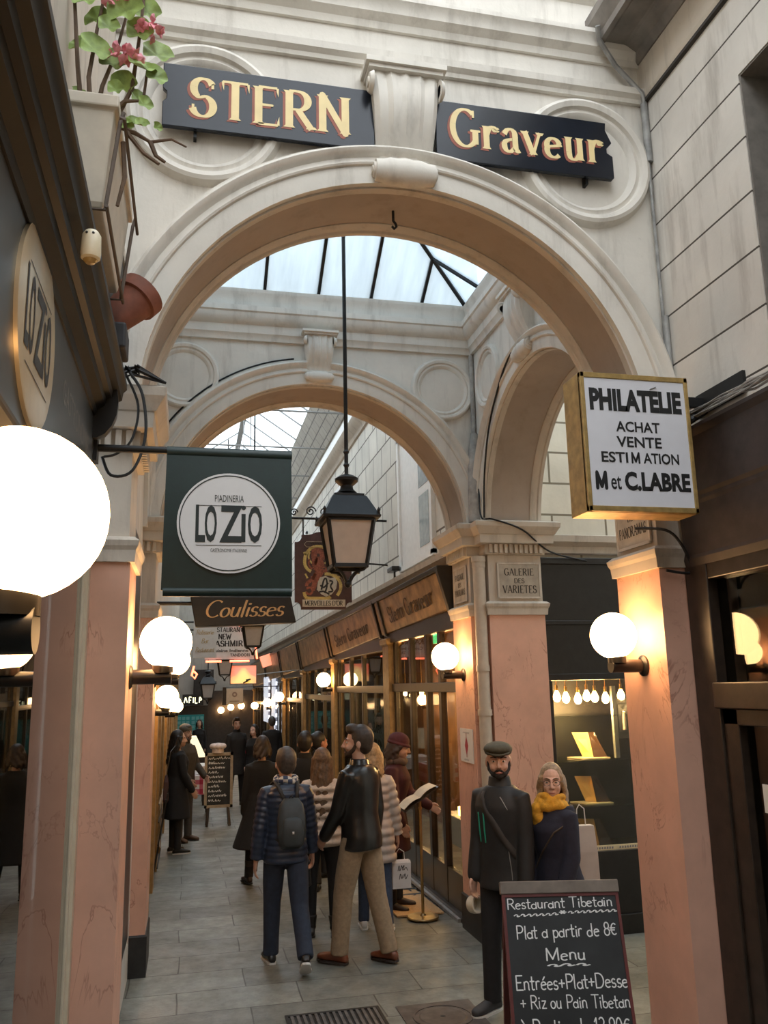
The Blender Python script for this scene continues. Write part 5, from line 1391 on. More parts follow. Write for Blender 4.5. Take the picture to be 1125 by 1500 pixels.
stems = [[(-.40, 2.7, 4.08), (-.42, 2.68, 4.25), (-.44, 2.66, 4.50), (-.45, 2.66, 4.7)], [(-.36, 2.72, 4.08), (-.34, 2.7, 4.2), (-.30, 2.7, 4.34), (-.27, 2.7, 4.5)], [(-.33, 2.7, 4.08), (-.26, 2.68, 4.14), (-.20, 2.68, 4.15), (-.19, 2.68, 4.28)],
         [(-.30, 2.7, 4.06), (-.22, 2.68, 4.02), (-.17, 2.66, 3.98), (-.10, 2.66, 4.0), (-.05, 2.65, 3.97)], [(-.25, 2.68, 4.02), (-.19, 2.67, 3.94), (-.14, 2.66, 3.90)], [(-.17, 2.66, 3.98), (-.15, 2.66, 3.93), (-.12, 2.66, 3.91)], [(-.29, 2.7, 4.08), (-.24, 2.69, 4.2), (-.22, 2.68, 4.42), (-.21, 2.68, 4.6)], [(-.37, 2.68, 4.08), (-.38, 2.66, 4.2), (-.36, 2.66, 4.4), (-.33, 2.66, 4.62)], [(-.26, 2.68, 3.98), (-.25, 2.68, 3.85), (-.27, 2.68, 3.74)]]
for s in stems: mb.tube(s, [.009-.0015*i for i in range(len(s))], 6)
mb.build('stems', STEM, GP, smooth=True)
rnd = random.Random(3)
def leaf(mb, c, r, tilt, turn):
    M1 = Matrix.Translation(V(c)) @ Matrix.Rotation(turn, 4, 'Z') @ Matrix.Rotation(tilt, 4, 'X')
    n = 30; o = []
    for k in range(n):
        a = 2*pi*k/n; rr = r*(1-.16*abs(sin(a*2.5))**1.5)*(.55+.45*min(1, abs(a-1.5*pi)*1.6))
        o.append(M1 @ V((rr*cos(a), rr*sin(a), .22*rr*sin(a*2.5)**2)))
    mb.add([M1 @ V((0, 0, -.012))]+o, [(0, k+1, (k+1) % n+1) for k in range(n)])
mb = MB()
for x, z, r in ((-.40, 4.50, .055), (-.37, 4.46, .05), (-.27, 4.46, .07), (-.22, 4.40, .05), (-.16, 4.37, .06), (-.36, 4.30, .06), (-.31, 4.29, .05), (-.32, 4.39, .04), (-.21, 4.27, .06), (-.16, 4.25, .045), (-.27, 4.22, .05), (-.21, 4.17, .045), (-.34, 4.14, .04), (-.29, 4.16, .03),
                (-.23, 4.07, .03), (-.20, 4.05, .028), (-.25, 4.05, .025), (-.15, 4.08, .02), (-.41, 4.16, .03), (-.20, 4.55, .05), (-.40, 4.62, .05), (-.30, 4.62, .06), (-.24, 4.66, .05), (-.42, 4.36, .045), (-.19, 4.12, .03)):
    leaf(mb, (x, 2.66+rnd.uniform(-.04, .06), z), r, rnd.uniform(.9, 1.7), rnd.uniform(-.6, .6))
mb.build('leaves', GREENL, GP, smooth='all')
PKF = mat('pink_petal', (.85, .33, .40), .6, var=.2, scale=40)
for c in ((-.265, 2.64, 4.29), (-.30, 2.64, 4.50), (-.19, 2.66, 4.42)):
    mb = MB()
    for _ in range(18):
        p = V(c)+V((rnd.gauss(0, .028), rnd.gauss(0, .02), rnd.gauss(0, .018))); leaf(mb, p, .018, rnd.uniform(.3, 2.4), rnd.uniform(0, 6))
    mb.build('flower_head', PKF, GP, smooth='all')
TP = thing('flower_pot', 'terracotta flower pot tipped over below the cream window box', 'pot', (-.34, 3.35, 3.53))
M1 = Matrix.Translation((-.30, 3.42, 3.70)) @ Matrix.Rotation(radians(35), 4, 'Y') @ Matrix.Rotation(radians(-15), 4, 'X')
mb = MB(); mb.rings([[M1 @ V((r*cos(2*pi*k/24), r*sin(2*pi*k/24), z)) for k in range(24)] for r, z in ((.055, -.1), (.085, .07), (.097, .075), (.10, .13), (.088, .13), (.08, .07), (.05, -.08))])
mb.build('pot', mat('terracotta', (.22, .075, .045), .75, var=.25), TP, smooth=True)
MB().box(-.40, -.28, 3.34, 3.52, 3.51, 3.62).build('saucer', mat('black_rubber_tray', (.02, .02, .022), .6), TP, bevel=.01)
# ================================================================ far end of the passage
DKW = mat('dark_wall_board', (.030, .024, .020), .6, var=.3)
E1 = MB().box(-.40, .75, 33.9, 34.0, -.6, 1.55).build('door_1', BLACK, kind='structure')
mb = MB(); mb.box(-.45, .62, 33.82, 33.9, .0, 1.22); TE = mb.build('shop_panel', mat('teal_painted_panel', (.02, .28, .27), .5, var=.1), E1)
mb = MB()
for i in range(6):
    for j in range(4):
        if i in (2, 5) and j < 1: continue
        mb.box(-.36+i*.16+(.04 if i > 2 else 0), -.36+i*.16+.12+(.04 if i > 2 else 0), 33.79, 33.82, .55+j*.16, .55+j*.16+.12)
mb.build('pane_grid', mat('pale_teal_card', (.14, .42, .42), .5, var=.1), TE)
MB().box(.75, 2.5, 33.9, 34.0, -.6, 2.1).build('door_2', DKW, kind='structure')
s_ = MB().box(-.20, .58, 33.7, 33.8, 1.56, 1.98).build('lit_sign', mat('black_sign_case', (.02, .02, .02), .4)); tag(s_, 'small lit yellow-white sign over the teal window at the far end', 'sign')
t = MB(); strokes(t, V((-.16, 33.69, 1.66)), UX, UZ, .7, [[(.03, 0), (.10, .3)], [(.12, .3), (.2, .02)], [(.3, 0), (.3, .3), (.42, .3)], [(.3, .15), (.4, .15)], [(.52, 0), (.52, .3)], [(.62, .3), (.62, 0), (.74, 0)], [(.84, 0), (.86, .3), (.96, .16), (.84, .14)]], .05); t.build('lettering', glow('lit_sign_letter', (.9, .85, .5), 1.6), s_)
bs = MB().box(.2, .95, 33.6, 33.68, 1.9, 2.9).build('shutter_board', DKW); tag(bs, 'dark shuttered board on the pale far end wall', 'shutter')

# left hand shops beyond the rear pillar
LF = thing('shopfront', 'narrow strip of gold and grey shopfronts on the left beyond the rear pillar', 'shopfront', (-.40, 12, 0))
for i, y in enumerate((9.0, 10.3, 11.6, 13, 15, 17, 19.5, 22, 25, 28, 31)): MB().box(-.40, -.33, y, y+.35, zf(y+.4), 2.5).build('pilaster', GOLDP, LF)
mb = MB(); mb.box(-.40, -.36, 8.0, 33.5, 2.45, 3.0); mb.box(-.40, -.37, 8.0, 33.5, -.5, .5); mb.build('fascia', DWOOD, LF)
mb = MB(); mb.box(-.40, -.385, 8.0, 33.5, .5, 2.45); mb.build('pane', mat('dark_reflecting_pane', (.06, .06, .06), .08), LF)
RK = thing('postcard_rack', 'low rack of postcards and papers by the left wall, behind the woman in black', 'rack', (-.28, 11.4, zf(11.4)))
mb = MB()
for y in (10.7, 11.4, 12.1): mb.bar((-.36, y, zf(y)), (-.22, y, zf(y)+.95), .015)
for z in (.2, .45, .7, .9): mb.bar((-.30, 10.7, z-.06), (-.30, 12.1, z-.08), .012)
mb.build('wire_frame', IRON, RK)
for i in range(18):
    y = 10.75+rnd.random()*1.3; z = rnd.choice((.15, .38, .62, .82))-.05
    MB().box(-.29, -.285, y, y+.09, z, z+.13).build('card', mat(*[('white_card', (.6, .6, .58), .7), ('grey_card', (.25, .25, .27), .7), ('tan_card', (.35, .26, .18), .7)][i % 3]), RK)

# hanging signs down the passage
GOLDT = mat('dull_gold_print', (.45, .36, .20), .6)
o = MB().box(.065, .43, 14.0, 14.05, 2.65, 3.30).build('hanging_sign', mat('off_white_board', (.60, .62, .62), .6, var=.04)); tag(o, 'white MARCO restaurant sign with pale gold script, left of the second lantern', 'sign')
mb = MB(); t = stroke_text(MB(), 'MARCO', (.245, 13.995, 3.19), UX, UZ, .09, .33, thick=.2, thin=.08, serif=.1); mb.add(t.v, t.f)
for s, z, w_ in (('Rotisserie', 3.02, .27), ('Bar', 2.88, .11), ('Restaurant', 2.74, .29)):
    t = stroke_text(MB(), s, (.245, 13.995, z), UX, UZ, .075, w_, thick=.16, thin=.07, slant=.25, gap=.05); mb.add(t.v, t.f)
mb.build('lettering', GOLDT, o)
MB().tube([(-.40, 14.02, 3.22), (.065, 14.02, 3.22)], .015, 6).build('bracket', IRON, o)
K_ = thing('hanging_sign', 'white fan shaped NEW KASHMIR restaurant sign with red neon tubes', 'sign', (-.4, 17, 3.0))
pts = [(.30, 2.72), (1.26, 2.72), (1.20, 2.95), (1.08, 3.18), (.92, 3.34), (.72, 3.44), (.30, 3.46)]
KB = MB().prism(pts, lambda a, b, d: V((a, d, b)), 17.0, 17.06).build('board', mat('off_white_board', (.60, .62, .62), .6), K_)
mb = MB()
for s, x, z, w_, h_ in (('RESTAURANT', .72, 3.25, .62, .09), ('NEW', .68, 3.11, .24, .10), ('KASHMIR', .72, 2.97, .62, .11)):
    t = stroke_text(MB(), s, (x, 16.994, z), UX, UZ, h_, w_, thick=.22, thin=.1, serif=.12, gap=.12); mb.add(t.v, t.f)
for s, x, z, w_, h_ in (('Cuisine Indienne', .78, 2.86, .72, .06), ('TANDOORI', .98, 2.77, .38, .06)):
    t = sans_text(None, s, frame(V((x, 16.994, z+.03)), UX, UZ), w_, h_, None, None, bold=.02); mb.add(t.v, t.f)
mb.build('lettering', BLACKI, KB)
mb = MB()
NEON = glow('red_neon_tube', (1, .13, .05), 3.0)
mb.tube([(.80, 16.97, 3.46), (1.0, 16.97, 3.36), (1.14, 16.97, 3.24)], .022, 8); mb.build('neon_tube', NEON, K_)
for q in ([(.32, 16.97, 2.68), (.62, 16.97, 2.68)], [(.78, 16.97, 2.68), (1.16, 16.97, 2.68)], [(1.28, 16.97, 2.95), (1.31, 16.97, 2.72)], [(.10, 16.97, 2.60), (.06, 16.97, 2.42), (.12, 16.97, 2.36), (.16, 16.97, 2.44), (.10, 16.97, 2.50)]):
    MB().tube(q, .020, 8).build('neon_tube', NEON, K_)
MB().tube([(-.40, 17.03, 3.3), (.32, 17.03, 3.3)], .02, 6).build('bracket', IRON, K_)
o = thing('hanging_sign', 'glowing orange and yellow picture sign hung from the right wall, below the white signs', 'sign', (1.2, 20, 2.5))
MB().box(.945, 1.525, 20.0, 20.08, 2.265, 2.675).build('picture_panel', glow('lit_red_orange_panel', (1, .10, .012), .62), o)
mb = MB()
for q, dy in (([(.95, 2.27), (1.52, 2.27), (1.52, 2.40), (1.40, 2.46), (1.27, 2.62), (1.20, 2.62), (1.08, 2.46), (.95, 2.40)], .002),): mb.add([(a, 20.0-dy, b) for a, b in q], [tuple(range(len(q)))])
mb.build('painted_hill', glow('lit_orange_hill', (1, .36, .03), .68), o)
mb = MB(); q = [(1.0, 2.28), (1.46, 2.28), (1.40, 2.37), (1.26, 2.55), (1.21, 2.55), (1.08, 2.37)]; mb.add([(a, 19.996, b) for a, b in q], [tuple(range(len(q)))])
mb.build('painted_hill', glow('lit_yellow_hill', (1, .62, .07), .68), o)
mb = MB(); mb.tube([(1.35, 19.98, 2.33), (1.23, 19.98, 2.28)], .018, 6); mb.tube([(1.40, 19.98, 2.36), (1.29, 19.98, 2.34)], .02, 6); mb.build('painted_figure', BLACKI, o)
mb = MB()
for a, b, c, d in ((.93, 1.54, 2.25, 2.268), (.93, 1.54, 2.672, 2.69), (.93, .947, 2.25, 2.69), (1.523, 1.54, 2.25, 2.69)): mb.box(a, b, 19.99, 20.09, c, d)
mb.build('frame', GREYM, o)
MB().tube([(1.53, 20.04, 2.46), (2.48, 20.04, 2.55)], .014, 6).build('bracket', GREYM, o)
o = thing('projecting_sign', 'small glowing orange box sign tilted under the right hand fascia', 'sign', (2.3, 26, 2.95))
M1 = Matrix.Translation((2.27, 25.6, 2.96)) @ Matrix.Rotation(radians(-18), 4, 'Y')
MB().box(-.17, .15, 0, .25, -.17, .17, M1).build('lit_face', glow('orange_lit_panel', (1, .17, .02), .65), o)
mb = MB(); mb.box(.15, .24, 0, .3, -.2, .2, M1); mb.build('case', BLACK, o)
o = thing('hanging_sign', 'square cream sign board with a faint emblem, below the orange picture sign', 'sign', (1.25, 24, 1.95))
MB().box(1.03, 1.48, 24.0, 24.06, 1.74, 2.16).build('board', mat('cream_board', (.62, .47, .32), .6, var=.05), o)
mb = MB(); disc(mb, (1.25, 23.994, 2.0), UX, UZ, .07, rin=.03); mb.box(1.12, 1.38, 23.99, 23.996, 1.81, 1.83); mb.build('emblem', mat('brown_print', (.30, .18, .12), .6), o)
mb = MB(); mb.box(.93, 1.02, 24.0, 24.2, 1.72, 2.20); mb.tube([(1.02, 24.03, 2.2), (2.48, 24.03, 2.2)], .012, 6); mb.build('bracket', BLACK, o)
def strip_mat():
    m, nt, b = _nodes('lit_chequer_strip')
    ck = N(nt, 'ShaderNodeTexChecker', i_Scale=9.0); ck.inputs['Color1'].default_value = (.85, .9, 1, 1); ck.inputs['Color2'].default_value = (.12, .13, .17, 1)
    nt.links.new(pos(nt, (1, 1, 1)), ck.inputs['Vector'])
    nt.links.new(ck.outputs[0], b.inputs['Base Color']); nt.links.new(ck.outputs[0], b.inputs['Emission Color']); b.inputs['Emission Strength'].default_value = .75
    return m
LST = strip_mat()
for i, (y0, y1, z0, z1) in enumerate(((24.8, 25.9, .9, 2.42), (27.0, 28.7, 1.1, 2.5))):
    o = MB().box(2.44, 2.50, y0, y1, z0, z1).build('light_strip', LST); tag(o, ['tall glowing chequered light strip on the far right shops, the nearer one', 'tall glowing chequered light strip on the far right shops, the farther one'][i], 'light strip')

# chalk menu board with a chef's hat, and laid tables behind it
y = 15.6; z0 = zf(y)
o = thing('menu_board', 'upright framed chalk menu topped by a white chef hat, down the passage', 'board', (.56, y, z0))
x0, x1, zb0, zt0 = .315, .80, .14, 1.06
mb = MB()
for a, b, c, d in ((x0, x0+.045, zb0, zt0), (x1-.045, x1, zb0, zt0), (x0, x1, zt0-.05, zt0), (x0, x1, zb0, zb0+.05)): mb.box(a, b, y-.03, y+.01, c, d)
mb.build('frame', mat('pale_wood_frame', (.36, .29, .20), .6, var=.2), o)
MB().box(x0+.04, x1-.04, y-.012, y, zb0+.04, zt0-.04).build('slate', SLATE, o)
mb = MB()
for i in range(10):                       # lines of illegible chalk
    x_ = x0+.07
    while x_ < x0+.07+(.34 if i == 0 else .16+.09*((i*7) % 3)/1.5):
        w_ = rnd.uniform(.02, .06)
        strokes(mb, V((x_, y-.0135, zt0-.11-.078*i)), UX, UZ, 1, [[(0, 0), (w_*.3, rnd.uniform(.02, .045)), (w_*.6, 0), (w_, rnd.uniform(.01, .04))]], .008)
        x_ += w_+.012
mb.build('lettering', CHALK, o)
for xx in (x0+.08, x1-.08):
    for dy in (-.12, .12): MB().bar((xx, y, zb0+.03), (xx+(.03 if xx > .5 else -.03), y+dy, zf(y+dy)), .04).build('leg', DWOOD, o)
mb = MB(); mb.lathe([(.10, 0), (.10, .07), (.001, .07)], ((x0+x1)/2-.02, y, zt0), 18)
for k in range(8): mb.sphere(((x0+x1)/2-.02+.085*cos(k*pi/4), y+.085*sin(k*pi/4), zt0+.11), (.062, .062, .05), 10, 8)
mb.sphere(((x0+x1)/2-.02, y, zt0+.12), (.09, .09, .05), 12, 8); mb.build('chef_hat', mat('pinkish_white_hat', (.66, .58, .56), .7), o, smooth=True)
def check():
    m, nt, b = _nodes('red_gingham'); p = pos(nt, (1, 1, 1))
    c = []
    for ax in ('x', 'y', 'z'):
        s = nt.nodes.new('ShaderNodeSeparateXYZ'); nt.links.new(p, s.inputs[0])
        a = N(nt, 'ShaderNodeMath', operation='MULTIPLY', i_1=6.0); nt.links.new(s.outputs['xyz'.index(ax)], a.inputs[0])
        f = N(nt, 'ShaderNodeMath', operation='FRACT'); nt.links.new(a.outputs[0], f.inputs[0])
        g = N(nt, 'ShaderNodeMath', operation='GREATER_THAN', i_1=.5); nt.links.new(f.outputs[0], g.inputs[0]); c.append(g.outputs[0])
    a = N(nt, 'ShaderNodeMath', operation='ADD'); nt.links.new(c[0], a.inputs[0]); nt.links.new(c[2], a.inputs[1])
    h = N(nt, 'ShaderNodeMath', operation='MULTIPLY', i_1=.5); nt.links.new(a.outputs[0], h.inputs[0])
    r = ramp(nt, h.outputs[0], [(0, (.7, .66, .66, 1)), (.5, (.5, .12, .16, 1)), (1, (.35, .02, .05, 1))]); nt.links.new(r.outputs[0], b.inputs['Base Color']); b.inputs['Roughness'].default_value = .8
    return m
GING = check()
tb = clothed_table((.14, 17.2, zf(17.2)), 'dining table with red gingham cloth left of the chef menu board', .62, .8, .76, GING, .34)
tb2 = clothed_table((.10, 19.2, zf(19.2)), 'farther dining table with white cloth behind the gingham one', .62, .8, .80, WHITEP, .25)
for i, (x, y) in enumerate(((0.05, 17.0), (.28, 17.0), (.05, 17.4), (.28, 17.4))): plate((x, y, zf(17.2)+.76), 'white plate laid on the red gingham table', 'plates on the gingham table', .10)
for i, (x, y) in enumerate(((.16, 16.95), (.16, 17.3))):
    tag(MB().lathe([(.03, 0), (.03, .004), (.004, .01), (.004, .08), (.03, .12), (.034, .17), (.031, .17), (.027, .12), (.001, .09)], (x, y, zf(17.2)+.76), 14).build('wine_glass', glass('drinking_glass', (.9, .95, .95), .02, .9), smooth=True), 'wine glass on the red gingham table', 'glass', 'glasses on the gingham table')
ct = thing('food_counter', 'small lit glass food counter behind the tables on the left', 'counter', (.12, 21.5, zf(21.5)))
zc = zf(21.5)
MB().box(-.15, .45, 21.2, 21.8, zc, zc+.85).build('base', DWOOD, ct)
mb = MB(); mb.add([(-.15, 21.2, zc+.85), (.45, 21.2, zc+.85), (.22, 21.2, zc+1.32), (-.15, 21.2, zc+1.32), (-.15, 21.8, zc+.85), (.45, 21.8, zc+.85), (.22, 21.8, zc+1.32), (-.15, 21.8, zc+1.32)], [(0, 1, 2, 3), (7, 6, 5, 4), (0, 4, 5, 1), (1, 5, 6, 2), (2, 6, 7, 3), (3, 7, 4, 0)])
mb.build('lit_case', glow('lit_food_case', (.95, .80, .48), .8), ct)
nk = tag(MB().box(.295, .316, 15.50, 15.615, zf(15.6)+.55, zf(15.6)+1.0).build('tea_towel', mat('white_linen', (.62, .60, .56), .9)), 'white cloth hanging at the left side of the chef menu board', 'cloth')
# ================================================================ people
def remesh(o, vox, it=4, fac=.5):
    m = o.modifiers.new('r', 'REMESH'); m.mode = 'VOXEL'; m.voxel_size = vox; m.use_smooth_shade = True
    s = o.modifiers.new('s', 'SMOOTH'); s.iterations = it; s.factor = fac
    dg = bpy.context.evaluated_depsgraph_get()
    me = bpy.data.meshes.new_from_object(o.evaluated_get(dg))
    old = o.data; o.modifiers.clear(); o.data = me; bpy.data.meshes.remove(old)
    me.polygons.foreach_set('use_smooth', [True]*len(me.polygons))
TORSO_M = [(.80, .10, .085, 0), (.86, .155, .108, -.005), (.93, .172, .122, -.012), (1.02, .160, .114, -.004), (1.10, .152, .108, .002), (1.22, .164, .118, .004), (1.33, .180, .124, .002), (1.40, .172, .106, -.006), (1.445, .125, .085, -.010), (1.48, .072, .066, -.008), (1.51, .058, .060, -.004)]
TORSO_F = [(.80, .10, .085, 0), (.86, .160, .110, -.006), (.93, .178, .126, -.014), (1.02, .155, .112, -.006), (1.10, .136, .100, .000), (1.22, .148, .118, .010), (1.31, .160, .128, .014), (1.39, .152, .100, -.002), (1.44, .110, .078, -.008), (1.48, .060, .058, -.006), (1.51, .050, .053, -.002)]
def interp(tab, z):
    if z <= tab[0][0]: return tab[0][1:]
    for a, b in zip(tab, tab[1:]):
        if z <= b[0]:
            t = (z-a[0])/(b[0]-a[0]); t = t*t*(3-2*t)*.5+t*.5
            return tuple(a[i]+(b[i]-a[i])*t for i in (1, 2, 3))
    return tab[-1][1:]
class Person:
    def __init__(s, label, loc, rz, h=1.75, sex='m', lean=0, legL=(0, 0, 2), legR=(0, 0, 2), armL=(0, 8, 8, 4), armR=(0, 8, 8, 4), head=(0, 0, 0), skin=(.52, .31, .22), vox=.007, feet=(0, 0), curl=24, twist=0):
        s.k = h/1.75; s.sex = sex; s.lean = radians(lean); s.vox = vox; s.curl = curl
        s.tab = [(z, a*.90, b*.94, c) for z, a, b, c in (TORSO_M if sex == 'm' else TORSO_F)]
        s.T = thing('person', label, 'person', loc, rz)
        s.M = s.T.matrix_basis.copy()
        s.skin = mat('skin_%02d%02d' % (int(skin[0]*100), int(skin[2]*100)), skin, .5, var=.08, scale=20, bmp=.03)
        s.hd = [radians(a) for a in head]
        s.J = {}
        for sd, lg, ft in ((-1, legL, feet[0]), (1, legR, feet[1])):
            f, kn, ab = [radians(a) for a in lg]
            hip = V((sd*.092, 0, .92))
            d1 = V((sd*sin(ab), sin(f)*cos(ab), -cos(f)*cos(ab))); d2 = V((sd*sin(ab)*.6, sin(f-kn), -cos(f-kn)))
            d2.normalize()
            kne = hip+d1*.43; ank = kne+d2*.415
            s.J[sd, 'leg'] = [hip, kne, ank]; s.J[sd, 'fp'] = radians(ft)
        low = min(s.foot_low(sd) for sd in (-1, 1))
        for sd in (-1, 1): s.J[sd, 'leg'] = [p-V((0, 0, low)) for p in s.J[sd, 'leg']]
        s.low = low
        sw = .168 if sex == 'm' else .148
        for sd, ar in ((-1, armL), (1, armR)):
            f1, b1, f2, b2 = [radians(a) for a in ar]
            sh = s.tl(V((sd*sw, -.005, 1.40)))
            d1 = V((sd*sin(b1), cos(b1)*sin(f1), -cos(b1)*cos(f1))); d2 = V((sd*sin(b2), cos(b2)*sin(f2), -cos(b2)*cos(f2)))
            el = sh+d1*.285; wr = el+d2*.255
            s.J[sd, 'arm'] = [sh, el, wr]; s.J[sd, 'ad'] = d2
    def foot_low(s, sd):
        a = s.J[sd, 'leg'][2]; fp = s.J[sd, 'fp']
        toe = a + V((0, .17*cos(fp)+.0*sin(fp), -.075*cos(fp) + .17*sin(fp)))
        heel = a + V((0, -.06*cos(fp), -.075 - .06*sin(fp)))
        return min(toe.z, heel.z)
    def tl(s, p):
        """torso point: forward lean and pelvis drop"""
        p = V(p); d = p.z-.92
        if d > 0: p.y += d*math.tan(s.lean); p.z -= d*(1-cos(s.lean))
        return p - V((0, 0, s.low))
    def hp(s, p):
        """head point: turned on the neck, then carried by the torso"""
        c = V((0, -.005, 1.53)); yaw, pit, til = s.hd
        R_ = Matrix.Rotation(yaw, 4, 'Z') @ Matrix.Rotation(pit, 4, 'X') @ Matrix.Rotation(til, 4, 'Y')
        return s.tl(c) + (R_ @ (V(p)-c))*1.09
    def fin(s, mb, name, m, vox=None, it=4, label=None, fac=.5):
        mb.v = [tuple(s.M @ (V(p)*s.k)) for p in mb.v]
        o = mb.build(name, m, s.T, smooth='all', label=label)
        if vox: remesh(o, vox, it, fac)
        return o
    def ring(s, z, ex=0, rx=None, ry=None, n=28):
        a, b, cy = interp(s.tab, z)
        a = (rx or a)+ex; b = (ry or b)+ex
        q = []
        for k in range(n):
            t = 2*pi*k/n; c, sn = cos(t), sin(t)
            q.append(s.tl(V((a*math.copysign(abs(c)**.85, c), cy+b*math.copysign(abs(sn)**.9, sn), z))))
        return q
    def hsph(s, mb, c, r, n=16, m=10):
        t = MB().sphere(c, r, n, m); mb.add([s.hp(p) for p in t.v], t.f)
    def htube(s, mb, pts, r, n=8): mb.tube([s.hp(p) for p in pts], r, n, round_caps=True)
    def body(s, fingers=True):
        mb = MB()
        mb.rings([s.ring(z, -.012) for z in [.82+.035*i for i in range(20)]])
        for sd in (-1, 1):
            h, kn, a = s.J[sd, 'leg']
            mb.tube([h, h.lerp(kn, .5), kn, kn.lerp(a, .35), a, a+V((0, 0, -.03))], [.078, .066, .048, .048, .034, .036], 14, round_caps=True)
            sh, el, wr = s.J[sd, 'arm']
            mb.tube([s.tl(V((sd*.10, 0, 1.39))), sh, sh.lerp(el, .5), el, el.lerp(wr, .4), wr], [.06, .056, .046, .038, .038, .026], 12, round_caps=True)
            s.hand(mb, sd, fingers)
        mb.tube([s.tl((0, -.012, 1.44)), s.tl((0, -.008, 1.50)), s.hp((0, .006, 1.57))], [.062, .054, .052] if s.sex == 'm' else [.055, .046, .046], 14, round_caps=True)
        s.hsph(mb, (0, -.012, 1.652), (.074, .094, .098)); s.hsph(mb, (0, .034, 1.604), (.060, .062, .078))
        s.hsph(mb, (0, .022, 1.572), (.052, .054, .042)); s.hsph(mb, (0, .070, 1.548), (.024, .022, .020))
        s.htube(mb, [(0, .092, 1.650), (0, .104, 1.625), (0, .114, 1.606)], [.009, .011, .014])
        for a in (-1, 1):
            s.hsph(mb, (a*.011, .101, 1.600), (.009, .010, .008), 8, 6)
            s.hsph(mb, (a*.077, -.008, 1.622), (.009, .020, .032), 10, 8)
            s.hsph(mb, (a*.034, .072, 1.600), (.022, .018, .022), 10, 8)
            s.htube(mb, [(a*.012, .090, 1.658), (a*.046, .076, 1.659)], .008, 6)
        s.htube(mb, [(-.018, .089, 1.572), (0, .094, 1.573), (.018, .089, 1.572)], .006, 6)
        s.htube(mb, [(-.016, .089, 1.563), (0, .093, 1.561), (.016, .089, 1.563)], .007, 6)
        return s.fin(mb, 'body', s.skin, s.vox, 3)
    def hand(s, mb, sd, fingers):
        wr = s.J[sd, 'arm'][2]; d = s.J[sd, 'ad'].normalized()
        n = V((-sd, 0, 0)); n = (n-d*n.dot(d)).normalized(); l = V((0, 1, 0)); l = (l-d*l.dot(d)-n*l.dot(n)).normalized()
        pc = wr+d*.055
        rg = []
        for t, w_, th in ((-.01, .024, .020), (.02, .033, .019), (.06, .041, .016), (.095, .040, .013)):
            rg.append([wr+d*t+l*(w_*cos(2*pi*k/14))+n*(th*sin(2*pi*k/14)) for k in range(14)])
        mb.rings(rg)
        cu = radians(s.curl)
        for i, (off, L) in enumerate(((.029, .070), (.010, .080), (-.010, .074), (-.028, .058))):
            p = wr+d*.088+l*off; pts = [p]; a = cu*.5
            for seg in (.45, .32, .26):
                p = p+(d*cos(a)+n*sin(a)+l*(off*.6))*(L*seg); pts.append(p); a += cu
            mb.tube(pts, [.0098, .0092, .0085, .0072], 8, round_caps=True)
        p = wr+d*.025+l*.030
        mb.tube([p, p+d*.028+l*.022+n*.006, p+d*.055+l*.026+n*.014, p+d*.078+l*.022+n*.022], [.014, .0115, .010, .008], 8, round_caps=True)
    def face(s, eye=(.06, .04, .03), brow=(.05, .035, .025), beard=None, mouth=True):
        mb = MB()
        for a in (-1, 1): s.hsph(mb, (a*.031, .0800, 1.637), (.0115, .009, .0062), 12, 8)
        s.fin(mb, 'eyes', mat('eye_white', (.62, .58, .54), .25, var=.02, bmp=0))
        mb = MB()
        for a in (-1, 1): s.hsph(mb, (a*.031, .0852, 1.637), (.0055, .005, .0056), 10, 6)
        s.fin(mb, 'irises', mat('dark_iris', eye, .2, bmp=0))
        mb = MB()
        for a in (-1, 1): s.htube(mb, [(a*.014, .096, 1.660), (a*.032, .092, 1.666), (a*.050, .078, 1.660)], [.004, .0045, .003], 6)
        s.fin(mb, 'eyebrows', mat('brow_%d' % int(brow[0]*100), brow, .8))
        if mouth:
            mb = MB(); s.htube(mb, [(-.021, .0915, 1.5675), (-.008, .0990, 1.5665), (.008, .0990, 1.5665), (.021, .0915, 1.5675)], [.003, .0045, .0045, .003], 6)
            s.fin(mb, 'mouth', mat('lip', (.36, .13, .11), .45))
        if beard:
            mb = MB()
            s.hsph(mb, (0, .056, 1.556), (.044, .042, .034)); s.hsph(mb, (0, .078, 1.545), (.028, .024, .024))
            for a in (-1, 1): s.htube(mb, [(a*.066, .012, 1.625), (a*.060, .030, 1.585), (a*.036, .066, 1.556)], [.011, .017, .02], 8)
            s.htube(mb, [(-.030, .084, 1.568), (-.016, .098, 1.583), (0, .102, 1.585), (.016, .098, 1.583), (.030, .084, 1.568)], .0068, 8)
            s.fin(mb, 'beard', mat('beard_%d' % int(beard[0]*1000), beard, .9, var=.3, scale=60, bmp=.3), .006, 2)
    def hair(s, col, style='short', L=1.4, wave=.012, part=None):
        m = mat('hair_%d_%d' % (int(col[0]*1000), int(col[2]*1000)), col, .5, var=.4, scale=45, bmp=.35)
        mb = MB()
        if style == 'bald_top':
            s.hsph(mb, (0, -.034, 1.632), (.081, .084, .078)); nm = 'hair'
        else:
            s.hsph(mb, (0, -.026, 1.664), (.083, .096, .102)); s.hsph(mb, (0, -.048, 1.622), (.074, .064, .076))
            if style in ('short', 'quiff'):
                for a in (-1, 1): s.hsph(mb, (a*.068, -.006, 1.650), (.014, .030, .05))
                s.hsph(mb, (0, .030, 1.722), (.060, .060, .032))
            if style == 'quiff': s.hsph(mb, (0, .040, 1.742), (.055, .050, .030))
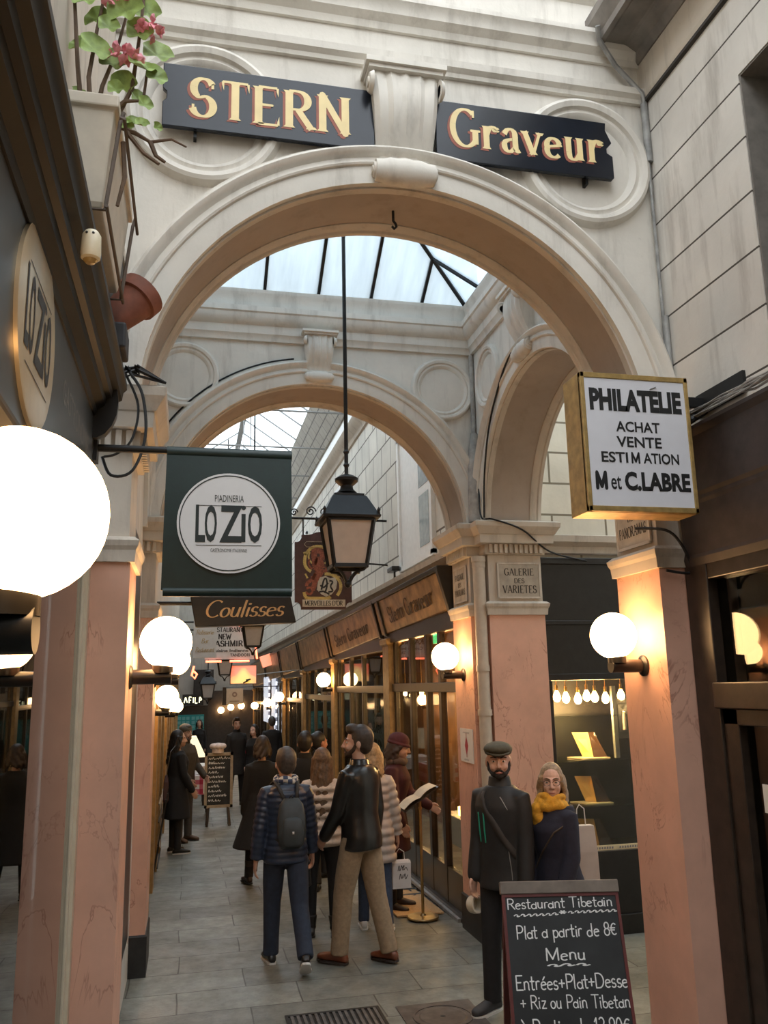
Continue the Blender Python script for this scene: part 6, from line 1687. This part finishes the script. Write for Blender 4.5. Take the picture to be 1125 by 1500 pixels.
        if style in ('long', 'bob'):
            rr = random.Random(int(col[0]*999)+int(L*100))
            for i in range(26):
                a = radians(-205+230*i/25) if style == 'bob' else radians(-200+220*i/25)
                x, y = .074*cos(a), -.016+.074*sin(a)
                z1 = L+rr.uniform(-.03, .04)
                pts = []; n = 7
                for j in range(n):
                    t = j/(n-1); z = 1.66+(z1-1.66)*t
                    wv = wave*sin(t*9+i*1.3)
                    pts.append(s.hp((x*(1+.35*t)+wv, y*(1+.18*t)-.02*t+wv, z)))
                mb.tube(pts, [.020, .022, .022, .020, .018, .015, .007], 7, round_caps=True)
        if style == 'bun': s.hsph(mb, (0, -.10, 1.69), (.042, .042, .042))
        return s.fin(mb, 'hair', m, max(s.vox, .008), 2)
    def coat(s, name, m, hem, ex=.022, flare=0, slv=.012, quilt=0, amp=.010, top=1.475, cuff=1.0, label=None, vox=.011):
        mb = MB(); rg = []
        n = int((top-hem)/(.012 if quilt else .03))+2
        hips = interp(s.tab, .93)
        for i in range(n+1):
            z = hem+(top-hem)*i/n
            q = amp*abs(sin(pi*(z-hem)/quilt))-amp*.5 if quilt else 0
            if z < .93:
                t = (.93-z); rg.append(s.ring(z, 0, hips[0]+ex+flare*t+q, hips[1]+ex+flare*t*.8+q))
            else: rg.append(s.ring(z, ex+q*(1 if z < 1.42 else .2)))
        mb.rings(rg)
        for sd in (-1, 1):
            sh, el, wr = s.J[sd, 'arm']; e = wr-(wr-el)*.02
            if cuff < 1: e = el.lerp(wr, cuff)
            P, R_ = [], []
            key = [(s.tl(V((sd*.08, 0, 1.385))), .065), (sh+V((0, 0, -.008)), .058), (sh.lerp(el, .5), .052), (el, .047), (el.lerp(e, .5), .045), (e, .040)]
            for a, b in zip(key, key[1:]):
                L = (b[0]-a[0]).length; k = max(2, int(L/(.014 if quilt else .05)))
                for j in range(k): t = j/k; P.append(a[0].lerp(b[0], t)); R_.append(a[1]+(b[1]-a[1])*t)
            P.append(key[-1][0]); R_.append(key[-1][1])
            if quilt:
                d = 0; R2 = []
                for j in range(len(P)):
                    if j: d += (P[j]-P[j-1]).length
                    R2.append(R_[j]+slv+(amp*abs(sin(pi*d/quilt))-amp*.5 if d > .1 else 0))
                R_ = R2
            else: R_ = [r+slv for r in R_]
            mb.tube(P, R_, 16, round_caps=not quilt)
        return s.fin(mb, name, m, .009 if quilt else vox, 1 if quilt else 4, label)
    def collar(s, m, z0=1.45, z1=1.53, r=.078, name='collar'):
        mb = MB(); mb.rings([[s.tl((rr*cos(2*pi*k/24), -.006+rr*.95*sin(2*pi*k/24), z)) for k in range(24)] for z, rr in ((z0-.03, r+.03), (z0, r+.012), (z1, r), (z1+.008, r-.006), (z1, r-.014), (z0-.02, r-.012))])
        return s.fin(mb, name, m)
    def trousers(s, m, w=1.0, vox=.011, name='trousers'):
        mb = MB(); mb.rings([s.ring(z, .006) for z in (.82, .85, .88, .91, .95, .99, 1.03)])
        for sd in (-1, 1):
            h, kn, a = s.J[sd, 'leg']
            e = a+(a-kn).normalized()*.01
            mb.tube([h+V((-sd*.008, 0, .02)), h.lerp(kn, .25), h.lerp(kn, .6), kn, kn.lerp(a, .3), kn.lerp(a, .7), e], [.096, .094, .082*w, .070*w, .067*w, .062*w, .062*w], 18, round_caps=False)
        return s.fin(mb, name, m, vox, 3)
    def shoes(s, m, sole=None, name='shoe', boot=0):
        for sd in (-1, 1):
            a = s.J[sd, 'leg'][2]; fp = s.J[sd, 'fp']; out = radians(8)*sd
            f = V((sin(out)*cos(fp), cos(out)*cos(fp), sin(fp))); x = V((cos(out), -sin(out), 0)); u = x.cross(f)
            bt = a+u*(-.075)
            mb = MB(); rg = []
            for t, w_, hh in ((-.072, .020, .035), (-.062, .030, .058), (-.03, .036, .085), (.02, .037, .088), (.06, .040, .068), (.11, .046, .052), (.15, .044, .044), (.178, .034, .036), (.192, .016, .026)):
                q = []
                for k in range(16):
                    c, sn = cos(2*pi*k/16), sin(2*pi*k/16)
                    q.append(bt+f*t+x*(w_*math.copysign(abs(c)**.7, c))+u*(.014+hh*.5+hh*.5*math.copysign(abs(sn)**.8, sn)))
                rg.append(q)
            mb.rings(rg)
            if boot: 
                kn = s.J[sd, 'leg'][1]; mb.tube([a+u*(-.01), a.lerp(kn, boot*.5), a.lerp(kn, boot)], [.048, .054, .062], 14)
            o = s.fin(mb, name, m, .008 if boot else None)
            mb = MB(); rg = []
            for z in (0, .016):
                rg.append([bt+f*t+x*w_+u*z for t, w_ in ((-.076, 0), (-.070, .026), (-.03, .039), (.04, .041), (.11, .050), (.16, .045), (.19, .022), (.199, 0), (.19, -.022), (.16, -.045), (.11, -.050), (.04, -.041), (-.03, -.039), (-.070, -.026))])
            mb.rings(rg); mb.v = [tuple(s.M @ (V(p)*s.k)) for p in mb.v]
            mb.build('sole', sole or BLACKI, o)
    def world(s, p): return s.M @ (V(p)*s.k)
def fab(name, col, rough=.85, **k): return mat(name, col, rough, **dict(dict(var=.18, scale=30, bmp=.2), **k))
JEANS = fab('dark_denim', (.020, .028, .048)); BLUEJ = fab('blue_denim', (.040, .062, .11)); BLKC = fab('black_wool', (.010, .010, .011)); BLKT = fab('black_trouser', (.012, .012, .013))
KHAKI = fab('khaki_cotton', (.27, .19, .115)); LEATH = mat('black_leather', (.012, .011, .010), .28, var=.4, scale=12, bmp=.25); NAVYP = mat('navy_quilted_nylon', (.022, .032, .058), .38, var=.25, scale=20, bmp=.15)
BROWNL = mat('tan_brown_leather', (.17, .050, .022), .3, var=.3, scale=10); BLKSH = mat('black_shoe', (.014, .013, .012), .35); WHSH = mat('white_trainer', (.66, .64, .60), .5, var=.06)

# ---- man in flat cap, facing the camera
p = Person('bearded man in an olive flat cap and black jacket, standing behind the chalkboard', (2.14, 5.80, 0), radians(126), 1.73, lean=2, armL=(2, 5, 8, 3), armR=(2, 5, 10, 4), legL=(2, 2, 4), legR=(4, 4, 3), head=(34, -2, 0), skin=(.50, .29, .21), vox=.0055, curl=34)
p.body(); p.face(brow=(.02, .015, .012), beard=(.018, .014, .012))
p.trousers(BLKT); p.shoes(mat('charcoal_trainer', (.03, .03, .032), .6), WHSH)
SHELL = mat('black_softshell', (.014, .015, .016), .62, var=.3, bmp=.2)
p.coat('jacket', SHELL, .80, .024, .05, .013); p.collar(SHELL, 1.455, 1.53, .076)
mb = MB()
p.hsph(mb, (0, .000, 1.705), (.094, .120, .048), 24, 12); p.hsph(mb, (0, .032, 1.712), (.088, .100, .040), 24, 12); p.hsph(mb, (0, -.02, 1.685), (.090, .104, .032))
p.fin(mb, 'flat_cap', fab('olive_wool', (.075, .068, .045)), .006, 3)
mb = MB(); rg = []
for i in range(9):
    t = -1+2*i/8; rg.append([p.hp((t*.074, .086+.050*(1-t*t)+e*.0, z)) for e, z in ((0, 1.694-.012*(1-t*t)), (0, 1.686-.014*(1-t*t)))] + [p.hp((t*.070, .05, 1.686)), p.hp((t*.070, .05, 1.694))])
mb.rings(rg); p.fin(mb, 'cap_brim', fab('olive_wool', (.075, .068, .045)))
def torso_strip(p, pts, w_, name, m, off=.0, th=.006):
    """strap or seam lying on the chest: pts (angle deg from front, z)"""
    mb = MB(); rg = []
    P = []
    for i in range(len(pts)-1):
        for j in range(6):
            t = j/6; P.append((pts[i][0]+(pts[i+1][0]-pts[i][0])*t, pts[i][1]+(pts[i+1][1]-pts[i][1])*t))
    P.append(pts[-1])
    def sp(a, z, e):
        rx, ry, cy = interp(p.tab, z) if z > .93 else interp(p.tab, .93); t = radians(90-a); c, sn = cos(t), sin(t)
        return p.tl(V(((rx+.024+off+e)*math.copysign(abs(c)**.85, c), cy+(ry+.024+off+e)*math.copysign(abs(sn)**.9, sn), z)))
    for i in range(len(P)):
        a0, b0 = P[max(i-1, 0)], P[min(i+1, len(P)-1)]
        d = (sp(*b0, 0)-sp(*a0, 0)).normalized(); c = sp(*P[i], 0); n = (sp(*P[i], .02)-c).normalized(); x = d.cross(n)*(w_/2)
        rg.append([c-x-n*.008, c+x-n*.008, c+x+n*th, c-x+n*th])
    mb.rings(rg); return p.fin(mb, name, m)
torso_strip(p, [(28, 1.44), (10, 1.32), (-25, 1.14), (-62, 1.02)], .045, 'cross_strap', mat('black_webbing', (.030, .027, .024), .7))
GRNZ = mat('green_piping', (.02, .30, .19), .5)
torso_strip(p, [(32, 1.30), (36, 1.22), (42, 1.10)], .006, 'zip_piping', GRNZ); torso_strip(p, [(14, 1.30), (16, 1.2), (18, 1.10)], .006, 'zip_piping', GRNZ)
torso_strip(p, [(-20, 1.41), (-40, 1.33)], .006, 'reflective_seam', GREYM); torso_strip(p, [(-38, 1.08), (-40, .84)], .005, 'reflective_seam', GREYM)
hw = p.world(p.J[1, 'arm'][2]+p.J[1, 'ad']*.14)
o = MB(); M1 = Matrix.Translation(hw+V((.02, .01, -.055))) @ Matrix.Rotation(radians(80), 4, 'X') @ Matrix.Rotation(radians(25), 4, 'Y')
o.rings([[M1 @ V((r*cos(2*pi*k/28), r*sin(2*pi*k/28), z)) for k in range(28)] for r, z in ((.056, -.03), (.060, 0), (.056, .03), (.042, .03), (.040, 0), (.042, -.03), (.056, -.03))])
tag(o.build('paper_roll', mat('cream_paper_roll', (.60, .54, .42), .8), smooth=True), 'cream rolled ring held in the hand of the man in the flat cap', 'roll')

# ---- woman in yellow scarf
p = Person('blonde woman in glasses and a mustard scarf with navy coat, behind the chalkboard', (2.47, 5.66, 0), radians(112), 1.575, 'f', lean=2, armL=(6, 8, 22, -4), armR=(4, 8, 20, -4), head=(44, 0, 0), skin=(.60, .37, .28), vox=.0055)
p.body(); p.face(eye=(.09, .08, .06), brow=(.20, .13, .07))
p.hair((.30, .20, .11), 'bob', 1.50, .008)
NAVYC = fab('navy_coat', (.014, .015, .030)); p.trousers(JEANS); p.shoes(BLKSH)
p.coat('coat', NAVYC, .70, .034, .10, .016)
mb = MB(); mb.rings([[p.tl((rr*cos(2*pi*k/24), -.03+rr*sin(2*pi*k/24)*.9, z)) for k in range(24)] for z, rr in ((1.38, .14), (1.42, .155), (1.48, .135), (1.47, .11), (1.41, .11))])
p.fin(mb, 'hood', NAVYC, .012, 3)
mb = MB()
for ph, z, R_, r in ((0, 1.500, .088, .034), (.6, 1.470, .098, .036), (1.5, 1.525, .082, .026)):
    mb.tube([p.tl((R_*cos(2*pi*k/22+ph), .005+R_*sin(2*pi*k/22+ph), z+.012*sin(k*.9+ph)+.016*sin(2*pi*k/22+1))) for k in range(23)], [r*(1+.12*sin(k*1.7)) for k in range(23)], 12)
kx, ky = .05, .10
for i, (dx, z, r) in enumerate(((0, 1.45, .052), (.02, 1.42, .056), (-.012, 1.39, .050), (.005, 1.35, .040), (.0, 1.31, .03))): 
    t = MB().sphere((kx+dx, ky+.02, z), (r, r*.8, r), 14, 10); mb.add([p.tl(q) for q in t.v], t.f)
p.fin(mb, 'scarf', fab('mustard_wool', (.62, .31, .025), var=.25, bmp=.6), .007, 1)
mb = MB()
for a in (-1, 1):
    mb.tube([p.hp((a*.032+.024*cos(2*pi*k/20), .103-.006*abs(cos(2*pi*k/20)), 1.634+.018*sin(2*pi*k/20))) for k in range(21)], .0018, 6)
    mb.tube([p.hp((a*.056, .098, 1.640)), p.hp((a*.080, .02, 1.640))], .0018, 6)
mb.tube([p.hp((-.008, .103, 1.640)), p.hp((.008, .103, 1.640))], .0018, 6)
p.fin(mb, 'glasses', BLACKI)
torso_strip(p, [(-150, 1.44), (-100, 1.40), (-40, 1.30), (10, 1.12), (50, .98)], .012, 'bag_strap', mat('brown_strap', (.06, .04, .025), .6), off=.008)
BG = thing('shopping_bag', 'pale paper shopping bag hanging behind the woman in the mustard scarf', 'bag', (2.77, 5.78, .60))
mb = MB(); rg = []
for z, w_, d_ in ((.62, .085, .05), (.66, .09, .055), (1.0, .085, .05), (1.16, .08, .03), (1.17, .078, .028)): rg.append([V((2.78-w_, 5.86-d_, z)), V((2.78+w_, 5.84-d_, z)), V((2.78+w_, 5.84+d_, z)), V((2.78-w_, 5.86+d_, z))])
mb.rings(rg); mb.build('sack', mat('pale_grey_paper', (.50, .48, .46), .7, var=.06), BG, bevel=.004)
mb = MB(); mb.tube([(2.74, 5.84, 1.15), (2.745, 5.83, 1.28), (2.76, 5.82, 1.31), (2.80, 5.83, 1.28), (2.81, 5.84, 1.15)], .004, 6); mb.build('handle', WHITEP, BG)

BG.location = (2.68, 5.66, .60)
# ---- man in black leather jacket, walking away, head turned left
p = Person('bearded man in a black leather jacket and khaki trousers, walking away', (1.40, 7.13, 0), radians(42), 1.81, lean=1, legL=(13, 8, 2), legR=(-9, 6, 2), feet=(2, -4), armL=(14, 7, 40, -10), armR=(-4, 8, 12, 4), head=(34, 0, 0), skin=(.50, .30, .22), vox=.0065)
p.body(); p.face(beard=(.045, .026, .015), brow=(.04, .025, .018)); p.hair((.035, .022, .014), 'quiff')
p.trousers(KHAKI, 1.12); p.shoes(BROWNL, mat('dark_sole', (.03, .02, .015), .6)); p.coat('leather_jacket', LEATH, .84, .026, .10, .012); p.collar(LEATH, 1.46, 1.51, .074)
# ---- man with backpack
p = Person('man in a navy quilted jacket with a checked scarf and small grey backpack, walking away', (.80, 7.22, 0), radians(2), 1.66, lean=1, legL=(15, 10, 1), legR=(-17, 22, 1), feet=(0, -32), armL=(-6, 11, 6, 6), armR=(8, 11, 18, 6), head=(6, 0, 0), vox=.0065)
p.body(); p.hair((.060, .044, .034), 'short')
p.trousers(JEANS, 1.08); p.shoes(BLKSH, WHSH); p.coat('quilted_jacket', NAVYP, .84, .030, .02, .014, quilt=.048, amp=.012); p.collar(NAVYP, 1.455, 1.50, .086)
def plaid():
    m, nt, b = _nodes('checked_scarf'); ck = N(nt, 'ShaderNodeTexChecker', i_Scale=26.0); ck.inputs['Color1'].default_value = (.58, .56, .50, 1); ck.inputs['Color2'].default_value = (.05, .07, .13, 1)
    nt.links.new(pos(nt), ck.inputs['Vector']); nt.links.new(ck.outputs[0], b.inputs['Base Color']); b.inputs['Roughness'].default_value = .9
    return m
mb = MB(); mb.tube([p.tl((.080*cos(2*pi*k/20), -.004+.078*sin(2*pi*k/20), 1.505+.012*sin(k))) for k in range(21)], .030, 12); p.fin(mb, 'scarf', plaid())
def backpack(p, label, m, m2):
    w0 = p.world(p.tl((.02, -.2, 1.1)))
    T_ = thing('backpack', label, 'backpack', w0)
    def add(mb, name, mm, vox=None):
        mb.v = [tuple(p.world(p.tl(q))) for q in mb.v]; o = mb.build(name, mm, T_, smooth='all')
        if vox: remesh(o, vox, 2)
    mb = MB(); rg = []
    for z, w_, d_, y in ((.97, .07, .03, -.17), (1.0, .10, .055, -.19), (1.10, .118, .075, -.20), (1.22, .115, .065, -.195), (1.32, .10, .045, -.185), (1.37, .06, .025, -.175)):
        rg.append([V((.02+w_*math.copysign(abs(cos(2*pi*k/24))**.6, cos(2*pi*k/24)), y+d_*math.copysign(abs(sin(2*pi*k/24))**.6, sin(2*pi*k/24)), z)) for k in range(24)])
    mb.rings(rg); add(mb, 'sack', m)
    mb = MB(); rg = []
    for z, w_, d_, y in ((.99, .06, .02, -.245), (1.02, .085, .03, -.255), (1.12, .09, .03, -.268), (1.20, .075, .02, -.262), (1.23, .05, .01, -.25)):
        rg.append([V((.02+w_*cos(2*pi*k/20), y+d_*sin(2*pi*k/20), z)) for k in range(20)])
    mb.rings(rg); add(mb, 'front_pocket', m)
    mb = MB(); mb.box(.012, .028, -.302, -.296, 1.10, 1.12); add(mb, 'logo', WHITEP)
    for sd in (-1, 1):
        mb = MB(); mb.tube([(.02+sd*.05, -.17, 1.35), (sd*.085, -.12, 1.47), (sd*.10, -.02, 1.50), (sd*.115, .09, 1.46), (sd*.13, .155, 1.36), (sd*.16, .12, 1.2), (sd*.17, .0, 1.08), (.02+sd*.08, -.16, 1.02)], .016, 8, sy=.6); add(mb, 'shoulder_strap', m2)
    mb = MB(); mb.tube([(.0, -.18, 1.36), (.02, -.19, 1.40), (.04, -.18, 1.36)], .006, 6); add(mb, 'grab_handle', m2)
backpack(p, 'small dark grey backpack worn by the man in the navy quilted jacket', mat('dark_teal_grey_nylon', (.035, .042, .044), .6, var=.25), mat('black_webbing', (.03, .027, .024), .7))
# ---- young woman in fluffy cream jacket
p = Person('long haired young woman in a cream fur jacket and black leggings, beside the leather jacket', (1.21, 7.95, 0), radians(-6), 1.58, 'f', legL=(3, 2, 2), legR=(-2, 2, 2), armL=(3, 11, 14, 4), armR=(3, 10, 14, 4), head=(4, 0, 0))
p.body(); p.hair((.13, .075, .04), 'long', 1.14, .014); p.trousers(BLKT, .82); p.shoes(BLKSH, boot=.3)
p.coat('fur_jacket', fab('cream_faux_fur', (.60, .50, .41), .95, var=.15, bmp=.8), .84, .036, .04, .026, quilt=.085, amp=.045)
HB = thing('handbag', 'black handbag with a long strap hanging beside the woman in the cream fur jacket', 'bag', (1.04, 7.85, .45))
mb = MB(); rg = []
for z, w_, d_ in ((.46, .04, .10), (.48, .05, .115), (.66, .045, .11), (.71, .03, .09)): rg.append([V((1.03-w_, 7.84-d_, z)), V((1.03+w_, 7.84-d_, z)), V((1.03+w_, 7.84+d_, z)), V((1.03-w_, 7.84+d_, z))])
mb.rings(rg); mb.build('body', LEATH, HB, bevel=.012); mb = MB(); mb.tube([(1.03, 7.75, .70), (1.03, 7.78, .86), (1.04, 7.84, .93), (1.03, 7.90, .86), (1.03, 7.93, .70)], .007, 8); mb.tube([(1.01, 7.72, .68), (1.0, 7.72, .3), (1.02, 7.80, .12), (1.04, 7.92, .3), (1.03, 7.94, .68)], .005, 6); mb.build('strap', BLKSH, HB)
# ---- blonde woman in pale quilted coat
p = Person('blonde woman in a long pale quilted coat, jeans and white trainers, seen from behind', (1.70, 8.02, 0), radians(-14), 1.60, 'f', lean=3, legL=(6, 6, 2), legR=(-8, 6, 3), feet=(0, -4), armL=(10, 9, 20, 2), armR=(4, 12, 12, 6), head=(-8, -6, 0))
p.body(); p.hair((.34, .23, .12), 'bob', 1.44, .01); p.trousers(BLUEJ, .9); p.shoes(WHSH, WHITEP)
p.coat('quilted_coat', mat('pale_grey_quilted_nylon', (.47, .42, .38), .5, var=.1, bmp=.15), .64, .036, .10, .016, quilt=.08, amp=.018); p.collar(fab('fawn_fur_trim', (.34, .25, .17), .95, bmp=.8), 1.46, 1.50, .10, 'hood_trim')
hw = p.world(p.J[1, 'arm'][2]+p.J[1, 'ad']*.15)
PB_ = thing('paper_bag', 'small white paper carrier bag with black script, held by the blonde woman', 'bag', (hw.x, hw.y, hw.z-.36))
x, y, z = hw.x+.01, hw.y, hw.z-.10
mb = MB(); mb.rings([[V((x-a, y-b, zz)), V((x+a, y-b, zz)), V((x+a, y+b, zz)), V((x-a, y+b, zz))] for zz, a, b in ((z-.24, .085, .04), (z-.02, .088, .042), (z, .086, .030), (z-.01, .082, .026))])
mb.build('sack', mat('white_glossy_paper', (.74, .73, .72), .4, var=.03), PB_)
mb = MB(); strokes(mb, V((x-.06, y-.0432, z-.10)), UX, UZ, .12, [[(.2, .1), (.3, .5), (.35, .1), (.5, .5), (.55, .15)], [(.55, .3), (.7, .5), (.65, .15), (.85, .35), (.95, .1)], [(.3, -.5), (.4, -.1), (.5, -.45), (.6, -.15)], [(.65, -.4), (.75, -.1), (.8, -.5), (.95, -.2)]], .05); mb.build('lettering', BLACKI, PB_)
mb = MB(); mb.tube([(x-.04, y, z-.01), (x-.035, y, z+.07), (hw.x, hw.y, z+.10), (x+.035, y, z+.07), (x+.04, y, z-.01)], .003, 6); mb.build('handle', WHITEP, PB_)
# ---- woman in burgundy hat and coat reading the menu
p = Person('person in a burgundy knit hat and long burgundy coat, reading the menu stand', (2.05, 8.72, zf(8.72)), radians(-120), 1.66, 'f', lean=5, armL=(20, 8, 62, -6), armR=(6, 8, 20, 2), head=(14, -16, 0))
p.body(); p.face(); BURG = fab('burgundy_wool', (.055, .012, .016)); p.trousers(BLKT, .9); p.shoes(mat('dark_brown_boot', (.03, .016, .012), .45), boot=.5); p.coat('coat', BURG, .58, .03, .10, .014)
mb = MB(); p.hsph(mb, (0, -.016, 1.688), (.094, .108, .082), 24, 14); mb.tube([p.hp((.088*cos(2*pi*k/24), -.010+.106*sin(2*pi*k/24), 1.660)) for k in range(25)], .016, 8); p.fin(mb, 'knit_hat', fab('burgundy_knit', (.075, .018, .024), bmp=.6), .007, 1)
mb = MB(); mb.tube([p.tl((.088*cos(2*pi*k/20), .004+.085*sin(2*pi*k/20), 1.485+.012*sin(k))) for k in range(21)], .036, 12); p.fin(mb, 'scarf', fab('brown_grey_scarf', (.11, .075, .06)))
p.hair((.03, .015, .012), 'bob', 1.50)
# ---- further walkers
p = Person('dark haired man in a black coat, walking behind the leather jacket man', (1.32, 9.95, zf(9.95)), radians(-4), 1.67, legL=(10, 6, 2), legR=(-9, 8, 2), head=(-10, 0, 0), vox=.009)
p.body(); p.hair((.016, .011, .009), 'quiff'); p.trousers(BLKT); p.shoes(BLKSH); p.coat('coat', BLKC, .72, .03, .06); p.collar(BLKC)
p = Person('woman with dark pinned hair and dark jacket, face turned right by the second shop', (1.58, 10.6, zf(10.6)), radians(-62), 1.64, 'f', head=(0, -4, 0), skin=(.46, .20, .14), vox=.009)
p.body(); p.face(); p.hair((.014, .010, .009), 'bun'); p.trousers(BLKT); p.shoes(BLKSH); p.coat('jacket', fab('dark_red_black_cloth', (.03, .010, .012)), .78, .03, .04); p.collar(BLKC)
p = Person('person with short brown hair in a long flaring black coat, left of the backpack man', (.86, 10.3, zf(10.3)), radians(10), 1.63, 'f', legL=(14, 8, 2), legR=(-10, 10, 2), feet=(0, -10), vox=.009)
p.body(); p.hair((.035, .022, .016), 'bob', 1.52); p.trousers(BLKT, .9); p.shoes(mat('dark_brown_boot', (.03, .016, .012), .45), boot=.5); p.coat('long_coat', BLKC, .46, .034, .34)
p = Person('tall dark haired man in a dark overcoat facing the camera, behind the chef menu board', (1.02, 18.6, zf(18.6)), radians(-158), 1.74, legL=(4, 2, 3), legR=(-3, 4, 3), head=(-10, 0, 0), vox=.010)
p.body(); p.face(); p.hair((.014, .010, .009), 'quiff'); p.trousers(BLKT); p.shoes(BLKSH); p.coat('overcoat', fab('charcoal_overcoat', (.022, .020, .018)), .62, .03, .06); p.collar(BLKC)
p = Person('dark haired woman in a black coat over a red skirt, beside the tall man', (1.36, 18.2, zf(18.2)), radians(138), 1.60, 'f', head=(6, -6, 0), skin=(.62, .40, .32), vox=.010)
p.body(); p.face(); p.hair((.012, .009, .008), 'bob', 1.48); p.coat('skirt', fab('dark_red_skirt', (.24, .018, .025)), .45, .01, .05, top=1.0, cuff=.05); p.trousers(BLKT, .8); p.shoes(BLKSH); p.coat('coat', BLKC, .66, .034, .05)
p = Person('person in dark clothes with grey hair, walking away beside the neon strips', (1.94, 20.5, zf(20.5)), radians(6), 1.72, vox=.011)
p.body(); p.hair((.05, .045, .042), 'short'); p.trousers(BLKT); p.shoes(BLKSH); p.coat('coat', BLKC, .74, .03, .05)
p = Person('woman with long wavy dark hair in a black knee length coat, standing at the left', (-.13, 12.95, zf(12.95)), radians(-70), 1.66, 'f', lean=1, armL=(14, 8, 40, 0), armR=(8, 10, 30, 2), head=(-12, -4, 0), vox=.008)
p.body(); p.hair((.016, .012, .010), 'long', 1.30, .02); p.trousers(BLKT, .85); p.shoes(BLKSH, WHSH); p.coat('long_coat', BLKC, .50, .036, .14)
BB = MB(); rg = []
for z, w_, d_ in ((.62, .05, .13), (.66, .07, .15), (.9, .06, .13), (.98, .03, .10)): rg.append([V((-.27-w_*.5, 12.75-d_, z)), V((-.27+w_*.6, 12.75-d_, z)), V((-.27+w_*.6, 12.75+d_, z)), V((-.27-w_*.5, 12.75+d_, z))])
o = BB.rings(rg).build('shoulder_bag', mat('dark_maroon_leather', (.05, .015, .015), .5), bevel=.01); tag(o, 'dark maroon shoulder bag behind the woman in the black coat at the left', 'bag')
MB().tube([(-.27, 12.66, .95), (-.22, 12.72, 1.3), (-.16, 12.80, 1.37), (-.20, 12.83, 1.3), (-.27, 12.84, .95)], .006, 6).build('strap', BLKSH, o)
p = Person('man in grey knit cap and brown jacket, behind the long haired woman', (-.02, 14.0, zf(14.0)), radians(-128), 1.72, armL=(16, 8, 50, -10), armR=(10, 8, 44, -8), head=(-10, -4, 0), vox=.009)
p.body(); p.face(beard=(.10, .08, .07)); p.hair((.06, .05, .045), 'short'); p.trousers(fab('grey_brown_trousers', (.06, .05, .042))); p.shoes(mat('brown_suede', (.10, .055, .03), .8)); p.coat('jacket', fab('brown_olive_jacket', (.055, .042, .028)), .80, .03, .03); p.collar(fab('brown_olive_jacket', (.055, .042, .028)))
mb = MB(); p.hsph(mb, (0, -.014, 1.692), (.090, .106, .072), 20, 12); p.fin(mb, 'knit_cap', fab('grey_knit', (.13, .125, .115), bmp=.6), .008, 1)
p = Person('dark haired person standing in front of the teal window at the far end', (.36, 27.0, zf(27)), radians(170), 1.62, 'f', vox=.012)
p.body(); p.hair((.014, .010, .009), 'bob', 1.48); p.trousers(BLKT); p.shoes(BLKSH); p.coat('coat', BLKC, .7, .03, .05)
p = Person('person in a beige jumper standing inside the Stern Graveur shop, behind the glass', (3.62, 9.95, 0), radians(-60), 1.72, armL=(20, 8, 60, -10), armR=(16, 8, 56, -10), vox=.010)
p.body(); p.hair((.05, .03, .02), 'short'); p.trousers(BLKT); p.shoes(BLKSH); p.coat('jumper', fab('beige_jumper', (.34, .27, .19)), .84, .02, .0)
